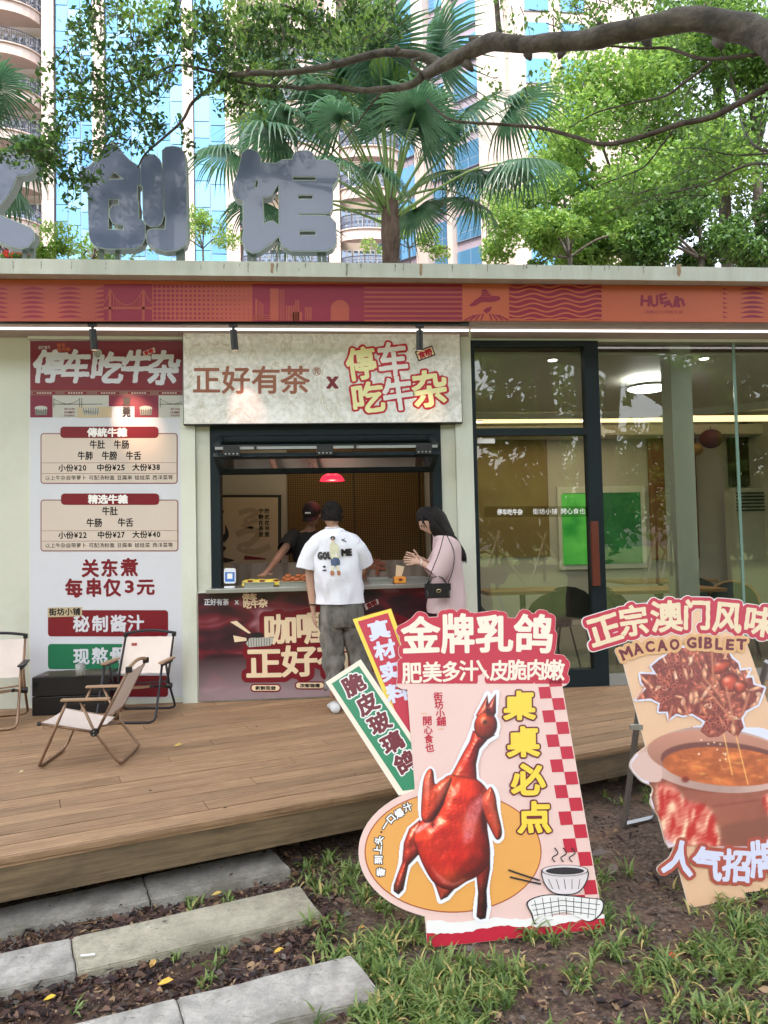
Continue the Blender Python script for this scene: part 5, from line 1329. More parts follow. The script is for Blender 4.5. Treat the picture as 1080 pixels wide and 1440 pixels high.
# balcony bays
def bay(cx, hw, bulge, nz, z0, curved=True):
    for i in range(nz):
        z = z0+i*FLH; n = 16
        arc = [(cx+hw*math.cos(math.pi*k/n), TY+.4-bulge*math.sin(math.pi*k/n)) for k in range(n+1)]
        sl = B(); 
        lo = [Vector((x, y, z-.62)) for x, y in arc]; hi = [Vector((x, y, z+.12)) for x, y in arc]
        sl.rings([lo, hi], False, False); sl.add([Vector((x, y, z-.62)) for x, y in arc], [tuple(range(n+1))]); sl.add([Vector((x, y, z+.12)) for x, y in arc], [tuple(range(n+1))])
        s_ = sl.build('balcony_slab', m_gran, tw)
        lip = B().tube([(cx+(hw+.05)*math.cos(math.pi*k/n), TY+.4-(bulge+.06)*math.sin(math.pi*k/n), z+.13) for k in range(n+1)], .07, 6).build('balcony_lip', m_gran, s_)
        rl = B(); rl.tube([(x, y, z+1.15) for x, y in arc], .035, 5); rl.tube([(x, y, z+.3) for x, y in arc], .02, 4); rl.tube([(x, y, z+.9) for x, y in arc], .015, 4)
        for k in range(0, 61):
            a = math.pi*k/60; x, y = cx+hw*math.cos(a), TY+.4-bulge*math.sin(a); rl.box(x-.018, x+.018, y-.018, y+.018, z+.12, z+1.15)
            if k % 3 == 1: rl.cyl((x, y-.02, z+.62), .13, .03, 8, 'y')
        rl.build('balcony_railing', m_rail, tw, kind='stuff')
        for k in range(5):
            w_ = 2*hw/5; xa = cx-hw+k*w_
            f_ = B().box(xa+.05, xa+w_-.05, TY+1.02, TY+1.19, z+.15, z+2.1).build('window_frame', m_wf, tw)
            for q, (z0_, z1_) in enumerate(((z+.2, z+1.45), (z+1.53, z+2.04))):
                for s2 in (0, 1):
                    mesh('pane', [(xa+.1+s2*w_/2, TY+1.01, z0_), (xa+w_/2-.04+s2*(w_/2-.06), TY+1.01, z0_), (xa+w_/2-.04+s2*(w_/2-.06), TY+1.01, z1_), (xa+.1+s2*w_/2, TY+1.01, z1_)], [(0, 1, 2, 3)], m_pane, f_)
zb_ = PY(0, 75, TY).z-.4
bay((TX(-70)+TX(57))/2, (TX(57)-TX(-70))/2, 1.9, 8, zb_-5*FLH+.2)
bay((TX(337)+TX(460))/2, (TX(460)-TX(337))/2, 1.0, 8, zb_-5*FLH+.2)
B().box(TX(460), TX(476), TY-.03, TY+1.2, 0, Hc).build('pier_core', m_gran, tw)
bay((TX(477)+TX(560))/2, (TX(560)-TX(477))/2, .8, 8, zb_-5*FLH+.2)

# ================================================================ right tower, seen at an angle
rt_ = None
def along_dir(px, depth):
    d = ray(px, 300); d = Vector((d.x, d.y, 0)); return Vector((CAM.x, CAM.y, 0))+d*depth
Cn = along_dir(716, 66.0); wd_ = Vector((-math.cos(R(44)), math.sin(R(44)), 0)); wn = Vector((-math.sin(R(44)), -math.cos(R(44)), 0))
t2w = empty('office_tower', Cn, 'pale tower with white vertical fins and blue windows seen at an angle', 'building')
m_fin = mat('fin_white', C3(190, 174, 166), .5, var=.04, scale=.4); m_span = mat('spandrel_mauve', C3(146, 134, 146), .5, var=.1, scale=.6)
def wbox(name, u0, u1, n0, n1, z0, z1, m, parent=None, origin=None):
    P = [Cn+wd_*u+wn*n_ for u, n_ in ((u0, n0), (u1, n0), (u1, n1), (u0, n1))]
    V = [Vector((p.x, p.y, z)) for z in (z0, z1) for p in P]
    return mesh(name, V, [(3, 2, 1, 0), (4, 5, 6, 7), (0, 1, 5, 4), (1, 2, 6, 5), (2, 3, 7, 6), (3, 0, 4, 7)], m, parent or t2w, origin=origin)
HT = 66.0
wbox('core_wall', 0, 46, -14, -.3, 0, HT, m_span)
wbox('pier', -.2, 2.6, -14, .45, 0, HT, m_fin)
u = 2.6; k = 0; us = []
while u < 44:
    us.append((u, u+(3.0 if k % 2 == 0 else 2.0))); u = us[-1][1]
    wf_ = .55 if k % 2 == 0 else 1.3
    wbox('fin', u, u+wf_, -.3, .55 if k % 2 == 0 else .9, 0, HT, m_fin); u += wf_; k += 1
FH = 3.3; pw = {}
for u0, u1 in us:
    wd0 = round(u1-u0, 2)
    for i in range(17):
        z = 9.0+i*FH
        if proj(Cn+wd_*u0+Vector((0, 0, z+3)))[1] > 380: continue
        if wd0 not in pw:
            f_ = wbox('window', u0+.05, u1-.05, -.3, -.12, z+.55, z+2.95, m_mull, None, origin=(Cn+wd_*u0+Vector((0, 0, z))))
            def pn(a, b_, za_, zb2):
                P = [Cn+wd_*a+wn*-.11, Cn+wd_*b_+wn*-.11]
                mesh('pane', [(P[0].x, P[0].y, za_), (P[1].x, P[1].y, za_), (P[1].x, P[1].y, zb2), (P[0].x, P[0].y, zb2)], [(0, 1, 2, 3)], m_sky1 if za_ < z+1.5 else m_sky2, f_)
            m_ = (u0+u1)/2
            pn(u0+.12, m_-.03, z+.62, z+1.3); pn(m_+.03, u1-.12, z+.62, z+1.3); pn(u0+.12, m_-.03, z+1.37, z+2.9); pn(m_+.03, u1-.12, z+1.37, z+2.9)
            pw[wd0] = f_
        else:
            o = copy_tree(pw[wd0], t2w); loc = Cn+wd_*u0+Vector((0, 0, z)); o.location = loc-wloc(t2w)
# return face to the right of the corner
Rn = Cn+wd_*-.2
vd = Vector((math.cos(R(44)), math.sin(R(44)), 0))
for i in range(17):
    z = 9+i*FH
    for a in (1.2, 4.4, 8.2):
        P = [Rn+Vector((0, 0, 0))+Vector((math.sin(R(44)), math.cos(R(44)), 0))*0]
B().box(Cn.x+.4, Cn.x+14, Cn.y+.2, Cn.y+12, 0, HT-6).build('side_wing', m_fin, t2w)
for i in range(16):
    z = 12+i*FH
    for a in (1.9, 5.2):
        f_ = B().box(Cn.x+a, Cn.x+a+2.3, Cn.y+.1, Cn.y+.199, z+.6, z+2.9).build('window', m_mull, t2w)
        mesh('pane', [(Cn.x+a+.1, Cn.y+.09, z+.7), (Cn.x+a+2.2, Cn.y+.09, z+.7), (Cn.x+a+2.2, Cn.y+.09, z+2.8), (Cn.x+a+.1, Cn.y+.09, z+2.8)], [(0, 1, 2, 3)], m_sky1, f_)

# ================================================================ foliage
def leaf_cloud(name, centers, rad, count, size, m, parent, seed=0, droop=0.3, squash=.8, mi=None, ms=None):
    """many single leaves (two triangles each) in clumps round the given centres"""
    g = np.random.default_rng(seed); C = np.asarray(centers, float); n = count
    rad = np.asarray(rad, float)*np.ones(len(C)); wts = rad**2/np.sum(rad**2)
    idx = g.choice(len(C), n, p=wts)
    d = g.normal(size=(n, 3)); d /= np.linalg.norm(d, axis=1)[:, None]
    rr_ = rad[idx]*g.random(n)**.45
    P = C[idx]+d*rr_[:, None]*np.array([1, 1, squash])
    L = g.normal(size=(n, 3)); L[:, 2] -= droop; L /= np.linalg.norm(L, axis=1)[:, None]
    N = g.normal(size=(n, 3))*.7+np.array([0, 0, 1]); Wd = np.cross(L, N); Wd /= np.linalg.norm(Wd, axis=1)[:, None]+1e-9
    s_ = size*g.uniform(.65, 1.3, n)[:, None]; up_ = np.cross(Wd, L)*.12
    a, b_, c, dd = P-L*s_*.5, P+Wd*s_*.27+up_*s_, P+L*s_*.5, P-Wd*s_*.27+up_*s_
    V = np.stack([a, b_, c, dd], 1).reshape(-1, 3)
    org = np.array(wloc(parent)) if parent else np.zeros(3)
    me = bpy.data.meshes.new(name); me.vertices.add(4*n); me.vertices.foreach_set('co', (V-org).ravel())
    me.loops.add(6*n); base = np.arange(n)[:, None]*4
    me.loops.foreach_set('vertex_index', np.concatenate([base+0, base+1, base+2, base+0, base+2, base+3], 1).ravel().astype(np.int32))
    me.polygons.add(2*n); me.polygons.foreach_set('loop_start', (np.arange(2*n)*3).astype(np.int32)); me.polygons.foreach_set('loop_total', np.full(2*n, 3, np.int32))
    if ms:
        for x in ms: me.materials.append(x)
        q = g.integers(0, len(ms), n); me.polygons.foreach_set('material_index', np.repeat(q, 2).astype(np.int32))
    else: me.materials.append(m)
    me.update(); me.validate()
    o = bpy.data.objects.new(name, me); COL.objects.link(o); o.parent = parent
    return o
m_lb = leafmat('leaf_bright', (.085, .19, .03, 1), (.20, .36, .07, 1), .5, .5); m_lm = leafmat('leaf_mid', (.06, .145, .03, 1), (.13, .26, .055, 1), .45, .5)
m_ld = leafmat('leaf_dark', (.018, .055, .012, 1), (.05, .12, .022, 1), .35, .8); m_ly = leafmat('leaf_yellow_green', (.12, .22, .04, 1), (.21, .33, .07, 1), .5, .7)
m_bark = mat('bark_grey', (.05, .042, .038, 1), .9, col2=(.15, .128, .11, 1), scale=7, stretch=(1, 1, 1), contrast=.4, bump=1.0, bscale=26)
dirt(m_bark, (.26, .26, .23, 1), 4.5, .56, .66, .5, 6); dirt(m_bark, (.02, .018, .016, 1), 9, .52, .66, .7, 6)
m_barkd = mat('bark_dark', (.045, .034, .028, 1), .9, col2=(.13, .10, .085, 1), scale=9, contrast=.4, bump=1.0, bscale=28)
def limb(pts, r0_, r1_, name, m, parent, n=10, wob=.0):
    P = spline([tuple(p) for p in pts], 5, False); N = len(P)
    q = B().tube([(p[0], p[1], p[2]) for p in P], [r0_+(r1_-r0_)*i/(N-1) for i in range(N)], n)
    if wob: q.v = [tuple(Vector(v)+Vector((noise.noise(Vector(v)*9), noise.noise(Vector(v)*9+Vector((9, 0, 0))), noise.noise(Vector(v)*9+Vector((0, 9, 0)))))*wob) for v in q.v]
    return q.build(name, m, parent, smooth=True)
def tree(px, py, Y, zc, R_, count, size, mats, label, trunk_r=.18, seed=1, flat=1.0, nclump=34, spread=None, group=None, name='broadleaf_tree'):
    c = PY(px, py, Y); base = Vector((c.x, Y, 0)); t = empty(name, base, label, 'tree', group)
    rr = random.Random(seed); C = []; Rr = []
    for i in range(nclump):
        a = rr.uniform(0, 6.283); e = rr.uniform(-.75, 1); q = R_*rr.uniform(.35, 1)
        h = math.sqrt(max(0, 1-e*e)); C.append((c.x+math.cos(a)*h*q*(spread or 1), Y+math.sin(a)*h*q*.8, c.z+e*q*flat)); Rr.append(R_*rr.uniform(.18, .34))
    leaf_cloud('crown', C, Rr, count, size, None, t, seed, ms=mats)
    top = (c.x, Y, c.z-R_*.35)
    limb([base, (c.x+.1, Y, c.z*.4), top], trunk_r, trunk_r*.6, 'trunk', m_bark, t)
    for i in range(0, nclump, 3): limb([top, ((top[0]+C[i][0])/2, (top[1]+C[i][1])/2, (top[2]+C[i][2])/2+.15), C[i]], trunk_r*.35, .02, 'limb', m_bark, t, 6)
    return t
BR = [m_lb, m_lb, m_lm, m_ly]; MD = [m_lm, m_lm, m_lb, m_ld]
G1 = 'trees behind the pavilion'
tree(880, 250, 12.5, 0, 3.4, 30000, .15, BR, 'large bright green tree to the right of the palm, nearest behind the roof', .16, 3, 1.0, 46, 1.15, G1)
tree(1060, 160, 13, 0, 3.9, 32000, .15, MD, 'big mid green tree at the right edge behind the roof', .2, 5, 1.1, 46, 1.1, G1)
tree(800, 330, 10.5, 0, 1.6, 12000, .13, BR, 'low light green tree just above the roof right of the palm', .1, 7, .9, 26, 1.3, G1)
tree(985, 330, 10.0, 0, 1.7, 13000, .14, [m_lm, m_ld, m_ld], 'dark green tree low above the roof near the right end', .12, 9, .8, 26, 1.6, G1)
tree(1000, -90, 15, 0, 4.2, 26000, .16, BR, 'tall bright tree crown rising out of the top right corner', .25, 11, .8, 46, 1.3, G1)
tree(130, 340, 9.5, 0, 1.1, 2600, .09, [m_ly, m_lb], 'feathery pale tree seen between the first two roof characters', .04, 13, .6, 16, 1.5, G1)
tree(575, 330, 11.5, 0, 1.0, 2000, .09, [m_ly, m_lb], 'feathery pale tree behind the palm trunk', .04, 15, .7, 14, 1.2, G1)
tree(285, 330, 9.8, 0, .9, 1500, .08, [m_ly, m_lb], 'feathery pale sapling between the two right roof characters', .04, 17, .8, 14, 1.0, G1)
ft = tree(14, 352, 9.2, 0, .9, 5000, .09, [m_ly, m_lb, m_lb], 'flame tree with red blossoms low behind the left roof character', .06, 19, .5, 16, 1.6, G1)
c = PY(14, 350, 8.6)
leaf_cloud('blossoms', [(c.x+x, 8.4, c.z+z) for x, z in ((-.2, .1), (.15, 0), (-.5, -.05), (.35, -.15), (.45, .02), (0, -.15))], .14, 260, .06, mat('red_blossom', C3(226, 60, 40), .6), ft, 5)

# ================================================================ fan palm
def palm(name, px, ytop, Y, label, seed, nf, spec=None, trunk_vis=True, r=.135, group=None, spread_=1.0):
    top = PY(px, ytop, Y); base = Vector((top.x, Y, 0)); t = empty(name, base, label, 'palm tree', group); rr = random.Random(seed)
    q = B(); N = 26; rings = []
    for i in range(N+1):
        z = top.z*i/N; rad = r*(1+.12*math.sin(i*2.4)+(.25 if i > N-5 else 0)); rings.append([Vector((top.x+rad*math.cos(a*math.pi/7)*(1+.1*rr.random()), Y+rad*math.sin(a*math.pi/7)*(1+.1*rr.random()), z)) for a in range(14)])
    q.rings(rings).build('trunk', mat('palm_trunk', (.03, .02, .016, 1), .95, col2=(.10, .065, .05, 1), scale=12, stretch=(3, 3, 1), bump=1, bscale=20), t)
    h = B()
    for i in range(40):
        a = rr.uniform(0, 6.283); z = top.z-rr.uniform(-.1, 1.5); x = top.x+math.cos(a)*r*1.05; y = Y+math.sin(a)*r*1.05; l = rr.uniform(.15, .4); o_ = Vector((math.cos(a), math.sin(a), 0))
        h.add([Vector((x, y, z))+o_.cross(Vector((0, 0, 1)))*.05, Vector((x, y, z))-o_.cross(Vector((0, 0, 1)))*.05, Vector((x, y, z+l))+o_*.12*rr.random()+Vector((0, 0, 0))], [(0, 1, 2)])
    h.build('leaf_sheaths', MATS['palm_trunk'], t, kind='stuff')
    pr = []
    for v in range(4):
        # fan in local space: petiole along +Y from origin, fan centre at distance PL
        n = 42; V, F = [], []
        for k in range(n):
            a = R(-128+256*k/(n-1)); ln = (.98-.16*abs(k/(n-1)-.5)*2)*rr.uniform(.9, 1.06); da = R(256/(n-1)*.5); droop = rr.uniform(.2, .75)
            prev = None
            for s_ in range(6):
                tt = s_/5; rad_ = ln*tt; w_ = da*1.02 if tt < .55 else da*1.02*(1-tt)/.45*.8+.002
                hw = rad_*math.tan(w_) if tt < .6 else ln*.55*math.tan(da)*max(0, (1-tt)/.4)
                z = -droop*max(0, tt-.45)**2*2.6+.10*math.cos(a)*tt - .22*abs(math.sin(a*.5))*tt
                cx_, cy_ = math.sin(a)*rad_, math.cos(a)*rad_
                px_, py_ = math.cos(a)*hw, -math.sin(a)*hw
                V += [(cx_-px_, cy_-py_, z), (cx_, cy_, z+.018*(1-tt)+.002), (cx_+px_, cy_+py_, z)]
                if s_:
                    m0 = len(V)-6; F += [(m0, m0+1, m0+4, m0+3), (m0+1, m0+2, m0+5, m0+4)]
        pr.append((V, F))
    for i in range(nf):
        if spec and i < len(spec): az, el, PL, fs = spec[i]
        else: az = i*2.399+rr.uniform(-.3, .3); el = rr.uniform(-.35, 1.25); PL = rr.uniform(.9, 1.5)*spread_; fs = rr.uniform(.8, 1.05)
        d = Vector((math.cos(az)*math.cos(el), math.sin(az)*math.cos(el), math.sin(el)))
        p0 = Vector((top.x, Y, top.z))+Vector((0, 0, rr.uniform(-.5, .1))); p1 = p0+d*PL*.6+Vector((0, 0, .06)); p2 = p0+d*PL+Vector((0, 0, -.12*PL*math.cos(el)))
        fr = limb([p0, p1, p2], .030, .013, 'frond', mat('petiole', (.10, .17, .04, 1), .5), t, 6)
        V, F = pr[i % 4]
        dd = (p2-p1).normalized(); dd = (dd+Vector((0, 0, -.35))).normalized(); side = dd.cross(Vector((0, 0, 1))); side = side.normalized() if side.length > .05 else Vector((1, 0, 0)); nn = side.cross(dd)
        rl = rr.uniform(-.5, .5); s2 = side*math.cos(rl)+nn*math.sin(rl); n2 = s2.cross(dd)
        VV = [p2+(s2*v[0]+dd*v[1]+n2*v[2])*fs+Vector((0, 0, -.10*(v[0]**2+max(v[1], 0)**2)*fs)) for v in V]
        mesh('fan', VV, F, MATS['palm_leaf'] if rr.random() < .93 else MATS['palm_leaf_yellow'], fr)
    return t
leafmat('palm_leaf', (.022, .066, .040, 1), (.065, .14, .075, 1), .35, 2.5); leafmat('palm_leaf_yellow', (.05, .12, .02, 1), (.11, .19, .035, 1), .4, 2.5)
MATS['palm_leaf'].node_tree.nodes['Principled BSDF'].inputs['Roughness'].default_value = .3
# az, elevation, petiole, fan size
SC_ = 1.22
sp = [(math.pi-.15, .75, 2.4, 1.2), (math.pi+.4, .50, 2.2, 1.2), (math.pi-.2, .2, 2.3, 1.1), (math.pi, -.25, 1.5, 1.0), (-.1, .95, 2.2, 1.25), (.1, .60, 2.3, 1.2), (-.3, .30, 2.3, 1.2),
     
      (-1.3, .8, 1.6, 1.2), (-1.8, 1.1, 2.2, 1.3), (1.4, 1.2, 2.4, 1.2), (math.pi+.2, 1.05, 2.6, 1.3), (-.5, 1.25, 2.7, 1.3), (-2.3, .3, 1.3, 1.0), (math.pi, .95, 3.0, 1.2), (.05, .80, 3.0, 1.2), (-2.0, 1.35, 1.9, 1.2), (2.5, 0, 1.8, 1.1), (.6, .25, 2.0, 1.1), (math.pi-.1, .48, 2.9, 1.1)]
sp = [(a, e if e > .3 else e*.6+.25, p_*1.22, f_*1.0) for a, e, p_, f_ in sp]+[(a+.5, min(1.4, e+.25), p_*.95, f_*.9) for a, e, p_, f_ in sp if e > .15]
palm('fan_palm', 548, 285, 7.6, 'tall fan palm with shaggy brown trunk rising behind the middle of the roof', 4, 36, sp, group='fan palms')
palm('fan_palm', -55, 205, 8.0, 'fan palm whose dark fronds reach in at the left edge of the picture', 8, 14, group='fan palms')

# ================================================================ the overhanging tree (trunk stands to the right of the view)
ov = empty('overhanging_tree', (5.6, -3.6, 0), 'old tree reaching a thick grey brown bough across the top of the view', 'tree')
def pb(px, py, Y): return PY(px, py, Y)
def bough(pts, Y0, Y1, w0, w1, name='bough', m=None, n=12, wob=.0):
    N = len(pts); P = [pb(x, y, Y0+(Y1-Y0)*i/(N-1)) for i, (x, y) in enumerate(pts)]
    k = lambda i: (P[i]-CAM).dot(fw)/FPX*.46
    P2 = spline([tuple(p)+((w0+(w1-w0)*i/(N-1) if not isinstance(w0, (list, tuple)) else w0[i])*k(i),) for i, p in enumerate(P)], 5, False)
    q = B().tube([(p[0], p[1], p[2]) for p in P2], [p[3] for p in P2], n)
    if wob: q.v = [tuple(Vector(v)+Vector((noise.noise(Vector(v)*5), noise.noise(Vector(v)*5+Vector((9, 0, 0))), noise.noise(Vector(v)*7+Vector((0, 9, 0)))))*wob) for v in q.v]
    return q.build(name, m or m_bark, ov, smooth=True)
T0 = Vector((5.6, -3.6, 0))
limb([T0, (5.5, -3.5, 2.0), (5.2, -3.2, 4.0)], .42, .32, 'trunk', m_bark, ov, 16, .04)
e0 = pb(1180, 150, -2.8)
limb([(5.2, -3.2, 3.7), tuple((Vector((5.2, -3.2, 3.9))+e0)/2+Vector((0, 0, .1))), tuple(e0)], .3, .15, 'bough', m_bark, ov, 14, .02)
bough([(1180, 150), (1120, 95), (1075, 52), (1035, 38), (965, 27), (890, 43), (820, 56), (760, 61), (715, 60), (688, 60), (660, 73), (625, 90), (598, 106)], -2.8, -1.5, [56, 50, 44, 42, 35, 32, 29, 25, 22, 25, 24, 22, 18], 0, wob=.016, n=16)
bough([(625, 92), (590, 78), (540, 74), (500, 83), (460, 94), (410, 101), (365, 103), (315, 106)], -1.55, -1.2, 14, 7, wob=.008)
bough([(602, 100), (585, 116), (568, 122), (540, 125), (500, 126), (460, 121), (425, 124), (400, 122), (350, 118), (320, 110)], -1.5, -1.1, 12, 4, wob=.008)
bough([(315, 108), (290, 128), (270, 145), (256, 170), (230, 194), (204, 217), (194, 236)], -1.2, -.95, 6, 2.5, m=m_barkd)
bough([(318, 106), (280, 96), (245, 92), (215, 106), (190, 125), (165, 136), (140, 145)], -1.2, -1.0, 4.5, 2, m=m_barkd)
bough([(594, 104), (580, 92), (584, 84), (596, 84), (604, 92)], -1.52, -1.5, 5, 6)
bough([(702, 50), (700, 25), (697, -20), (700, -60)], -1.7, -1.6, 9, 7, m=m_barkd)
bough([(1120, 92), (1080, 122), (1030, 150), (1000, 165), (955, 175), (900, 193), (850, 203), (810, 193), (760, 180), (705, 175), (640, 170), (615, 155), (600, 140)], -2.6, -1.2, 11, 2.5, m=m_barkd)
bough([(1120, 70), (1060, 77), (990, 83), (940, 68), (900, 68), (840, 63)], -2.6, -2, 7, 3, m=m_barkd)
bough([(1000, 88), (960, 118), (935, 135), (890, 145), (840, 158), (800, 180)], -2.4, -1.6, 5, 1.5, m=m_barkd)
bough([(950, 180), (930, 205), (905, 235), (870, 250), (840, 262)], -2.0, -1.6, 3.5, 1.2, m=m_barkd)
bough([(1120, 215), (1070, 210), (1050, 190), (1040, 165)], -2.2, -1.8, 6, 2, m=m_bark)
bough([(1120, 240), (1060, 230), (1000, 255), (950, 270), (900, 280), (850, 300)], -2.4, -1.6, 5, 1.2)
bough([(1090, 215), (1030, 218), (980, 208), (930, 212)], -2.2, -1.8, 3.5, 1)
bough([(540, 125), (520, 150), (490, 190), (460, 222)], -1.3, -1.0, 3.5, 1.5, m=m_barkd)
rr = random.Random(12)
tw_ = B()
for (x, y, r__, dx, dy) in ((905, 52, 9, 10, 14), (846, 42, 8, -4, -14), (792, 70, 7, -6, 12), (742, 74, 7, 4, 10), (672, 62, 9, -12, -10), (655, 88, 7, 10, 12), (1010, 54, 10, 6, 14), (560, 72, 5, -4, -9), (470, 90, 4, -3, -8), (350, 100, 3, -3, -7)):
    Yk = -2.1+(1000-x)*.0012; a_, b_ = pb(x, y, Yk), pb(x+dx, y+dy, Yk-.02); kk = (a_-CAM).dot(fw)/FPX
    B().tube([a_, (a_*.45+b_*.55), b_], [r__*kk, r__*.75*kk, r__*.3*kk], 8).build('knot', m_bark, ov, smooth=True)
# twigs: random walks in the picture region of the near foliage; leaves follow them
near = []; 
def twig(px, py, ang, ln, Y, w0=2.0, leaf=True, dens_=1.0):
    pts = [(px, py)]; a = ang
    for i in range(6):
        a += rr.uniform(-.35, .35)+.05; px += math.cos(a)*ln/6; py += math.sin(a)*ln/6; pts.append((px, py))
    P = [pb(x, y, Y+rr.uniform(-.02, .02)) for x, y in pts]; k = 6.0/FPX*.5
    tw_.tube(P, [max(.4, w0*(1-i/7))*k for i in range(7)], 4, False)
    if leaf:
        for i in range(1, 7): near.append((tuple(P[i]), dens_))
for (x, y, a, l, n) in ((245, 92, 2.6, 90, 7), (190, 125, 2.4, 90, 7), (140, 145, 2.2, 90, 8), (225, 180, 2.6, 50, 3), (190, 196, 2.9, 60, 3), (150, 185, 3.0, 80, 7), (90, 195, 2.3, 70, 6), (110, 80, 1.6, 80, 6), (130, 20, 1.3, 90, 7),
                        (200, 40, 1.8, 90, 8), (250, 20, 1.4, 90, 8), (290, 60, 1.9, 70, 7), (330, 30, 1.2, 80, 8), (380, 10, 1.2, 80, 8), (430, 20, 1.4, 70, 7), (480, 0, 1.6, 60, 5), (330, 90, 2.6, 60, 5), (365, 80, -1.8, 60, 5), (300, 0, 1.6, 70, 7), (410, 60, 1.5, 60, 5),
                        (225, 150, 2.0, 60, 4), (170, 90, 1.5, 60, 6), (60, 195, 2.7, 60, 4), (80, 190, 1.7, 60, 4), (88, 235, 1.6, 50, 3), (98, 262, 1.5, 34, 2), (350, 130, 1.4, 45, 4), (320, 140, 1.8, 40, 4), (530, 20, 2.2, 60, 4), (150, -20, 1.2, 80, 5), (560, 10, 1.8, 60, 3)):
    for k in range(n): twig(x+rr.uniform(-22, 22), y+rr.uniform(-22, 22), a+rr.uniform(-.9, .9), l*rr.uniform(.5, 1.1), -1.1+rr.uniform(-.3, .3), 1.8)
for (x, y, a, l, n) in ((760, 20, .6, 70, 5), (820, 10, .8, 70, 6), (900, 15, .4, 60, 5), (860, -10, 1.0, 60, 5), (720, 0, 1.0, 60, 3), (960, 130, 2.0, 60, 4), (900, 170, 2.6, 60, 4), (1000, 150, 1.5, 60, 4), (1040, 190, 2.4, 70, 5), (880, 240, 2.6, 60, 4), (980, 260, 2.9, 90, 8), (920, 270, 2.8, 70, 7), (1040, 240, 2.9, 80, 6), (745, 110, 1.6, 40, 2), (700, 120, 1.9, 30, 2), (990, 225, 2.5, 60, 6)):
    for k in range(n): twig(x+rr.uniform(-22, 22), y+rr.uniform(-15, 15), a+rr.uniform(-.8, .8), l*rr.uniform(.5, 1.1), -1.9+rr.uniform(-.2, .2), 1.6, True, .28)
tw_.build('twigs', m_barkd, ov, kind='stuff')
w1 = [p for p, d in near if d == 1.0]; w2 = [p for p, d in near if d < 1]
leaf_cloud('leaves', w1, .08, 6300, .052, None, ov, 31, droop=.8, ms=[m_ld, m_ld, m_lm]).__setitem__('kind', 'stuff')
leaf_cloud('leaves', w2, .09, 1500, .045, None, ov, 33, droop=.8, ms=[m_lb, m_lm]).__setitem__('kind', 'stuff')
mid = [tuple(pb(x+rr.uniform(-40, 40), y+rr.uniform(-25, 25), -.6+rr.uniform(-.3, .5))) for (x, y) in ((370, 60), (420, 60), (350, 20), (450, 30), (500, 20), (540, 20), (400, 0), (330, 60), (300, 20), (480, 60), (350, 110), (320, 135), (250, 30), (210, 20)) for _ in range(4)]
leaf_cloud('leaves', mid, .15, 3900, .05, None, ov, 35, droop=.6, ms=[m_lb, m_ly, m_ly]).__setitem__('kind', 'stuff')
# canopy of the grove above and behind the photographer: crowns raised and placed so that they shade the deck
def canopy(cx, cy, z0, z1, rx, ry, ncl, n, seed, parent, size=.34, rad=1.1):
    g = random.Random(seed); C = []
    while len(C) < ncl:
        x = g.uniform(-1, 1); y = g.uniform(-1, 1)
        if x*x+y*y > 1: continue
        p = Vector((cx+x*rx, cy+y*ry, g.uniform(z0, z1)))
        q = proj(p)
        if (p-CAM).dot(fw) > 0 and -150 < q[0] < 1230 and -260 < q[1] < 1500: continue
        C.append(tuple(p))
    return leaf_cloud('crown', C, rad, n, size, None, parent, seed, ms=[m_ld, m_lm])
GT = 'grove trees behind the viewer'
def grove(x, y, h, r_, label, seed, fork=True, cz=(6.2, 10.5), rx=6, ry=6, ncl=90, n=17000):
    t = empty('grove_tree', (x, y, 0), label, 'tree', GT); g = random.Random(seed)
    limb([(x, y, -.1), (x+.05, y, 1.0), (x, y, h)], r_*1.15, r_*.9, 'trunk', m_barkd, t, 16, .05)
    for s_ in (-1, 1, .3):
        limb([(x, y, h-.25), (x+s_*.42, y+g.uniform(-.2, .2), h+.9), (x+s_*.7, y+g.uniform(-.5, .5), h+3.0), (x+s_*1.3, y+g.uniform(-1.5, 1.5), h+11)], r_*.78, .14, 'limb', m_barkd, t, 10, .03)
    canopy(x, y, cz[0], cz[1], rx, ry, ncl, n, seed, t)
grove(2.1, -9.3, 1.5, .34, 'forked trunk reflected in the glass door', 41, cz=(13, 16), rx=5.5, ry=6, ncl=75, n=9500)
grove(6.0, -9.8, 1.25, .36, 'wide forked trunk reflected in the pane beside the white column', 43, cz=(13, 16), rx=5, ry=6, ncl=50, n=6000)
grove(-3.5, -10.5, 2.2, .34, 'shade tree behind the viewer on the left', 45, cz=(13, 16), rx=6, ry=6.5, ncl=100, n=14500)
grove(-9.5, -12, 2.2, .34, 'shade tree farther behind the viewer', 47, cz=(13, 16), rx=5.5, ry=6.5, ncl=80, n=11500)
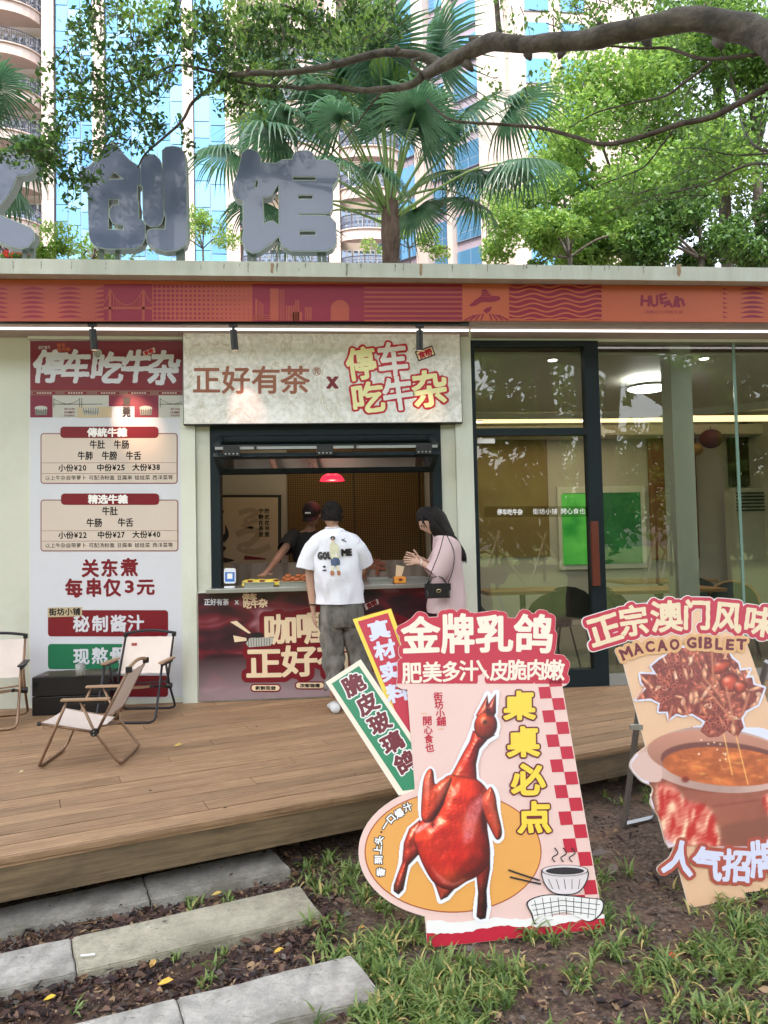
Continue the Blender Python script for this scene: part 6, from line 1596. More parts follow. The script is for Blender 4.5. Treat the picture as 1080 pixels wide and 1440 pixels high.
# meadow edge: distant tree line and staked saplings, seen mirrored in the glass
tl = empty('treeline', (0, -46, 0), kind='stuff'); C = []
for i in range(420):
    C.append((rr.uniform(-45, 60), -44+rr.uniform(-3, 3), rr.uniform(1.0, 17)))
o = leaf_cloud('treeline', C, 2.6, 52000, .9, None, None, 61, ms=[m_lm, m_lb, m_ly]); o['kind'] = 'stuff'; bpy.data.objects.remove(tl)
q = B(); rr = random.Random(5)
for i, (x, y) in enumerate(((2.2, -22), (6.5, -20), (9.5, -24), (13, -21), (16, -26), (4.5, -28))):
    t = empty('staked_sapling', (x, y, 0), 'young staked tree number %s from the lawn edge' % ('one', 'two', 'three', 'four', 'five', 'six')[i], 'sapling', 'staked saplings on the lawn')
    for k in range(3):
        a = k*2.09+.3; B().tube([(x+1.1*math.cos(a), y+1.1*math.sin(a), 0), (x-.25*math.cos(a), y-.25*math.sin(a), 2.1)], .035, 6).build('stake', mat('pale_stake', C3(214, 200, 170), .7), t)
    B().tube([(x, y, 0), (x+.05, y, 3.6)], [.06, .03], 8).build('trunk', m_bark, t)
    leaf_cloud('crown', [(x+rr.uniform(-.6, .6), y+rr.uniform(-.5, .5), 3.2+rr.uniform(-.5, 1.2)) for _ in range(8)], .45, 500, .12, None, t, 70+i, ms=[m_lm, m_ly])
# ================================================================ cardboard signs on the ground
def lean_face(p1, p2, tilt, step=.0012):
    d = (p2-p1); d.z = 0; d.normalize(); n = Vector((d.y, -d.x, 0))
    if n.y > 0: n = -n
    return Face(p1, n*math.cos(R(tilt))+Vector((0, 0, 1))*math.sin(R(tilt)), step)
def raster(fc, x0, y0, x1, y1, res, fn, k, name, parent, m, mask_fn):
    """printed picture: a fine mesh whose corners carry the ink colour"""
    xs = np.arange(x0, x1, res); ys = np.arange(y0, y1, res); X, Y = np.meshgrid(xs, ys)
    col = fn(X, Y); M_ = mask_fn(X, Y)
    ny, nx = X.shape; ok = M_[:-1, :-1] & M_[:-1, 1:] & M_[1:, 1:] & M_[1:, :-1]
    # plane points in bulk
    d = (np.array(rt)[None]*((X.ravel()-W0/2)/FPX)[:, None]+np.array(up)[None]*((H0/2-Y.ravel())/FPX)[:, None]+np.array(fw)[None])
    n = np.array(fc.n); t = (np.array(fc.o)-np.array(CAM)).dot(n)/d.dot(n); P = np.array(CAM)+d*t[:, None]+n*(k*fc.step)
    ii, jj = np.nonzero(ok); a = ii*nx+jj; Q = np.stack([a, a+1, a+nx+1, a+nx], 1)
    used = np.unique(Q); re = np.full(nx*ny, -1); re[used] = np.arange(len(used)); Q = re[Q]; P = P[used]; c = col.reshape(-1, 3)[used]
    c = np.clip(c, 0, 255)/255.0; c = np.where(c <= .04045, c/12.92, ((c+.055)/1.055)**2.4)
    me = bpy.data.meshes.new(name); org = np.array(wloc(parent)); nq = len(Q)
    me.vertices.add(len(P)); me.vertices.foreach_set('co', (P-org).ravel()); me.loops.add(4*nq); me.loops.foreach_set('vertex_index', Q.ravel().astype(np.int32))
    me.polygons.add(nq); me.polygons.foreach_set('loop_start', (np.arange(nq)*4).astype(np.int32)); me.polygons.foreach_set('loop_total', np.full(nq, 4, np.int32))
    at = me.color_attributes.new('Col', 'FLOAT_COLOR', 'POINT'); at.data.foreach_set('color', np.concatenate([c, np.ones((len(c), 1))], 1).ravel())
    me.materials.append(m); me.update(); me.validate()
    o = bpy.data.objects.new(name, me); COL.objects.link(o); o.parent = parent; return o
m_ink_r = attrmat('printed_ink', .32, .45)
m_pink = mat('print_pink', C3(232, 198, 190), .32, var=.02, scale=3); m_pored = mat('poster_red', C3(190, 26, 54), .32); m_oran = mat('print_orange', C3(228, 164, 84), .32)
m_ring = mat('print_ring', C3(178, 84, 50), .35); m_core = mat('foam_board_edge', C3(228, 226, 222), .6); m_drd = mat('deep_maroon', C3(110, 22, 34), .35)
m_lav = mat('print_lavender', C3(214, 216, 238), .35); m_y2 = mat('print_bright_yellow', C3(238, 208, 66), .35); m_crm = mat('print_cream_white', C3(240, 226, 208), .35)

pa, pb_ = PZ(601, 1333, .012), PZ(850, 1306, .012)
FG = lean_face(pa, pb_, 20)
pg = empty('pigeon_sign', ((pa.x+pb_.x)/2, (pa.y+pb_.y)/2, 0), 'tall pink cardboard sign with a glazed roast pigeon and red checkered edge', 'sign')
T1 = [('金', 591.5, 893, 51, 50, -2), ('牌', 643.5, 890.5, 44, 53, -1), ('乳', 695, 891, 50, 50, 0), ('鸽', 750, 891, 52, 52, 1)]
T2 = [('肥', 579, 946, 27, 29, -2), ('美', 607.5, 945, 26, 28, -2), ('多', 634, 944, 25, 28, -2), ('汁', 659, 943, 26, 28, 0), ('皮', 702, 943, 25, 28, 0), ('脆', 727, 942, 26, 28, 0), ('肉', 753, 941.5, 25, 28, 0), ('嫩', 779, 942, 28, 28, 2)]
slash = line([(671, 929), (677, 940), (687, 954)], 4)
F1_, GX, GY = field(T1+T2, .8, 14)
def extend(F, X, Y, loops):
    for l in loops: F = np.minimum(F, sdf(loops_to_segs(l), X, Y))
    return F
hdr = [(576, 878), (600, 868), (640, 866), (700, 868), (760, 870), (776, 900), (784, 940), (574, 946), (566, 906)]
xs_ = np.arange(490, 870, 1.0); ys_ = np.arange(850, 1345, 1.0); BX, BY = np.meshgrid(xs_, ys_)
FB_ = np.full(BX.shape, 1e3)
for q in text_segs(T1+T2): FB_ = np.minimum(FB_, wsdf(q, BX, BY)-8.5)
hd = np.minimum(FB_, sdf(loops_to_segs(hdr), BX, BY))
body = [(571, 948), (788, 948), (850.5, 1306), (601, 1333)]
allb = np.minimum(hd, sdf(loops_to_segs(body), BX, BY)); elp = ell(637, 1198, 133, 95, n=70)
cutl = [l for l in [elp]]
de = sdf(loops_to_segs(elp), BX, BY); de = np.where(BX > 640, 5, de); allb = np.minimum(allb, de)
big = max(grow(allb, BX, BY, 0.0, .25), key=len)
FG.slab(big, -4, 0, m_pink, 'board', pg, m_core)
FG.fill(grow(np.maximum(hd, BY-962-(0)), BX, BY, -.6, .2), 1, m_pored, 'header_print', pg)
for it in T1: F_, X_, Y_ = field([it], .6, 7); FG.fill(grow(F_, X_, Y_, 1.75), 2, m_crm, 'lettering', pg)
for it in T2: F_, X_, Y_ = field([it], .45, 5); FG.fill(grow(F_, X_, Y_, .75), 2, m_crm, 'lettering', pg)
FG.fill(slash, 2, m_crm, 'lettering', pg)
# orange dish
FG.fill(ell(637, 1198, 124.5, 85.5, n=70), 1, m_ring, 'dish_ring_print', pg); FG.fill(ell(637, 1198, 122.8, 83.8, n=70), 2, m_oran, 'dish_print', pg)
# checkered edge
yk = lambda k: 965+16.2*k+.13*k*k
for k in range(18):
    ya, yb = yk(k), min(yk(k+1), 1297); s_ = 16.3+.12*k
    for c in (0, 1):
        if (k+c) % 2 == 0:
            f = lambda y, o: 789.5+(y-962)*.1745-.6-o
            o0, o1 = (2-c)*s_, (1-c)*s_
            FG.fill([(f(ya, o0), ya+.04*o0), (f(ya, o1), ya+.04*o1), (f(yb, o1), yb+.04*o1), (f(yb, o0), yb+.04*o0)], 1, m_pored, 'check_print', pg)
FG.fill([(770, 953), (788.5, 953), (790.5, 965), (773, 966)], 1, m_pored, 'check_print', pg)
# torn paper foot
rr = random.Random(4)
xt = [599.5+250*i/50 for i in range(51)]
top_ = [(x, 1297-(x-600)*.048+rr.uniform(-1.2, 1.2)+2*math.sin(x*.07)) for x in xt]; bot_ = [(x, 1313-(x-600)*.078+rr.uniform(-1.4, 1.4)+2.5*math.sin(x*.05+1)) for x in xt]
FG.fill(top_+bot_[::-1], 3, m_white, 'torn_edge_print', pg)
FG.fill([(601, 1332.6)]+[(x, y-.3) for x, y in bot_]+[(850, 1305.6)], 2, m_pored, 'foot_print', pg)
# yellow characters
Y1 = [('桌', 730, 992, 42, 38, -1), ('桌', 735.5, 1043, 43, 40, -1), ('必', 742.5, 1096, 45, 42, -1), ('点', 751, 1149, 45, 42, -1)]
for it in Y1:
    F_, X_, Y_ = field([it], .5, 9); FG.fill(grow(F_, X_, Y_, 4.1), 3, m_drd, 'lettering_outline', pg); FG.fill(grow(F_, X_, Y_, 1.9), 4, m_y2, 'lettering', pg)
for ch, x, y, s_ in (('街', 616, 979.5, 12), ('坊', 617.2, 991, 12), ('小', 619, 1003, 12), ('鋪', 620.4, 1014.5, 13), ('開', 600.7, 1013.5, 13), ('心', 602, 1026.5, 12), ('食', 602.8, 1039, 12), ('也', 604, 1051.5, 12)):
    F_, X_, Y_ = field([(ch, x, y, s_, s_, -2)], .35, 4); FG.fill(grow(F_, X_, Y_, .3), 2, m_pored, 'lettering', pg)
for x, y in ((596, 1003.5), (620, 1025.5)): FG.fill(line([(x-4, y), (x+4, y-.4)], .8), 2, m_oran, 'rule_print', pg)
arc_ = [('香', 535, 1226.5, -82), ('到', 532, 1209, -88), ('上', 531, 1195, -84), ('头', 532.5, 1181.5, -76), ('一', 541.5, 1160.5, -58), ('口', 549.5, 1151, -44), ('爆', 561, 1143.5, -30), ('汁', 573, 1135, -22)]
for ch, x, y, a in arc_:
    F_, X_, Y_ = field([(ch, x, y, 11.5, 11.5, a)], .35, 5); FG.fill(grow(F_, X_, Y_, 1.7), 3, m_ink, 'lettering_outline', pg); FG.fill(grow(F_, X_, Y_, .55), 4, m_white, 'lettering', pg)
FG.fill(ell(536, 1170, 1.5, 1.5, n=8), 3, m_ink, 'dot_print', pg)
# roast pigeon print
Q8 = lambda l: [(560+x/4, 940+y/4) for x, y in l]
parts = [
 ('leg', Q8([(120, 850), (60, 900), (30, 980), (20, 1090), (-10, 1170)])+[(553.4, 1244.5), (553, 1253), (560, 1258), (567, 1251), (574, 1217), (590, 1200), (606, 1190)], 9),
 ('leg', Q8([(420, 1080), (438, 1170), (447, 1260), (442, 1340), (438, 1395), (460, 1412), (490, 1405), (499, 1340), (495, 1250), (515, 1130), (515, 1030)]), 9),
 ('tail', Q8([(190, 1180), (215, 1240), (237, 1303), (275, 1285), (320, 1235)]), 10),
 ('neck', Q8([(418, 350), (545, 375), (500, 402), (455, 455), (436, 540), (440, 620), (500, 710), (400, 760), (270, 640), (310, 575), (360, 480), (400, 410)]), 13),
 ('body', spline(Q8([(285, 600), (370, 610), (450, 630), (505, 700), (500, 800), (500, 900), (515, 1020), (500, 1110), (440, 1170), (380, 1200), (310, 1243), (250, 1238), (190, 1195), (140, 1110), (100, 1010), (85, 960), (110, 880), (180, 800), (215, 700), (240, 640)]), 4), 34),
 ('wing', spline(Q8([(172, 566), (196, 580), (206, 650), (245, 625), (300, 615), (275, 700), (240, 790), (195, 855), (155, 870), (128, 835), (130, 730), (142, 620)]), 4), 12),
 ('wing', spline(Q8([(500, 682), (522, 668), (545, 715), (558, 800), (580, 900), (577, 948), (550, 962), (515, 900), (480, 820), (464, 740)]), 4), 11),
 ('beak', Q8([(436, 262), (500, 148), (506, 200), (549, 140), (548, 250), (520, 300), (450, 300)]), 8),
 ('head', ell(560+490/4, 940+322/4, 65/4, 77/4, 8), 16)]
tint = {'leg': (150, 34, 26), 'tail': (176, 60, 40), 'neck': (168, 26, 18), 'body': (206, 38, 24), 'wing': (196, 56, 34), 'beak': (150, 34, 36), 'head': (176, 48, 24)}
def vnoise(X, Y, sc, seed):
    g = np.random.default_rng(seed); o = 0
    for k in range(9):
        a = g.uniform(0, 6.28); f = sc*g.uniform(.5, 2.2); o = o+np.sin((X*np.cos(a)+Y*np.sin(a))*f+g.uniform(0, 6)+1.5*np.sin((X*np.sin(a)-Y*np.cos(a))*f*.6))
    return o/9
def pigeon_cols(X, Y):
    out = np.zeros(X.shape+(3,)); out[:] = (236, 238, 250); mn = np.full(X.shape, 1e3)
    L1 = np.array([-.45, -.55, .7]); L1 /= np.linalg.norm(L1); rs = X[0, 1]-X[0, 0]
    for nm, lp, rad in parts:
        d = wsdf(loops_to_segs(lp), X, Y, 8); mn = np.minimum(mn, d)
        t = np.clip(-d/rad, 0, 1); h = np.sqrt(np.clip(1-(1-t)**2, 0, 1))*rad*.85+1.3*vnoise(X, Y, .13, 5)+.22*vnoise(X, Y, .8, 6)+.12*vnoise(X, Y, 1.7, 7)
        gy, gx_ = np.gradient(h, rs); nz = 1/np.sqrt(1+gx_**2+gy**2); nx_, ny_ = -gx_*nz, -gy*nz
        df = np.clip(nx_*L1[0]+ny_*L1[1]+nz*L1[2], 0, 1); sp_ = np.clip(2*df*nz-L1[2], 0, 1)**16
        base = np.array(tint[nm], float)
        v = .8+.3*vnoise(X, Y, .12, 8)
        c = base*(.42+.85*df*v)[..., None]+np.array([80, 44, 14])*(np.clip(df, 0, 1)**3*.5*(1+vnoise(X, Y, .1, 9)))[..., None]+np.array([235, 170, 160])*(sp_*.95)[..., None]
        c = c*(1-.35*np.exp(-((t*rad)/1.6)**2))[..., None]
        if nm == 'leg': c = c*(1-.55/(1+np.exp(-(Y-(1236 if X.mean() < 0 else 1240))/5)))[..., None]
        a = np.clip(.5-d/.8, 0, 1)[..., None]; c = c*(1+.07*vnoise(X, Y, 1.3, 14)+.12*vnoise(X, Y*.4, .45, 15))[..., None]+np.array([26, 26, 10])*np.clip(vnoise(X, Y, .06, 16), 0, 1)[..., None]*2; out = out*(1-a)+c*a
    def patch(loop, col, s_, f=1.0):
        nonlocal out
        d = wsdf(loops_to_segs(spline(Q8(loop), 4)), X, Y, 16); a = (1/(1+np.exp(np.clip(d/s_, -30, 30)))*f*np.clip(.75+.5*vnoise(X, Y, .5, 12), 0, 1)*(mn < -.5))[..., None]; out = out*(1-a)+np.array(col, float)*a
    patch([(430, 740), (475, 705), (470, 790), (440, 860), (415, 960), (365, 985), (362, 900), (385, 800)], (226, 120, 128), 1.6, .9)
    patch([(210, 920), (320, 900), (360, 1000), (350, 1090), (260, 1130), (190, 1050)], (168, 16, 20), 3, .6)
    patch([(95, 905), (150, 870), (180, 870), (130, 910), (100, 925)], (246, 214, 214), .8, .95)
    patch([(150, 640), (160, 600), (178, 600), (170, 680), (160, 740), (150, 700)], (236, 150, 140), 1, .8)
    patch([(320, 660), (345, 640), (340, 690), (315, 720), (295, 715)], (240, 180, 150), .8, .85)
    patch([(245, 640), (280, 622), (262, 690), (225, 760), (215, 740)], (222, 110, 96), 1.2, .6)
    patch([(300, 580), (340, 560), (390, 440), (400, 400), (380, 500), (330, 590)], (232, 110, 88), 1, .7)
    patch([(480, 690), (500, 680), (540, 800), (555, 900), (530, 860)], (226, 110, 90), 1, .6)
    patch([(190, 1120), (230, 1190), (300, 1225), (370, 1185), (300, 1205), (230, 1160)], (236, 130, 120), 1, .7)
    patch([(205, 800), (255, 740), (215, 850), (195, 900), (180, 870)], (52, 8, 12), 1.2, .9); patch([(470, 800), (485, 850), (490, 930), (475, 900), (466, 840)], (50, 8, 12), 1.0, .9)
    patch([(470, 290), (500, 285), (505, 315), (475, 320)], (120, 60, 30), .5, 1); patch([(480, 295), (494, 294), (494, 308), (481, 309)], (20, 12, 10), .4, 1)
    patch([(500, 180), (508, 165), (520, 260), (500, 270), (492, 240)], (50, 10, 20), .6, .9)
    return out
DP = None
def pmask(X, Y):
    mn = np.full(X.shape, 1e3)
    for nm, lp, rad in parts: mn = np.minimum(mn, wsdf(loops_to_segs(lp), X, Y, 8))
    return mn < 4.6+1.2*np.sin(Y*.08)
raster(FG, 540, 962, 714, 1305, .8, pigeon_cols, 5, 'pigeon_print', pg, m_ink_r, pmask)
# plain drawing of a bowl on a checkered cloth
m_gry = mat('drawing_grey', C3(222, 212, 214), .4); m_blk = mat('drawing_black', C3(38, 32, 38), .4)
def drawn(l, k=4, wd=1.1, f=None):
    FG.fill(l, k, f or m_gry, 'drawing', pg)
    FG.fill([l, [(sum(p[0] for p in l)/len(l)+(x-sum(p[0] for p in l)/len(l))*(1-wd/22), sum(p[1] for p in l)/len(l)+(y-sum(p[1] for p in l)/len(l))*(1-wd/16)) for x, y in l]], k+1, m_blk, 'drawing', pg)
cloth = spline([(740, 1268), (765, 1258), (800, 1259), (826, 1262), (848, 1266), (846, 1284), (830, 1296), (812, 1290), (795, 1283), (770, 1288), (752, 1300), (746, 1285)], 4)
drawn(cloth, 4, 1.0, m_white)
for i in range(9): FG.fill(line([(751+i*11, 1262+(i < 1)*4), (756+i*10, 1289-(i > 2)*3+(i > 6)*5)], .8), 6, m_blk, 'drawing', pg)
for i in range(3): FG.fill(line([(746+i*2, 1273+i*7), (790, 1266+i*7), (843-i*4, 1272+i*7)], .8), 6, m_blk, 'drawing', pg)
drawn(spline([(760, 1224), (772, 1222), (800, 1222), (826, 1224), (822, 1244), (808, 1257), (780, 1257), (765, 1244)], 4), 7)
drawn(ell(793, 1224, 33, 8, n=30), 9); FG.fill(ell(793, 1224.5, 27, 5, n=24), 11, m_blk, 'drawing', pg)
for i in range(3): FG.fill(line(spline([(780+i*12, 1212), (776+i*12, 1206), (784+i*12, 1200), (779+i*12, 1192)], 4, False), 1.6), 5, m_blk, 'drawing', pg)
FG.fill(line([(758, 1238), (722, 1226), (714, 1223)], 2.4), 8, m_blk, 'drawing', pg); FG.fill(line([(760, 1243), (724, 1235), (716, 1233)], 2.4), 8, m_blk, 'drawing', pg)
for i in range(5): FG.fill(line([(770+i*11, 1236), (776+i*9, 1250)], .8), 10, m_blk, 'drawing', pg)
# side strips glued behind the board
def strip(pts, inner, m1, m2, k, label):
    o = FG.slab(pts, k, k+2, m1, 'side_strip', pg, m_core); o['label'] = label; FG.fill(inner, k+3, m2, 'strip_print', o); return o
st1 = strip([(496.4, 869.8), (550.4, 854.7), (601, 995), (640, 1100), (592, 1100)], [(503.5, 873), (546, 861), (597, 1003), (632, 1100), (599, 1100)], m_y2, m_pored, -13, 'red side strip with yellow border')
for ch, x, y in (('真', 533, 885, ), ('材', 541.7, 913), ('实', 550, 943), ('料', 559.5, 973)):
    F_, X_, Y_ = field([(ch, x, y, 29, 25, -13)], .5, 5); FG.fill(grow(F_, X_, Y_, 1.25), -9, m_lav, 'lettering', st1)
st2 = strip([(458, 958.8), (507.5, 926.6), (602, 1068), (602, 1112), (561, 1118.5)], [(466.5, 961), (505, 936), (596, 1070), (596, 1108), (567, 1112)], m_crm, mat('strip_green', C3(40, 132, 92), .35), -8.5, 'green side strip with cream border')
for ch, x, y in (('脆', 497.4, 962), ('皮', 516.5, 989), ('玻', 533.6, 1016), ('璃', 551.8, 1043.5), ('鸽', 570, 1071.6)):
    F_, X_, Y_ = field([(ch, x, y, 29, 27, -29)], .5, 6); FG.fill(grow(F_, X_, Y_, 3.1), -5.2, m_white, 'lettering_outline', st2); FG.fill(grow(F_, X_, Y_, 1.2), -4.4, m_drd, 'lettering', st2)
# rear prop of the sign
b0 = FG.P(700, 1000, -14); B().tube([b0, (b0.x+.12, b0.y+.42, .01)], .012, 8).build('prop_leg', m_steel, pg)

# ---------------- beef stew sign with metal easel
ga, gb_ = PZ(968, 1276, .012), PZ(1080, 1258, .012)
FE = lean_face(ga, gb_, 18)
gs = empty('stew_sign', (ga.x+.3, ga.y, 0), 'cardboard sign showing giblets over a clay pot, leaning left at the right edge', 'sign')
T3 = [('正', 849.5, 885, 45, 42, -17), ('宗', 890.5, 873, 38, 41, -8), ('澳', 937, 866.5, 42, 42, -3), ('门', 979.5, 864.5, 38, 40, 1), ('风', 1022.5, 867.5, 38, 42, 5), ('味', 1067, 874, 40, 40, 8)]
L3 = [('M', 879.5, 919, 15, 15, -24), ('A', 896, 912.5, 12, 15, -14), ('C', 913, 909.5, 11.5, 14, -8), ('A', 930, 908, 12.5, 15, -5), ('O', 947.5, 906.5, 12, 14, 0), ('G', 971.5, 904, 12, 14, 0), ('I', 983.5, 903.5, 3, 15, 0), ('B', 995, 904.5, 10, 15, 2), ('L', 1010, 906, 9, 15, 3), ('E', 1025.5, 907, 9.5, 14, 4), ('T', 1041.5, 906.5, 13, 14, 2)]
P4 = [('人', 954, 1206, 42, 46, 10), ('气', 994, 1214, 40, 44, 6), ('招', 1035, 1217, 38, 44, 3), ('牌', 1074, 1207, 40, 50, -3)]
xs_ = np.arange(805, 1200, 1.0); ys_ = np.arange(830, 1300, 1.0); BX, BY = np.meshgrid(xs_, ys_)
def fsd(items, X, Y):
    F = np.full(X.shape, 1e3)
    for q in text_segs(items): F = np.minimum(F, wsdf(q, X, Y))
    return F
pan = [(873, 920), (1046, 892), (1166, 1236), (1160, 1244), (974, 1276), (967.5, 1272)]
pot_halo = spline([(885, 1078), (892, 1062), (905, 1052), (925, 1036), (960, 1024), (1000, 1018), (1040, 1022), (1080, 1026), (1115, 1060), (1140, 1090), (1130, 1150), (1100, 1190), (960, 1190), (938, 1190), (926, 1150), (914, 1130), (917, 1108), (900, 1098)], 5)
G_ = lambda l: [(880+x/5.4, 900+y/5.4) for x, y in l]
meat = G_([(105, 258), (230, 262), (190, 200), (250, 150), (300, 120), (360, 60), (760, 60), (800, 140), (850, 180), (862, 235), (940, 222), (905, 290), (955, 285), (965, 340), (1047, 365), (1000, 490), (905, 540), (872, 600), (892, 665), (840, 740), (760, 690), (700, 735), (625, 742), (560, 690), (600, 620), (500, 560), (430, 575), (380, 560), (325, 600), (315, 545), (245, 545), (255, 480), (185, 445), (75, 455), (150, 370), (115, 320)])
dt = fsd(T3, BX, BY)-7.6; dp4 = fsd(P4, BX, BY)-6.4; dl = fsd(L3, BX, BY)-5
dm = sdf(loops_to_segs(meat), BX, BY)-3.4
A_ = np.minimum.reduce([dt, dp4, dl, sdf(loops_to_segs(pan), BX, BY), sdf(loops_to_segs(pot_halo), BX, BY), np.where(BX > 1040, dm, 9)])
FE.slab(max(grow(A_, BX, BY, 0, .25), key=len), -4, 0, mat('print_peach', C3(230, 188, 152), .32, var=.02, scale=3), 'board', gs, m_core)
FE.fill([l for l in grow(dt, BX, BY, 0, .2)], 1, m_white, 'lettering_outline', gs); FE.fill(grow(dt, BX, BY, -1.1, .2), 2, m_pored, 'lettering_outline', gs)
for it in T3: F_, X_, Y_ = field([it], .5, 5, .3, .4); FE.fill(grow(F_, X_, Y_, 1.45), 3, m_cream, 'lettering', gs)
FE.fill(grow(dl, BX, BY, 0, .2), 5, mat('print_sand', C3(222, 172, 116), .35), 'lettering_outline', gs)
for it in L3: F_, X_, Y_ = field([it], .4, 4, .25, .6); FE.fill(grow(F_, X_, Y_, .9), 6, m_drd, 'lettering', gs)
def stew_cols(X, Y):
    out = np.zeros(X.shape+(3,)); out[:] = (224, 226, 246)
    def lay(d, c, s_=.7, f=1.0):
        nonlocal out
        a = (np.clip(.5-d/s_, 0, 1)*f)[..., None]; out = out*(1-a)+c*a
    def soft(loop, col, s_, f=1.0):
        nonlocal out
        d = wsdf(loops_to_segs(loop), X, Y, 8); a = (f/(1+np.exp(np.clip(d/s_, -30, 30))))[..., None]; out = out*(1-a)+np.array(col, float)*a
    # pot
    potb = spline([(912, 1100), (918, 1080), (1010, 1100), (1110, 1080), (1120, 1150), (1085, 1186), (1000, 1190), (960, 1186), (925, 1150)], 5)
    sh = .82+.12*np.sin((X-930)*.018)+.04*vnoise(X, Y, .2, 3)
    lay(wsdf(loops_to_segs(potb), X, Y, 6), np.array([172., 100, 80])*sh[..., None])
    for yb in (1112, 1132): soft(line([(935, yb-6), (1000, yb+2), (1090, yb-10)], 1.6), (122, 62, 50), .8, .6)
    soft(spline([(1014, 1163), (1050, 1154), (1110, 1148), (1110, 1186), (1012, 1186)], 4), (138, 84, 68), 1.2, .9)
    rim = ell(1008, 1069, 112, 45, 6, 60); lay(wsdf(loops_to_segs(rim), X, Y, 6), np.array([214., 176, 164])*(.92+.08*np.sin(X*.03)+.03*vnoise(X, Y, .15, 4))[..., None])
    hnd = spline([(887, 1078), (893, 1066), (905, 1058), (925, 1060), (930, 1095), (915, 1100), (900, 1094)], 4); lay(wsdf(loops_to_segs(hnd), X, Y, 6), np.array([218., 184, 174])*np.ones(X.shape)[..., None])
    inn = ell(1012, 1064, 103, 36, 6, 60); lay(wsdf(loops_to_segs(inn), X, Y, 6), np.array([198., 138, 116])*(.9+.14*np.clip((1064-Y)/40, -1, 1))[..., None], 1.2)
    dark = ell(1020, 1073, 92, 29, 5, 60); lay(wsdf(loops_to_segs(dark), X, Y, 6), np.array([120., 70, 62])*np.ones(X.shape)[..., None], 2)
    soup = ell(1019, 1078, 88, 27, 4, 60); v = vnoise(X, Y*1.8, .13, 21); v2 = vnoise(X, Y*1.8, .35, 22)
    lay(wsdf(loops_to_segs(soup), X, Y, 6), np.array([188., 98, 54])*(1+.18*v+.12*v2)[..., None]+np.array([30., 26, 10])*np.clip(v, 0, 1)[..., None]*1.6, 1.5)
    g = np.random.default_rng(9)
    for _ in range(26):
        a, q = g.uniform(0, 6.28), g.uniform(0, .9); soft(ell(1019+88*q*math.cos(a), 1078+26*q*math.sin(a), g.uniform(1, 6), g.uniform(.6, 2), g.uniform(-15, 15), 12), (234, 158, 84), .6, .55)
    soft(ell(963, 1096, 5, 4, 0, 14), (96, 24, 18), .7, .95); soft(ell(962, 1094, 6.5, 5, 0, 14), (200, 96, 60), .8, .35)
    # flames
    for reg in (spline([(922, 1106), (945, 1104), (965, 1125), (985, 1130), (1000, 1140), (1012, 1178), (1005, 1192), (960, 1190), (935, 1180), (925, 1150)], 4), spline([(1072, 1120), (1090, 1112), (1110, 1120), (1110, 1160), (1085, 1150), (1076, 1140)], 4)):
        d = wsdf(loops_to_segs(reg), X, Y, 10); v = vnoise(X*1.3+Y*.5+14*vnoise(X, Y, .05, 31), Y*.6-X*.3, .16, 32)+.35*vnoise(X+Y, Y, .5, 33); w_ = np.clip(.5+1.3*v, 0, 1)[..., None]
        c = np.array([196., 48, 44])*(1-w_)+np.array([244., 176, 150])*w_; hot = np.clip(v-.30, 0, 1)[..., None]*2.6; c = c+(np.array([254., 232, 190])-c)*np.clip(hot, 0, 1)
        a = (1/(1+np.exp(np.clip(d/1.6, -30, 30))))[..., None]*.97; out = out*(1-a)+c*a
    # meat heap
    dmm = sdf(loops_to_segs(meat), X, Y); base = np.array([138., 66, 54])*(1+.3*vnoise(X, Y, .4, 41))[..., None]; lay(dmm, base)
    g = np.random.default_rng(77)
    cols = [(184, 92, 70), (204, 120, 86), (160, 76, 62), (224, 156, 120), (192, 104, 82), (140, 60, 50), (230, 176, 144)]
    Sx, Sy = X.ravel(), Y.ravel()
    for i in range(330):
        cx, cy = g.uniform(896, 1078), g.uniform(906, 1040)
        if sdf(loops_to_segs(meat), np.array([[cx]]), np.array([[cy]]))[0, 0] > -1.5: continue
        rx, ry = g.uniform(4, 13), g.uniform(1.6, 4.2); a = g.uniform(-90, 90) if cy > 960 else g.uniform(40, 120)
        j0, j1 = np.searchsorted(X[0], [cx-14, cx+14]); i0, i1 = np.searchsorted(Y[:, 0], [cy-14, cy+14]); xx, yy = X[i0:i1, j0:j1], Y[i0:i1, j0:j1]; sl_ = (slice(i0, i1), slice(j0, j1))
        ca, sa = math.cos(R(a)), math.sin(R(a)); u_ = ((xx-cx)*ca+(yy-cy)*sa)/rx; w_ = (-(xx-cx)*sa+(yy-cy)*ca)/ry; d = np.hypot(u_, w_)
        al = np.clip((1-d)*6, 0, 1)*(dmm[sl_] < 0); hl = np.clip(1-np.hypot(u_-.1, w_+.35)*1.6, 0, 1)
        c = np.array(cols[g.integers(len(cols))], float)[None, None]*(.74+.42*np.clip(1-d, 0, 1)+.0*u_)[..., None]+np.array([120., 96, 80])*(hl**2)[..., None]*g.uniform(.2, .8)
        out[sl_] = out[sl_]*(1-al[..., None])+c*al[..., None]
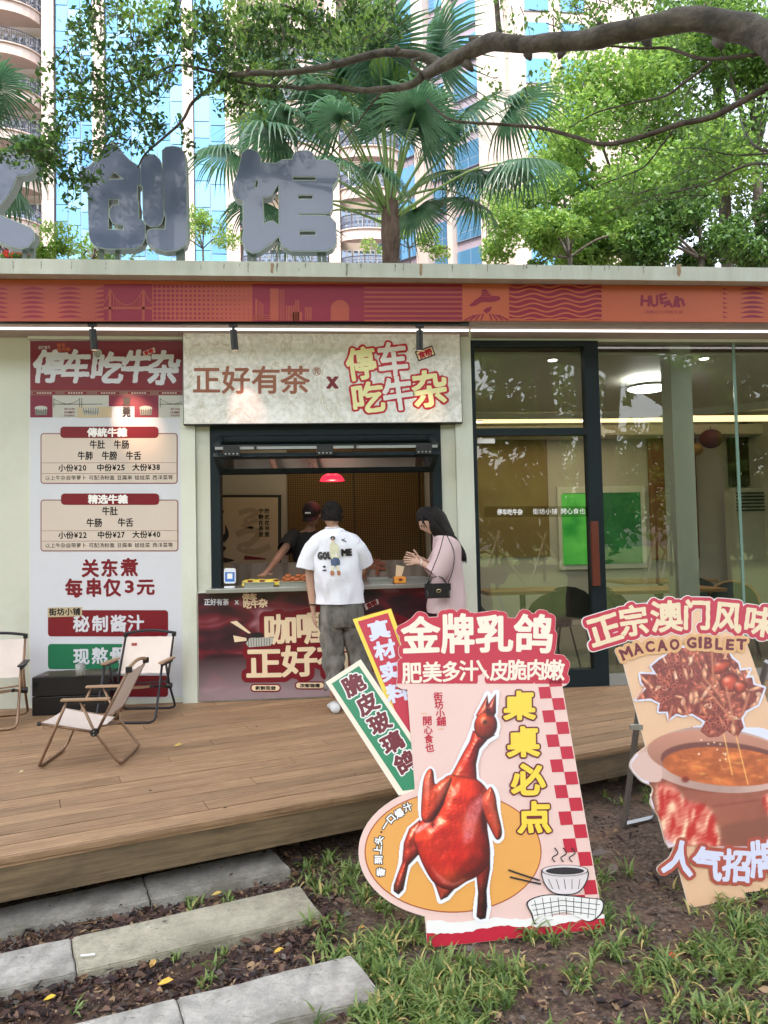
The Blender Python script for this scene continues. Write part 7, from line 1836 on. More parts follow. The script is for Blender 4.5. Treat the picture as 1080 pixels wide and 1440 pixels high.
    # honeycomb tripe
    for (cx, cy, rx, ry, n_) in ((948, 935, 20, 17, 26), (930, 978, 19, 12, 20), (997, 994, 11, 9, 9), (1005, 1022, 22, 13, 24), (938, 960, 16, 9, 14)):
        for _ in range(n_):
            a, q = g.uniform(0, 6.28), g.random()**.5; x, y = cx+rx*q*math.cos(a), cy+ry*q*math.sin(a); r_ = g.uniform(1.8, 3.2)
            j0, j1 = np.searchsorted(X[0], [x-6, x+6]); i0, i1 = np.searchsorted(Y[:, 0], [y-6, y+6]); sl_ = (slice(i0, i1), slice(j0, j1)); d = np.hypot(X[sl_]-x, (Y[sl_]-y)*1.15)/r_; al = np.clip((1.25-d)*4, 0, 1)*(dmm[sl_] < 0)
            c = np.where((d < .78)[..., None], np.array([126., 42, 36]), np.array([200., 116, 92])); out[sl_] = out[sl_]*(1-al[..., None]*.8)+c*al[..., None]*.8
    for (cx, cy, rx, ry, a) in ((1012, 938, 17, 9, -24), (1025, 960, 14, 13.5, 0), (1040, 966, 10, 9, -40)):
        d = wsdf(loops_to_segs(ell(cx, cy, rx, ry, a)), X, Y, 6); t = np.clip(-d/7, 0, 1); hl = np.exp(-(((X-cx+4)/5)**2+((Y-cy+4)/3.5)**2))
        c = np.array([190., 76, 52])*(.55+.5*t+.12*vnoise(X, Y, .7, 51))[..., None]+np.array([80., 80, 70])*hl[..., None]; lay(d, c)
    for a_, b_ in (((1020, 965), (1030, 1010)), ((1000, 912), (1003, 968)), ((960, 985), (972, 1024)), ((985, 960), (1032, 1016)), ((990, 955), (1014, 980)), ((1053, 975), (1043, 1005)), ((945, 992), (940, 1012)), ((905, 965), (895, 984))):
        soft(line([a_, b_], 3.0), (206, 130, 96), .5, .9)
    for a_, b_ in (((1017, 1032), (1029, 1090)), ((1034, 1034), (1051, 1103))): soft(line([a_, b_], 1.5), (250, 190, 110), .3, .95)
    for _ in range(12): soft(ell(g.uniform(970, 1050), g.uniform(1040, 1070), 1.3, 1.1, 0, 8), (252, 224, 186), .3, 1)
    return out
def smask(X, Y):
    d = np.minimum(sdf(loops_to_segs(meat), X, Y)-3.2, sdf(loops_to_segs(pot_halo), X, Y)+.3)
    return (d < 0) & (Y < 1196)
raster(FE, 880, 904, 1144, 1198, .85, stew_cols, 4, 'stew_print', gs, m_ink_r, smask)
FE.fill(grow(dp4, BX, BY, 0, .2), 6, mat('print_brick', C3(176, 82, 66), .35), 'lettering_outline', gs)
for it in P4: F_, X_, Y_ = field([it], .5, 5, .3, .4); FE.fill(grow(F_, X_, Y_, 1.7), 7, m_lav, 'lettering', gs)
F_, X_, Y_ = field([('停', 1052, 1259, 9, 9, -10), ('车', 1061, 1257.5, 9, 9, -10), ('吃', 1070, 1256, 9, 9, -10), ('牛', 1079, 1254.5, 9, 9, -10), ('杂', 1088, 1253, 9, 9, -10)], .35, 4); FE.fill(grow(F_, X_, Y_, .5), 2, m_ink, 'lettering', gs)
f0 = PZ(877, 1162, .012); q1 = FE.P(903.5, 968, -6)
m_alu = mat('aluminium', (.50, .50, .49, 1), .38, .85, var=.1, scale=20)
def sqbar(a, b_, w_, name='easel_leg'):
    return B().tube([a, b_], w_, 4).build(name, m_alu, gs)
sqbar(f0, q1, .017); f1 = PZ(921, 1152, .012); sqbar(f0+Vector((0, 0, .012)), f1+Vector((0, 0, .012)), .014, 'easel_foot')
f2 = PZ(1010, 1130, .012); q2 = FE.P(1080, 930, -6); sqbar(f1+Vector((0, 0, .012)), FE.P(918, 1118, -5), .012); sqbar(f0+(q2-q1), q2, .017); sqbar(f0+(q2-q1)+Vector((0, 0, .012)), f1+(q2-q1)+Vector((0, 0, .012)), .014, 'easel_foot')
a = FE.P(896, 1022, -8); B().box(a.x-.03, a.x+.03, a.y-.012, a.y+.012, a.z-.012, a.z+.012).build('easel_clip', m_alu, gs)
# ================================================================ folding camp chairs, box table, cup
m_canvas = mat('pale_canvas', C3(214, 200, 192), .85, var=.04, scale=6, bump=.15, bscale=120); m_tanm = mat('champagne_metal', C3(140, 112, 90), .35, .6, var=.15, scale=10)
m_wood = mat('arm_wood', C3(158, 128, 100), .5, var=.15, scale=8, stretch=(1, 8, 8)); m_dkm = mat('graphite_metal', C3(44, 42, 48), .4, .4); m_plug = mat('black_plastic', C3(22, 20, 22), .5)
def camp_chair(label, loc, rz, fm, am, sc=1.0):
    t = empty('folding_chair', (0, 0, 0), label, 'chair', 'folding camp chairs on the deck')
    hw = .27; S_ = lambda *p: [Vector(x) for x in p]
    rad = .0115
    def ubar(xa, za, xb, zb, xm, zm, name):
        pts = []
        for s_ in (-1, 1):
            side = [(xa, s_*hw, za), (xm, s_*hw, zm), (xb-(xb-xm)*.12, s_*hw, zb+(zm-zb)*.14), (xb, s_*(hw-.015), zb+.012), (xb, s_*(hw-.06), zb)]
            pts.append(side)
        P = pts[0]+pts[1][::-1]; return B().tube(P, rad, 8).build(name, fm, t, smooth=True)
    ubar(.12, .50, .33, .0125, .2, .315, 'front_leg'); ubar(.02, .50, -.27, .0125, -.085, .27, 'rear_leg')
    for s_ in (-1, 1):
        B().tube([(.33, s_*(hw-.028), .335), (-.10, s_*(hw-.028), .255)], rad, 8).build('seat_rail', fm, t, smooth=True)
        B().cyl((.325, s_*(hw-.028), .335), .016, .022, 8, 'x').build('end_plug', m_plug, t)
        B().tube([(-.085, s_*(hw-.03), .24), (-.22, s_*(hw-.03), .50), (-.335, s_*(hw-.03), .72)], rad, 8).build('back_upright', fm, t, smooth=True)
        B().box(-.20, .16, s_*hw-.026, s_*hw+.026, .503, .521, bev=.006).build('armrest', am, t)
        B().box(-.17, .14, s_*hw-.009, s_*hw+.009, .478, .502).build('arm_bracket', m_plug, t)
        B().cyl((-.087, s_*hw-.022, .262), .028, .044, 10, 'y').build('pivot_joint', m_plug, t)
        B().box(-.36, -.315, s_*(hw-.03)-.018, s_*(hw-.03)+.018, .70, .745, bev=.006).build('corner_plug', m_plug, t)
        for z in (.25, .275): B().cyl((-.087, s_*(hw+.023), z), .005, .003, 6, 'y').build('rivet', m_steel, t)
    arch = [(-.338, -hw+.03+(2*hw-.06)*k/12, .735+.028*math.sin(math.pi*k/12)) for k in range(13)]
    B().tube(arch, .0135, 8).build('top_bar', am if fm is not m_dkm else m_dkm, t, smooth=True)
    B().tube([(-.12, -hw+.03, .30), (-.20, 0, .27), (-.12, hw-.03, .30)], .008, 6).build('rear_brace', fm, t)
    g = [[Vector((.32-.40*i/10, (-hw+.018)+(2*hw-.036)*k/12, .345-.078*i/10-.030*math.sin(math.pi*k/12)*(.35+.65*math.sin(math.pi*i/10)))) for k in range(13)] for i in range(11)]
    B().sheet(g+[]).sheet([[p+Vector((0, 0, -.004)) for p in r_] for r_ in g]).build('seat_cloth', m_canvas, t, smooth=True)
    g = [[Vector((-.155-.165*i/10-.022*math.sin(math.pi*k/12)*(.6+.4*math.sin(math.pi*i/10)), (-hw+.014)+(2*hw-.028)*k/12, .37+.33*i/10+.003*math.sin(k*2+i))) for k in range(13)] for i in range(11)]
    B().sheet(g).sheet([[p+Vector((-.006, 0, 0)) for p in r_] for r_ in g]).build('back_cloth', m_canvas, t, smooth=True)
    q = g[8][2]; B().add([(q.x+.006, q.y+.0, q.z-.014), (q.x+.006, q.y+.055, q.z-.014), (q.x+.001, q.y+.055, q.z+.014), (q.x+.001, q.y, q.z+.014)], [(0, 1, 2, 3)]).build('cloth_tag', mat('rust_tag', C3(150, 60, 44), .6), t)
    t.location = loc; t.rotation_euler = (0, 0, rz); t.scale = (sc, sc, sc); return t
fa, fb, fc_, fd = PZ(67, 1082, .36), PZ(164, 1077.5, .36), PZ(107, 1054, .36), PZ(194, 1052, .36)
ctr = (fa+fb+fc_+fd)/4; dr = ((fa+fc_)-(fb+fd)).normalized(); sc_ = ((fa+fc_)-(fb+fd)).length/2/.60
camp_chair('pale canvas folding chair in the middle of the deck, turned away from the camera', ctr, math.atan2(dr.y, dr.x), m_tanm, m_wood, .83)
c1 = PZ(212, 990, .36); camp_chair('pale folding chair with black frame standing in front of the menu board', (c1.x, -.50, .36), R(-97), m_dkm, m_wood, .87)
c2 = PZ(0, 995, .36); camp_chair('pale folding chair cut off by the left edge of the picture', (PY(-12, 990, -.55).x, -.58, .36), R(-78), m_tanm, m_dkm, .90)
b0 = PZ(45, 1007, .36); bw = PY(155, 1000, b0.y).x-b0.x; bh = PY(45, 953, b0.y).z-.36
tb = empty('box_table', (b0.x+bw/2, b0.y+.2, .36), 'low black box table with brown top in front of the menu board', 'table')
B().box(b0.x, b0.x+bw, b0.y, b0.y+.36, .361, .361+bh*.48, bev=.004).build('lower_box', mat('black_laminate', C3(20, 20, 24), .3), tb); B().box(b0.x, b0.x+bw, b0.y, b0.y+.36, .361+bh*.5, .36+bh, bev=.004).build('upper_box', MATS['black_laminate'], tb)
B().box(b0.x+.02, b0.x+bw-.02, b0.y+.02, b0.y+.34, .36+bh+.0005, .36+bh+.004).build('table_top', mat('brown_laminate', C3(74, 52, 46), .35), tb)
cz = .365+bh; cp = PZ(113, 950, cz)
cup = empty('glass_cup', (cp.x, cp.y, cz), 'frosted glass cup standing on the black box table', 'cup')
B().rings([[Vector((cp.x+r_*math.cos(a*math.pi/12), cp.y+r_*math.sin(a*math.pi/12), cz+z)) for a in range(24)] for r_, z in ((.034, 0), (.040, .098), (.0375, .098), (.032, .006))]).build('glass', mat('frosted_glass', (.86, .88, .85, 1), .25, trans=.75, spec=.5), cup, smooth=True)

# ================================================================ people
def skin(name, joints, edges, rads, m, parent, sub=2, root='pelvis', smooth=True):
    idx = {k: i for i, k in enumerate(joints)}; me = bpy.data.meshes.new(name); org = wloc(parent)
    me.from_pydata([tuple(Vector(p)-org) for p in joints.values()], [(idx[a], idx[b]) for a, b in edges], [])
    o = bpy.data.objects.new(name, me); COL.objects.link(o); o.parent = parent
    md = o.modifiers.new('skin', 'SKIN'); md.use_smooth_shade = True; md.branch_smoothing = .6
    for k, v in zip(joints, me.skin_vertices[0].data):
        r_ = rads[k]; v.radius = (r_, r_) if not isinstance(r_, tuple) else r_; v.use_root = (k == root)
    s_ = o.modifiers.new('sub', 'SUBSURF'); s_.levels = sub; s_.render_levels = sub
    bpy.context.view_layer.update()
    m2 = bpy.data.meshes.new_from_object(o.evaluated_get(bpy.context.evaluated_depsgraph_get())); o.modifiers.clear(); o.data = m2; m2.name = name
    m2.materials.clear(); m2.materials.append(m); m2.polygons.foreach_set('use_smooth', [True]*len(m2.polygons)); return o
def loft(name, secs, m, parent, n=28, fold=.006, fs=9, cap=False, seed=0, vert=1.0, close_top=False):
    """secs: (centre, rx, ry[, turn]) rings; folds added as relief"""
    S2 = spline([tuple(s_[0])+(s_[1], s_[2], s_[3] if len(s_) > 3 else 0.0) for s_ in secs], 4, False)
    rings = []
    for i, s_ in enumerate(S2):
        c = Vector(s_[:3]); tn = s_[5]; rg = []
        for k in range(n):
            a = 2*math.pi*k/n; x, y = s_[3]*math.cos(a), s_[4]*math.sin(a); p = Vector((x*math.cos(tn)-y*math.sin(tn), x*math.sin(tn)+y*math.cos(tn), 0))
            q = c+p; f = fold*(noise.noise(Vector((q.x*fs, q.y*fs, q.z*fs*.45*vert+seed)))+.6*noise.noise(Vector((q.x*fs*2.3, q.y*fs*2.3, q.z*fs*.9+seed))))*2
            rg.append(q+p.normalized()*f)
        rings.append(rg)
    return B().rings(rings, cap).build(name, m, parent, smooth=True)
def sleeve(name, pts, rad, m, parent, n=16, fold=.005, seed=0):
    P = spline([tuple(p)+(r_,) for p, r_ in zip(pts, rad)], 4, False)
    q = B().tube([p[:3] for p in P], [p[3] for p in P], n, False)
    q.v = [tuple(Vector(v)+Vector((noise.noise(Vector(v)*14+Vector((seed, 0, 0))), noise.noise(Vector(v)*14+Vector((0, seed, 5))), noise.noise(Vector(v)*14+Vector((3, 0, seed)))))*fold*1.6) for v in q.v]
    return q.build(name, m, parent, smooth=True)
m_skin = mat('skin', (.46, .27, .19, 1), .5, var=.05, scale=20); m_skin2 = mat('skin_fair', (.56, .35, .26, 1), .5, var=.04, scale=20); m_skin3 = mat('skin_tan', (.34, .18, .12, 1), .5)
m_hair = mat('black_hair', (.005, .004, .004, 1), .5, spec=.25, col2=(.016, .011, .010, 1), scale=40, stretch=(6, 6, .8), bump=.6, bscale=60)
def hand(J, E_, Rd, tag_, wrist, palm, fing, r_=.009, curl=.5, side=Vector((0, 1, 0)), back=None):
    """palm plus five fingers added to the body graph"""
    J[tag_+'palm'] = palm; E_.append((wrist, tag_+'palm')); Rd[tag_+'palm'] = (.030, .020)
    d = (Vector(palm)-Vector(J[wrist])).normalized(); ln = (.062, .072, .078, .070, .055); s_ = side.normalized(); nrm = d.cross(s_).normalized()
    for i in range(5):
        if i == 0: b_ = Vector(palm)-d*.01+s_*.030; dd = (d*.7+s_*.7).normalized()
        else: b_ = Vector(palm)+d*.030+s_*(.026-.0165*(i-1)*1.05); dd = (d+s_*(.12-.07*i)).normalized()
        dd2 = (dd+nrm*curl).normalized(); m1 = b_+dd*ln[i]*.5; m2 = m1+dd2*ln[i]*.5
        for nm, p, rr_ in (('a', b_, r_*1.1), ('b', m1, r_), ('c', m2, r_*.8)): J[tag_+nm+str(i)] = tuple(p); Rd[tag_+nm+str(i)] = rr_
        E_ += [(tag_+'palm', tag_+'a'+str(i)), (tag_+'a'+str(i), tag_+'b'+str(i)), (tag_+'b'+str(i), tag_+'c'+str(i))]
def head_mesh(name, c, fwd, m, parent, s_=1.0, tilt=0.0):
    """skull with brow, nose, lips, chin and ears; fwd = facing direction, tilt = nod"""
    f = Vector(fwd).normalized(); z = Vector((0, 0, 1)); sd_ = f.cross(z).normalized(); rot = Matrix.Rotation(-tilt, 3, sd_) if tilt else Matrix.Identity(3)
    f = rot @ f; z = rot @ z; n, mm = 24, 18; rings = []
    for i in range(mm+1):
        th = math.pi*(i+.15)/(mm+.3); rg = []; v = math.cos(th)
        for k in range(n):
            a = 2*math.pi*k/n; ca = math.cos(a); x = math.sin(a)*math.sin(th)*.075; y = ca*math.sin(th)*.093; zz = v*.118
            if v < 0: x *= 1-.30*(-v); y *= 1-.12*(-v) if ca > 0 else 1-.35*(-v)
            if ca > .3:
                u_ = abs(math.sin(a))
                y += .018*math.exp(-((v+.12)/.16)**2-(u_/.16)**2)+.006*math.exp(-((v-.22)/.08)**2)+.008*math.exp(-((v+.45)/.07)**2-(u_/.3)**2)+.010*math.exp(-((v+.85)/.15)**2)-.008*math.exp(-((v-.05)/.10)**2-((u_-.38)/.18)**2)
            rg.append(Vector(c)+(sd_*x+f*y+z*zz)*s_)
        rings.append(rg)
    q = B().rings(rings)
    for sg in (-1, 1):
        e = Vector(c)+(sd_*sg*.076-f*.005-z*.012)*s_; q.ball(e, .030*s_, 8, 6, (.35, .55, 1.0))
    return q.build(name, m, parent, smooth=True), (sd_, f, z)
def eyes(parent, c, ax, s_=1.0):
    sd_, f, z = ax
    for sg in (-1, 1):
        p = Vector(c)+(sd_*sg*.030+f*.080+z*.004)*s_; B().ball(p, .011*s_, 8, 6).build('eye', mat('eye_dark', (.05, .03, .03, 1), .2), parent, smooth=True)
def hairshell(name, c, ax, pts_scale, m, parent, zmin, s_=1.0, back=-1.0, seed=0):
    sd_, f, z = ax; n, mm = 28, 14; rings = []
    for i in range(mm+1):
        th = math.pi*.02+math.pi*.68*i/mm; rg = []
        for k in range(n):
            a = 2*math.pi*k/n; ca = math.cos(a); th2 = th
            lim = (math.pi*.36 if ca > .25 else math.pi*(.36+.32*min(1, (.25-ca)*1.6))); th2 = min(th, lim)
            x = math.sin(a)*math.sin(th2)*.083; y = ca*math.sin(th2)*.101; zz = math.cos(th2)*.128
            r_ = 1+.05*noise.noise(Vector((a*3, th2*6, seed)))+.03*noise.noise(Vector((a*11, th2*9, seed)))
            rg.append(Vector(c)+(sd_*x+f*y+z*zz)*s_*pts_scale*r_)
        rings.append(rg)
    return B().rings(rings).build(name, m, parent, smooth=True)
# ---------------- man in the white T-shirt, seen from behind
YM = -.66
M_ = lambda px, py, dy=0.0: PY(px, py, YM+dy)
man = empty('person', (M_(478, 975).x, YM, .36), 'man seen from behind in a white printed T-shirt and washed grey trousers at the counter', 'person')
J = dict(pelvis=M_(479, 852), waist=M_(478, 826), chest=M_(473, 782), upper=M_(470, 757), neck=M_(468, 744, .02), skull=M_(467, 733, .05),
         shL=M_(449, 759), elL=M_(435, 806, .02), wrL=M_(440, 851, -.01), shR=M_(492, 759), elR=M_(509, 803, .05), wrR=M_(497, 808, .30),
         hipL=M_(467, 866), knL=M_(470, 916, .01), anL=M_(471, 971, 0), toL=M_(468, 979, .12), hipR=M_(491, 866), knR=M_(501, 914, .04), anR=M_(511, 968, .0), toR=M_(514, 975, .14))
Rd = dict(pelvis=(.13, .10), waist=(.13, .10), chest=(.15, .11), upper=(.12, .09), neck=.052, skull=.05, shL=.055, elL=.042, wrL=.030, shR=.055, elR=.042, wrR=.030, hipL=.085, knL=.06, anL=.04, toL=.035, hipR=.085, knR=.06, anR=.04, toR=.035)
E_ = [('pelvis', 'waist'), ('waist', 'chest'), ('chest', 'upper'), ('upper', 'neck'), ('neck', 'skull'), ('upper', 'shL'), ('shL', 'elL'), ('elL', 'wrL'), ('upper', 'shR'), ('shR', 'elR'), ('elR', 'wrR'), ('pelvis', 'hipL'), ('hipL', 'knL'), ('knL', 'anL'), ('anL', 'toL'), ('pelvis', 'hipR'), ('hipR', 'knR'), ('knR', 'anR'), ('anR', 'toR')]
hand(J, E_, Rd, 'L', 'wrL', tuple(M_(441, 863, -.01)), 5, side=Vector((-.2, 1, 0)), curl=.4); hand(J, E_, Rd, 'R', 'wrR', tuple(M_(487, 809, .36)), 5, side=Vector((.3, 0, 1)), curl=.5)
J = {k: tuple(v) for k, v in J.items()}
skin('body', J, E_, Rd, m_skin, man)
hc = M_(466.5, 725, .05); hd_, ax = head_mesh('head', hc, (.12, 1, 0), m_skin, man, .98, .35)
eyes(hd_, hc, ax); hs1 = hairshell('hair', hc, ax, 1.03, m_hair, man, 0, .98, seed=2)
def strands(parent, c, ax, n, s_, seed, ln=.022, lo=-.45, name='hair_strands', m=None):
    sd_, f, z = ax; g = random.Random(seed); q = B()
    for _ in range(n):
        a = g.uniform(0, 6.283); v = g.uniform(lo if math.cos(a) < .1 else .35, .98); h = math.sqrt(1-v*v)
        nn = (sd_*math.sin(a)*h*.085+f*math.cos(a)*h*.103+z*v*.130)*s_; p = Vector(c)+nn*1.02; dn = nn.normalized()
        t = (Vector((0, 0, -1))+dn*.55+f*.2*g.uniform(-1, 1)+sd_*.4*g.uniform(-1, 1)).normalized()
        q.tube([p, p+t*ln*.5+dn*.003, p+t*ln*g.uniform(.7, 1.3)], [.0030, .0026, .0006], 4, False)
    return q.build(name, m or m_hair, parent, smooth=True, kind='stuff')
strands(hs1, hc, ax, 420, .98, 21)
m_tee = mat('white_cotton', (.74, .75, .82, 1), .85, bump=.1, bscale=90); m_pant = mat('washed_grey_denim', (.085, .08, .072, 1), .85, col2=(.22, .205, .185, 1), scale=6, stretch=(2, 2, .8), contrast=.32, bump=.2, bscale=80)
def P3(px, py, dy=0.0): return tuple(M_(px, py, dy))
k = 6.25/FPX
shirt = loft('t_shirt', [(P3(467.5, 743, .01), 10*k, .055), (P3(468.5, 747, .01), 18*k, .085), (P3(470, 753, .0), 29*k, .115), (P3(471, 762), 36*k, .13), (P3(471.5, 772), 35*k, .14), (P3(473, 790), 33.5*k, .145), (P3(475, 815), 33*k, .15), (P3(478, 835), 33.5*k, .155), (P3(479, 848), 34*k, .155)], m_tee, man, 56, .016, 10, seed=3)
sleeve('sleeve', [P3(456, 765), P3(444, 771), P3(435, 785), P3(431, 800)], [.07, .088, .084, .088], m_tee, shirt, 18, .006, 2)
sleeve('sleeve', [P3(486, 765), P3(499, 771), P3(507, 782, .02), P3(511, 794, .05)], [.07, .088, .084, .086], m_tee, shirt, 18, .006, 5)
B().tube([Vector(P3(467.5, 742.5, .01))+Vector((10*k*math.cos(a*math.pi/12), .056*math.sin(a*math.pi/12), .004*math.sin(a))) for a in range(25)], .006, 6).build('collar', m_tee, shirt, smooth=True)
tr = loft('trousers', [(P3(479.5, 842), 29*k, .13), (P3(480, 858), 30.5*k, .145), (P3(480, 872), 31*k, .15), (P3(480, 880), 29*k, .13)], m_pant, man, 30, .005, 9, seed=7)
sleeve('trouser_leg', [P3(466, 862), P3(467, 890), P3(469, 920, .01), P3(471, 945, .01), P3(472, 968)], [.098, .098, .088, .082, .084], m_pant, tr, 26, .02, 3)
sleeve('trouser_leg', [P3(493, 862), P3(498, 890, .01), P3(502, 918, .03), P3(508, 945, .01), P3(511, 966)], [.098, .096, .086, .082, .084], m_pant, tr, 26, .02, 6)
def shoe(px, py, dy, rz, m, parent, Ym=YM):
    c = PY(px, py, Ym+dy); q = B(); rings = []
    for i, (y, w_, h) in enumerate(((-.13, .030, .05), (-.11, .040, .075), (-.04, .044, .085), (.03, .048, .065), (.09, .048, .045), (.135, .03, .028))):
        rings.append([Vector((w_*math.cos(a*math.pi/8), y, .365+max(.001, h*.5+h*.5*math.sin(a*math.pi/8)))) for a in range(16)])
    M2 = Matrix.Rotation(rz, 4, 'Z'); q.rings([[M2 @ v+Vector((c.x, Ym+dy, 0)) for v in r_] for r_ in rings]); return q.build('shoe', m, parent, smooth=True)
m_shoe = mat('white_shoe', (.6, .6, .6, 1), .5)
shoe(469, 975, .04, .1, m_shoe, man); shoe(512, 972, .05, -.15, m_shoe, man)
B().tube([Vector(P3(440, 850, -.01))+Vector((.033*math.cos(a*math.pi/8), .033*math.sin(a*math.pi/8), 0)) for a in range(17)], .005, 5).build('bracelet', m_black, man)
# print on the shirt back: draped on the cloth
class Drape:
    def __init__(s, o, lift): s.o = o; s.lift = lift; s.o0 = wloc(o)
    def P(s, px, py, k_=0):
        d = ray(px, py); hit_, loc, nrm, _ = s.o.ray_cast(CAM-s.o0, d.normalized())
        if not hit_: loc = hit(px, py, (0, YM-.15, 0), (0, 1, 0))-s.o0
        return loc+s.o0-d.normalized()*(s.lift+.0012*k_)
    fill = Face.fill
bpy.context.view_layer.update(); DR = Drape(shirt, .006)
def tsh(loop, k_, m, n='print'):
    xs_ = [p[0] for p in loop]; ys_ = [p[1] for p in loop]; return DR.fill(loop, k_, m, n, shirt)
for ch, x, y, w_, h in (('G', 450, 781.5, 7.5, 11), ('O', 457, 781.5, 7, 11), ('U', 463.5, 781.2, 7, 11), ('M', 484.5, 777, 9.5, 10), ('E', 492, 776.5, 6, 10)):
    F_, X_, Y_ = field([(ch, x, y, w_-2, h-1.5, -3)], .35, 4)
    for l_ in [grow(F_, X_, Y_, 1.0)]: DR.fill(l_, 1, m_ink, 'lettering', shirt)
m_khk = mat('print_khaki', C3(206, 204, 176), .8); m_tan2 = mat('print_leather', C3(158, 104, 74), .8); m_jn = mat('print_denim', C3(76, 92, 120), .8)
tsh(spline([(464, 766), (467, 762), (471, 763), (476, 768), (477, 778), (476, 786), (466, 786), (464, 776)], 3), 2, m_khk)
tsh(spline([(466, 785), (476, 785), (478, 794), (471, 796), (466, 796)], 3), 3, m_jn); tsh([(466, 795), (469.5, 795), (469, 805), (465, 806)], 3, m_khk); tsh([(473, 795), (476.5, 795), (478, 805), (474, 806)], 3, m_khk)
tsh(spline([(465, 803), (469, 803), (470, 808), (465, 809)], 3), 4, m_tan2); tsh(spline([(474, 803), (478, 803), (479, 808), (475, 809)], 3), 4, m_tan2)
tsh(ell(468, 759, 2.4, 3, n=12), 3, mat('print_skin', C3(214, 180, 160), .8)); tsh(ell(468, 756.5, 3.6, 2.8, n=12), 4, m_ink); tsh(line([(480, 758), (487, 762)], 1.2), 1, m_ink); tsh(line([(481, 761), (485, 757)], .8), 1, m_ink)
tsh(ell(456, 797, 2.2, 1.6, n=10), 1, m_ink); tsh(rect(453.5, 801, 459, 803), 1, m_ink)

# ---------------- woman in pink, in profile
YW = -.60
Wp = lambda px, py, dy=0.0: PY(px, py, YW+dy)
wo = empty('person', (Wp(622, 970).x, YW, .36), 'woman with long black hair in an oversized pale pink T-shirt, looking down at her hands', 'person')
J = dict(pelvis=Wp(627, 852), waist=Wp(628, 828), chest=Wp(629, 786), upper=Wp(627, 762), neck=Wp(617, 750), skull=Wp(611, 740),
         shL=Wp(626, 766, -.13), elL=Wp(621, 806, -.16), wrL=Wp(592, 791, -.08), shR=Wp(626, 766, .13), elR=Wp(614, 804, .12), wrR=Wp(594, 787, .03),
         hipL=Wp(626, 864, -.08), knL=Wp(622, 912, -.08), anL=Wp(627, 966, -.08), toL=Wp(612, 972, -.08), hipR=Wp(628, 864, .08), knR=Wp(620, 912, .08), anR=Wp(624, 964, .08), toR=Wp(608, 970, .08))
Rd = dict(pelvis=(.12, .11), waist=(.11, .10), chest=(.12, .11), upper=(.09, .10), neck=.045, skull=.045, shL=.045, elL=.036, wrL=.025, shR=.045, elR=.036, wrR=.025, hipL=.08, knL=.055, anL=.036, toL=.03, hipR=.08, knR=.055, anR=.036, toR=.03)
E_ = [('pelvis', 'waist'), ('waist', 'chest'), ('chest', 'upper'), ('upper', 'neck'), ('neck', 'skull'), ('upper', 'shL'), ('shL', 'elL'), ('elL', 'wrL'), ('upper', 'shR'), ('shR', 'elR'), ('elR', 'wrR'), ('pelvis', 'hipL'), ('hipL', 'knL'), ('knL', 'anL'), ('anL', 'toL'), ('pelvis', 'hipR'), ('hipR', 'knR'), ('knR', 'anR'), ('anR', 'toR')]
hand(J, E_, Rd, 'L', 'wrL', tuple(Wp(584.5, 790, -.07)), 5, .0085, side=Vector((0, .2, 1)), curl=.25); hand(J, E_, Rd, 'R', 'wrR', tuple(Wp(586, 785, .01)), 5, .0085, side=Vector((0, -.2, 1)), curl=.5)
J = {k_: tuple(v) for k_, v in J.items()}
skin('body', J, E_, Rd, m_skin2, wo)
hc = Wp(604, 733); hd_, ax = head_mesh('head', hc, (-1, .12, 0), m_skin2, wo, .95, .55); eyes(hd_, hc, ax, .95)
hairshell('hair', hc, ax, 1.08, m_hair, wo, 0, .97, seed=5)
Q = lambda px, py, dy=0.0: tuple(Wp(px, py, dy))
hb = empty('x', (0, 0, 0)); bpy.data.objects.remove(hb)
hr = loft('long_hair', [(Q(608, 713), 7*k, .05), (Q(611, 722), 15*k, .095), (Q(615, 736), 17*k, .105), (Q(622, 750, -.01), 16*k, .10), (Q(632, 762, -.01), 14*k, .095), (Q(641, 774, -.01), 11*k, .08), (Q(648, 784, -.01), 6*k, .045), (Q(652, 789, -.01), 2.5*k, .02)], m_hair, wo, 26, .007, 18, seed=11, vert=.3, cap=True)
rr = random.Random(2); st = B()
for i in range(70):
    a = rr.uniform(-1.2, 1.2); o_ = Vector((0, math.sin(a)*.085, 0)); e = rr.uniform(-3, 3)
    st.tube([Vector(Q(603+rr.uniform(0, 8), 716+rr.uniform(-1, 3)))+o_*.7, Vector(Q(613+e, 732, -.02))+o_*1.15, Vector(Q(623+e, 748, -.02))+o_*1.1, Vector(Q(636+e*1.6, 766, -.02))+o_, Vector(Q(646+e*1.9, 780+rr.uniform(-4, 8), -.02))+o_*.6, Vector(Q(652+e*1.6, 790+rr.uniform(-10, 4), -.02))+o_*.4], [.003, .004, .004, .0035, .003, .001], 4, False)
for i in range(16):
    sd2 = -1 if i % 2 else 1; st.tube([Vector(Q(602, 715))+Vector((0, sd2*.03, 0)), Vector(Q(593+rr.uniform(-1, 3), 722))+Vector((0, sd2*.06, 0)), Vector(Q(590.5+rr.uniform(-1, 3), 731))+Vector((0, sd2*.075, 0)), Vector(Q(594+rr.uniform(-1, 5), 743))+Vector((0, sd2*.078, 0))], [.004, .005, .004, .001], 4, False)
st.build('hair_strands', m_hair, hr, smooth=True, kind='stuff')
m_pk = mat('pale_pink_cotton', (.62, .46, .47, 1), .85, bump=.1, bscale=90)
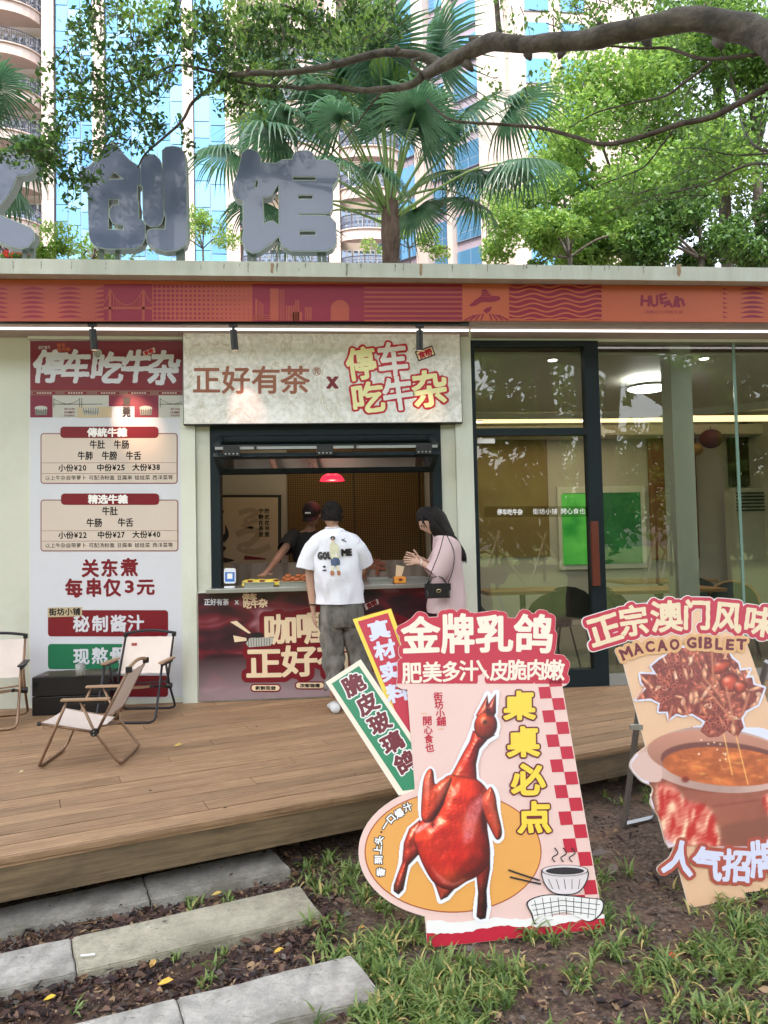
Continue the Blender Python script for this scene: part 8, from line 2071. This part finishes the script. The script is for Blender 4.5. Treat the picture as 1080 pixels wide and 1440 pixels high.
tee = loft('t_shirt', [(Q(618, 752), 10*k, .07), (Q(624, 757), 15*k, .15), (Q(628, 766), 19*k, .185), (Q(629.5, 785), 21*k, .185), (Q(630, 810), 22.5*k, .18), (Q(629, 835), 25*k, .185), (Q(628, 852), 28*k, .195), (Q(628, 860), 28.5*k, .195)], m_pk, wo, 34, .010, 7, seed=9)
sleeve('sleeve', [Q(628, 764, -.13), Q(626, 780, -.17), Q(619, 797, -.19), Q(611, 808, -.19)], [.09, .10, .095, .095], m_pk, tee, 18, .007, 4)
sleeve('sleeve', [Q(626, 764, .13), Q(620, 782, .16), Q(610, 798, .17), Q(603, 805, .17)], [.08, .09, .085, .085], m_pk, tee, 18, .006, 8)
B().tube([Vector(J['wrL'])+Vector((.004*math.cos(a), .028*math.cos(a*math.pi/8), .028*math.sin(a*math.pi/8))) for a in range(17)], .004, 5).build('bracelet', m_white, wo)
shoe(622, 972, -.08, R(85), m_shoe, wo, YW); shoe(618, 970, .08, R(85), m_shoe, wo, YW)
# quilted shoulder bag
YB = YW-.27
bgc = PY(615.5, 831, YB); bag = empty('shoulder_bag', bgc, 'small black quilted shoulder bag with gold clasp worn over the pink T-shirt', 'bag')
q0, q1 = PY(598, 842, YB), PY(632.5, 820, YB); g = []
nx_, nz_ = 36, 24
for i in range(nz_+1):
    row = []
    for j in range(nx_+1):
        u_, v_ = j/nx_, i/nz_; e = min(u_, 1-u_, v_, 1-v_); b_ = .035*min(1, e*9)**.5; ql = .004*abs(math.sin((u_*7+v_*4.5)*math.pi))**.4*abs(math.sin((u_*7-v_*4.5)*math.pi))**.4
        row.append(Vector((q0.x+(q1.x-q0.x)*u_, YB-b_-ql*(e > .03), q0.z+(q1.z-q0.z)*v_)))
    g.append(row)
bk = [[Vector((p.x, 2*YB+.02-p.y, p.z)) for p in r_] for r_ in g]
m_lth = mat('black_leather', (.014, .013, .015, 1), .32)
B().sheet(g).sheet(bk).build('bag_body', m_lth, bag, smooth=True)
fl = [[Vector((q0.x+(q1.x-q0.x)*(j/20), YB-.043-.004*abs(math.sin(j*.8+i*.9)), q1.z-(q1.z-q0.z)*.52*i/10*(1-.12*abs(j/10-1)**3))) for j in range(21)] for i in range(11)]
B().sheet(fl).build('bag_flap', m_lth, bag, smooth=True)
m_gold = mat('gold_metal', (.75, .6, .3, 1), .3, .9)
for s_ in (-1, 1): B().tube([(bgc.x+s_*.006+.012*s_*math.cos(a), YB-.055, bgc.z+.004+.011*math.sin(a)) for a in [(-2.1+.42*i) for i in range(11)]], .0022, 5).build('clasp', m_gold, bag)
B().tube([(q0.x+.02, YB-.01, q1.z), (q0.x+.06, YB-.01, q1.z+.045), (bgc.x, YB-.01, q1.z+.06), (q1.x-.06, YB-.01, q1.z+.045), (q1.x-.03, YB-.01, q1.z)], .005, 6).build('bag_handle', m_lth, bag, smooth=True)
for ptsx in ([(601, 821, 0), (606, 806, -.02), (618, 775, 0), (624, 753, .05)], [(630, 820, 0), (637, 800, 0), (638, 775, .03), (628, 752, .08)]):
    P = spline([tuple(PY(x, y, YB-.03+dy)) for x, y, dy in ptsx], 8, False); ch = B()
    for i in range(len(P)-1):
        a, b_ = Vector(P[i]), Vector(P[i+1]); ch.tube([a, (a+b_)/2, b_], [.003, .005, .003], 5)
    ch.build('chain_strap', m_lth, bag, smooth=True)

# ---------------- seller in a dark cap behind the counter
YS = .95
Sp = lambda px, py, dy=0.0: PY(px, py, YS+dy)
se = empty('person', (Sp(440, 900).x, YS, .42), 'seller in a dark cap and black T-shirt reaching over the food trays', 'person')
J = dict(pelvis=Sp(445, 845), waist=Sp(443, 820), chest=Sp(437, 785, -.04), upper=Sp(431, 760, -.06), neck=Sp(436, 745, -.1), skull=Sp(438, 735, -.14),
         shL=Sp(412, 755, -.08), elL=Sp(398, 775, -.35), wrL=Sp(377, 803, -.75), shR=Sp(452, 762, -.05), elR=Sp(463, 792, -.2), wrR=Sp(452, 803, -.5),
         hipL=Sp(436, 860), knL=Sp(436, 892), anL=Sp(436, 925), toL=Sp(434, 932, -.12), hipR=Sp(454, 860), knR=Sp(455, 892), anR=Sp(456, 925), toR=Sp(458, 932, -.12))
Rd = dict(pelvis=(.12, .10), waist=(.12, .1), chest=(.14, .11), upper=(.11, .09), neck=.05, skull=.05, shL=.058, elL=.042, wrL=.030, shR=.058, elR=.04, wrR=.028, hipL=.08, knL=.055, anL=.04, toL=.035, hipR=.08, knR=.055, anR=.04, toR=.035)
for kk, zz in (('anL', .50), ('anR', .50), ('toL', .46), ('toR', .46)): J[kk] = (J[kk].x, J[kk].y, zz)
for kk in ('knL', 'knR'): J[kk] = (J[kk].x, J[kk].y, .85)
E_ = [('pelvis', 'waist'), ('waist', 'chest'), ('chest', 'upper'), ('upper', 'neck'), ('neck', 'skull'), ('upper', 'shL'), ('shL', 'elL'), ('elL', 'wrL'), ('upper', 'shR'), ('shR', 'elR'), ('elR', 'wrR'), ('pelvis', 'hipL'), ('hipL', 'knL'), ('knL', 'anL'), ('anL', 'toL'), ('pelvis', 'hipR'), ('hipR', 'knR'), ('knR', 'anR'), ('anR', 'toR')]
hand(J, E_, Rd, 'L', 'wrL', tuple(Sp(372, 807, -.82)), 5, side=Vector((1, .3, 0)), curl=.5); hand(J, E_, Rd, 'R', 'wrR', tuple(Sp(447, 808, -.56)), 5, side=Vector((-1, .3, 0)), curl=.5)
J = {k_: tuple(v) for k_, v in J.items()}
skin('body', J, E_, Rd, m_skin3, se)
hc = Sp(439, 724, -.2); hd_, ax = head_mesh('head', hc, (-.35, -1, 0), m_skin3, se, 1.0, .5); eyes(hd_, hc, ax)
hairshell('hair', hc, ax, 1.01, m_hair, se, 0, 1.0, seed=8)
sd_, f, z = ax; m_cap = mat('maroon_cap', (.022, .010, .012, 1), .8); rings = []
for i in range(9):
    th = math.pi*.5*(i+.2)/8.4; rings.append([hc+(sd_*math.sin(a*math.pi/14)*math.sin(th)*.094+f*(math.cos(a*math.pi/14)*math.sin(th)*.112)+z*(.035+math.cos(th)*.105)) for a in range(28)])
cap = B().rings(rings).build('cap', m_cap, se, smooth=True)
g = [[hc+sd_*(.085*math.sin(a))+f*(.085*math.cos(a)*1.05+.085*t_*math.cos(a)**.5)+z*(.036-.022*t_-.018*math.sin(a)**2) for a in [(-1.25+.25*j) for j in range(11)]] for t_ in (0, .33, .66, 1)]
B().sheet(g).sheet([[p-z*.004 for p in r_] for r_ in g]).build('visor', m_cap, cap, smooth=True)
p_ = hc+f*.108+z*.075; B().add([p_-sd_*.03-z*.008, p_+sd_*.03-z*.008, p_+sd_*.03+z*.008-f*.004, p_-sd_*.03+z*.008-f*.004], [(0, 1, 2, 3)]).build('cap_patch', m_white, cap)
Q = lambda px, py, dy=0.0: tuple(Sp(px, py, dy)); k2 = 7.7/FPX; m_bt = mat('black_cotton', (.016, .013, .014, 1), .85)
ts = loft('t_shirt', [(Q(436, 747, -.09), 9*k2, .06), (Q(434, 753, -.07), 20*k2, .10), (Q(434, 765, -.05), 26*k2, .13), (Q(438, 790, -.03), 25*k2, .14), (Q(443, 820), 24*k2, .14), (Q(445, 850), 25*k2, .15)], m_bt, se, 28, .008, 8, seed=13)
sleeve('sleeve', [Q(416, 753, -.07), Q(406, 762, -.16), Q(401, 771, -.28)], [.08, .078, .075], m_bt, ts, 16, .005, 1); sleeve('sleeve', [Q(450, 760, -.05), Q(458, 774, -.1), Q(462, 786, -.16)], [.08, .078, .075], m_bt, ts, 16, .005, 2)
loft('trousers', [(Q(445, 845), 23*k2, .13), (Q(445, 865), 24*k2, .14), ((J['hipL'][0]+.07, YS, .85), .15, .13), ((J['hipL'][0]+.07, YS, .46), .13, .12)], m_bt, se, 24, .005, 8)
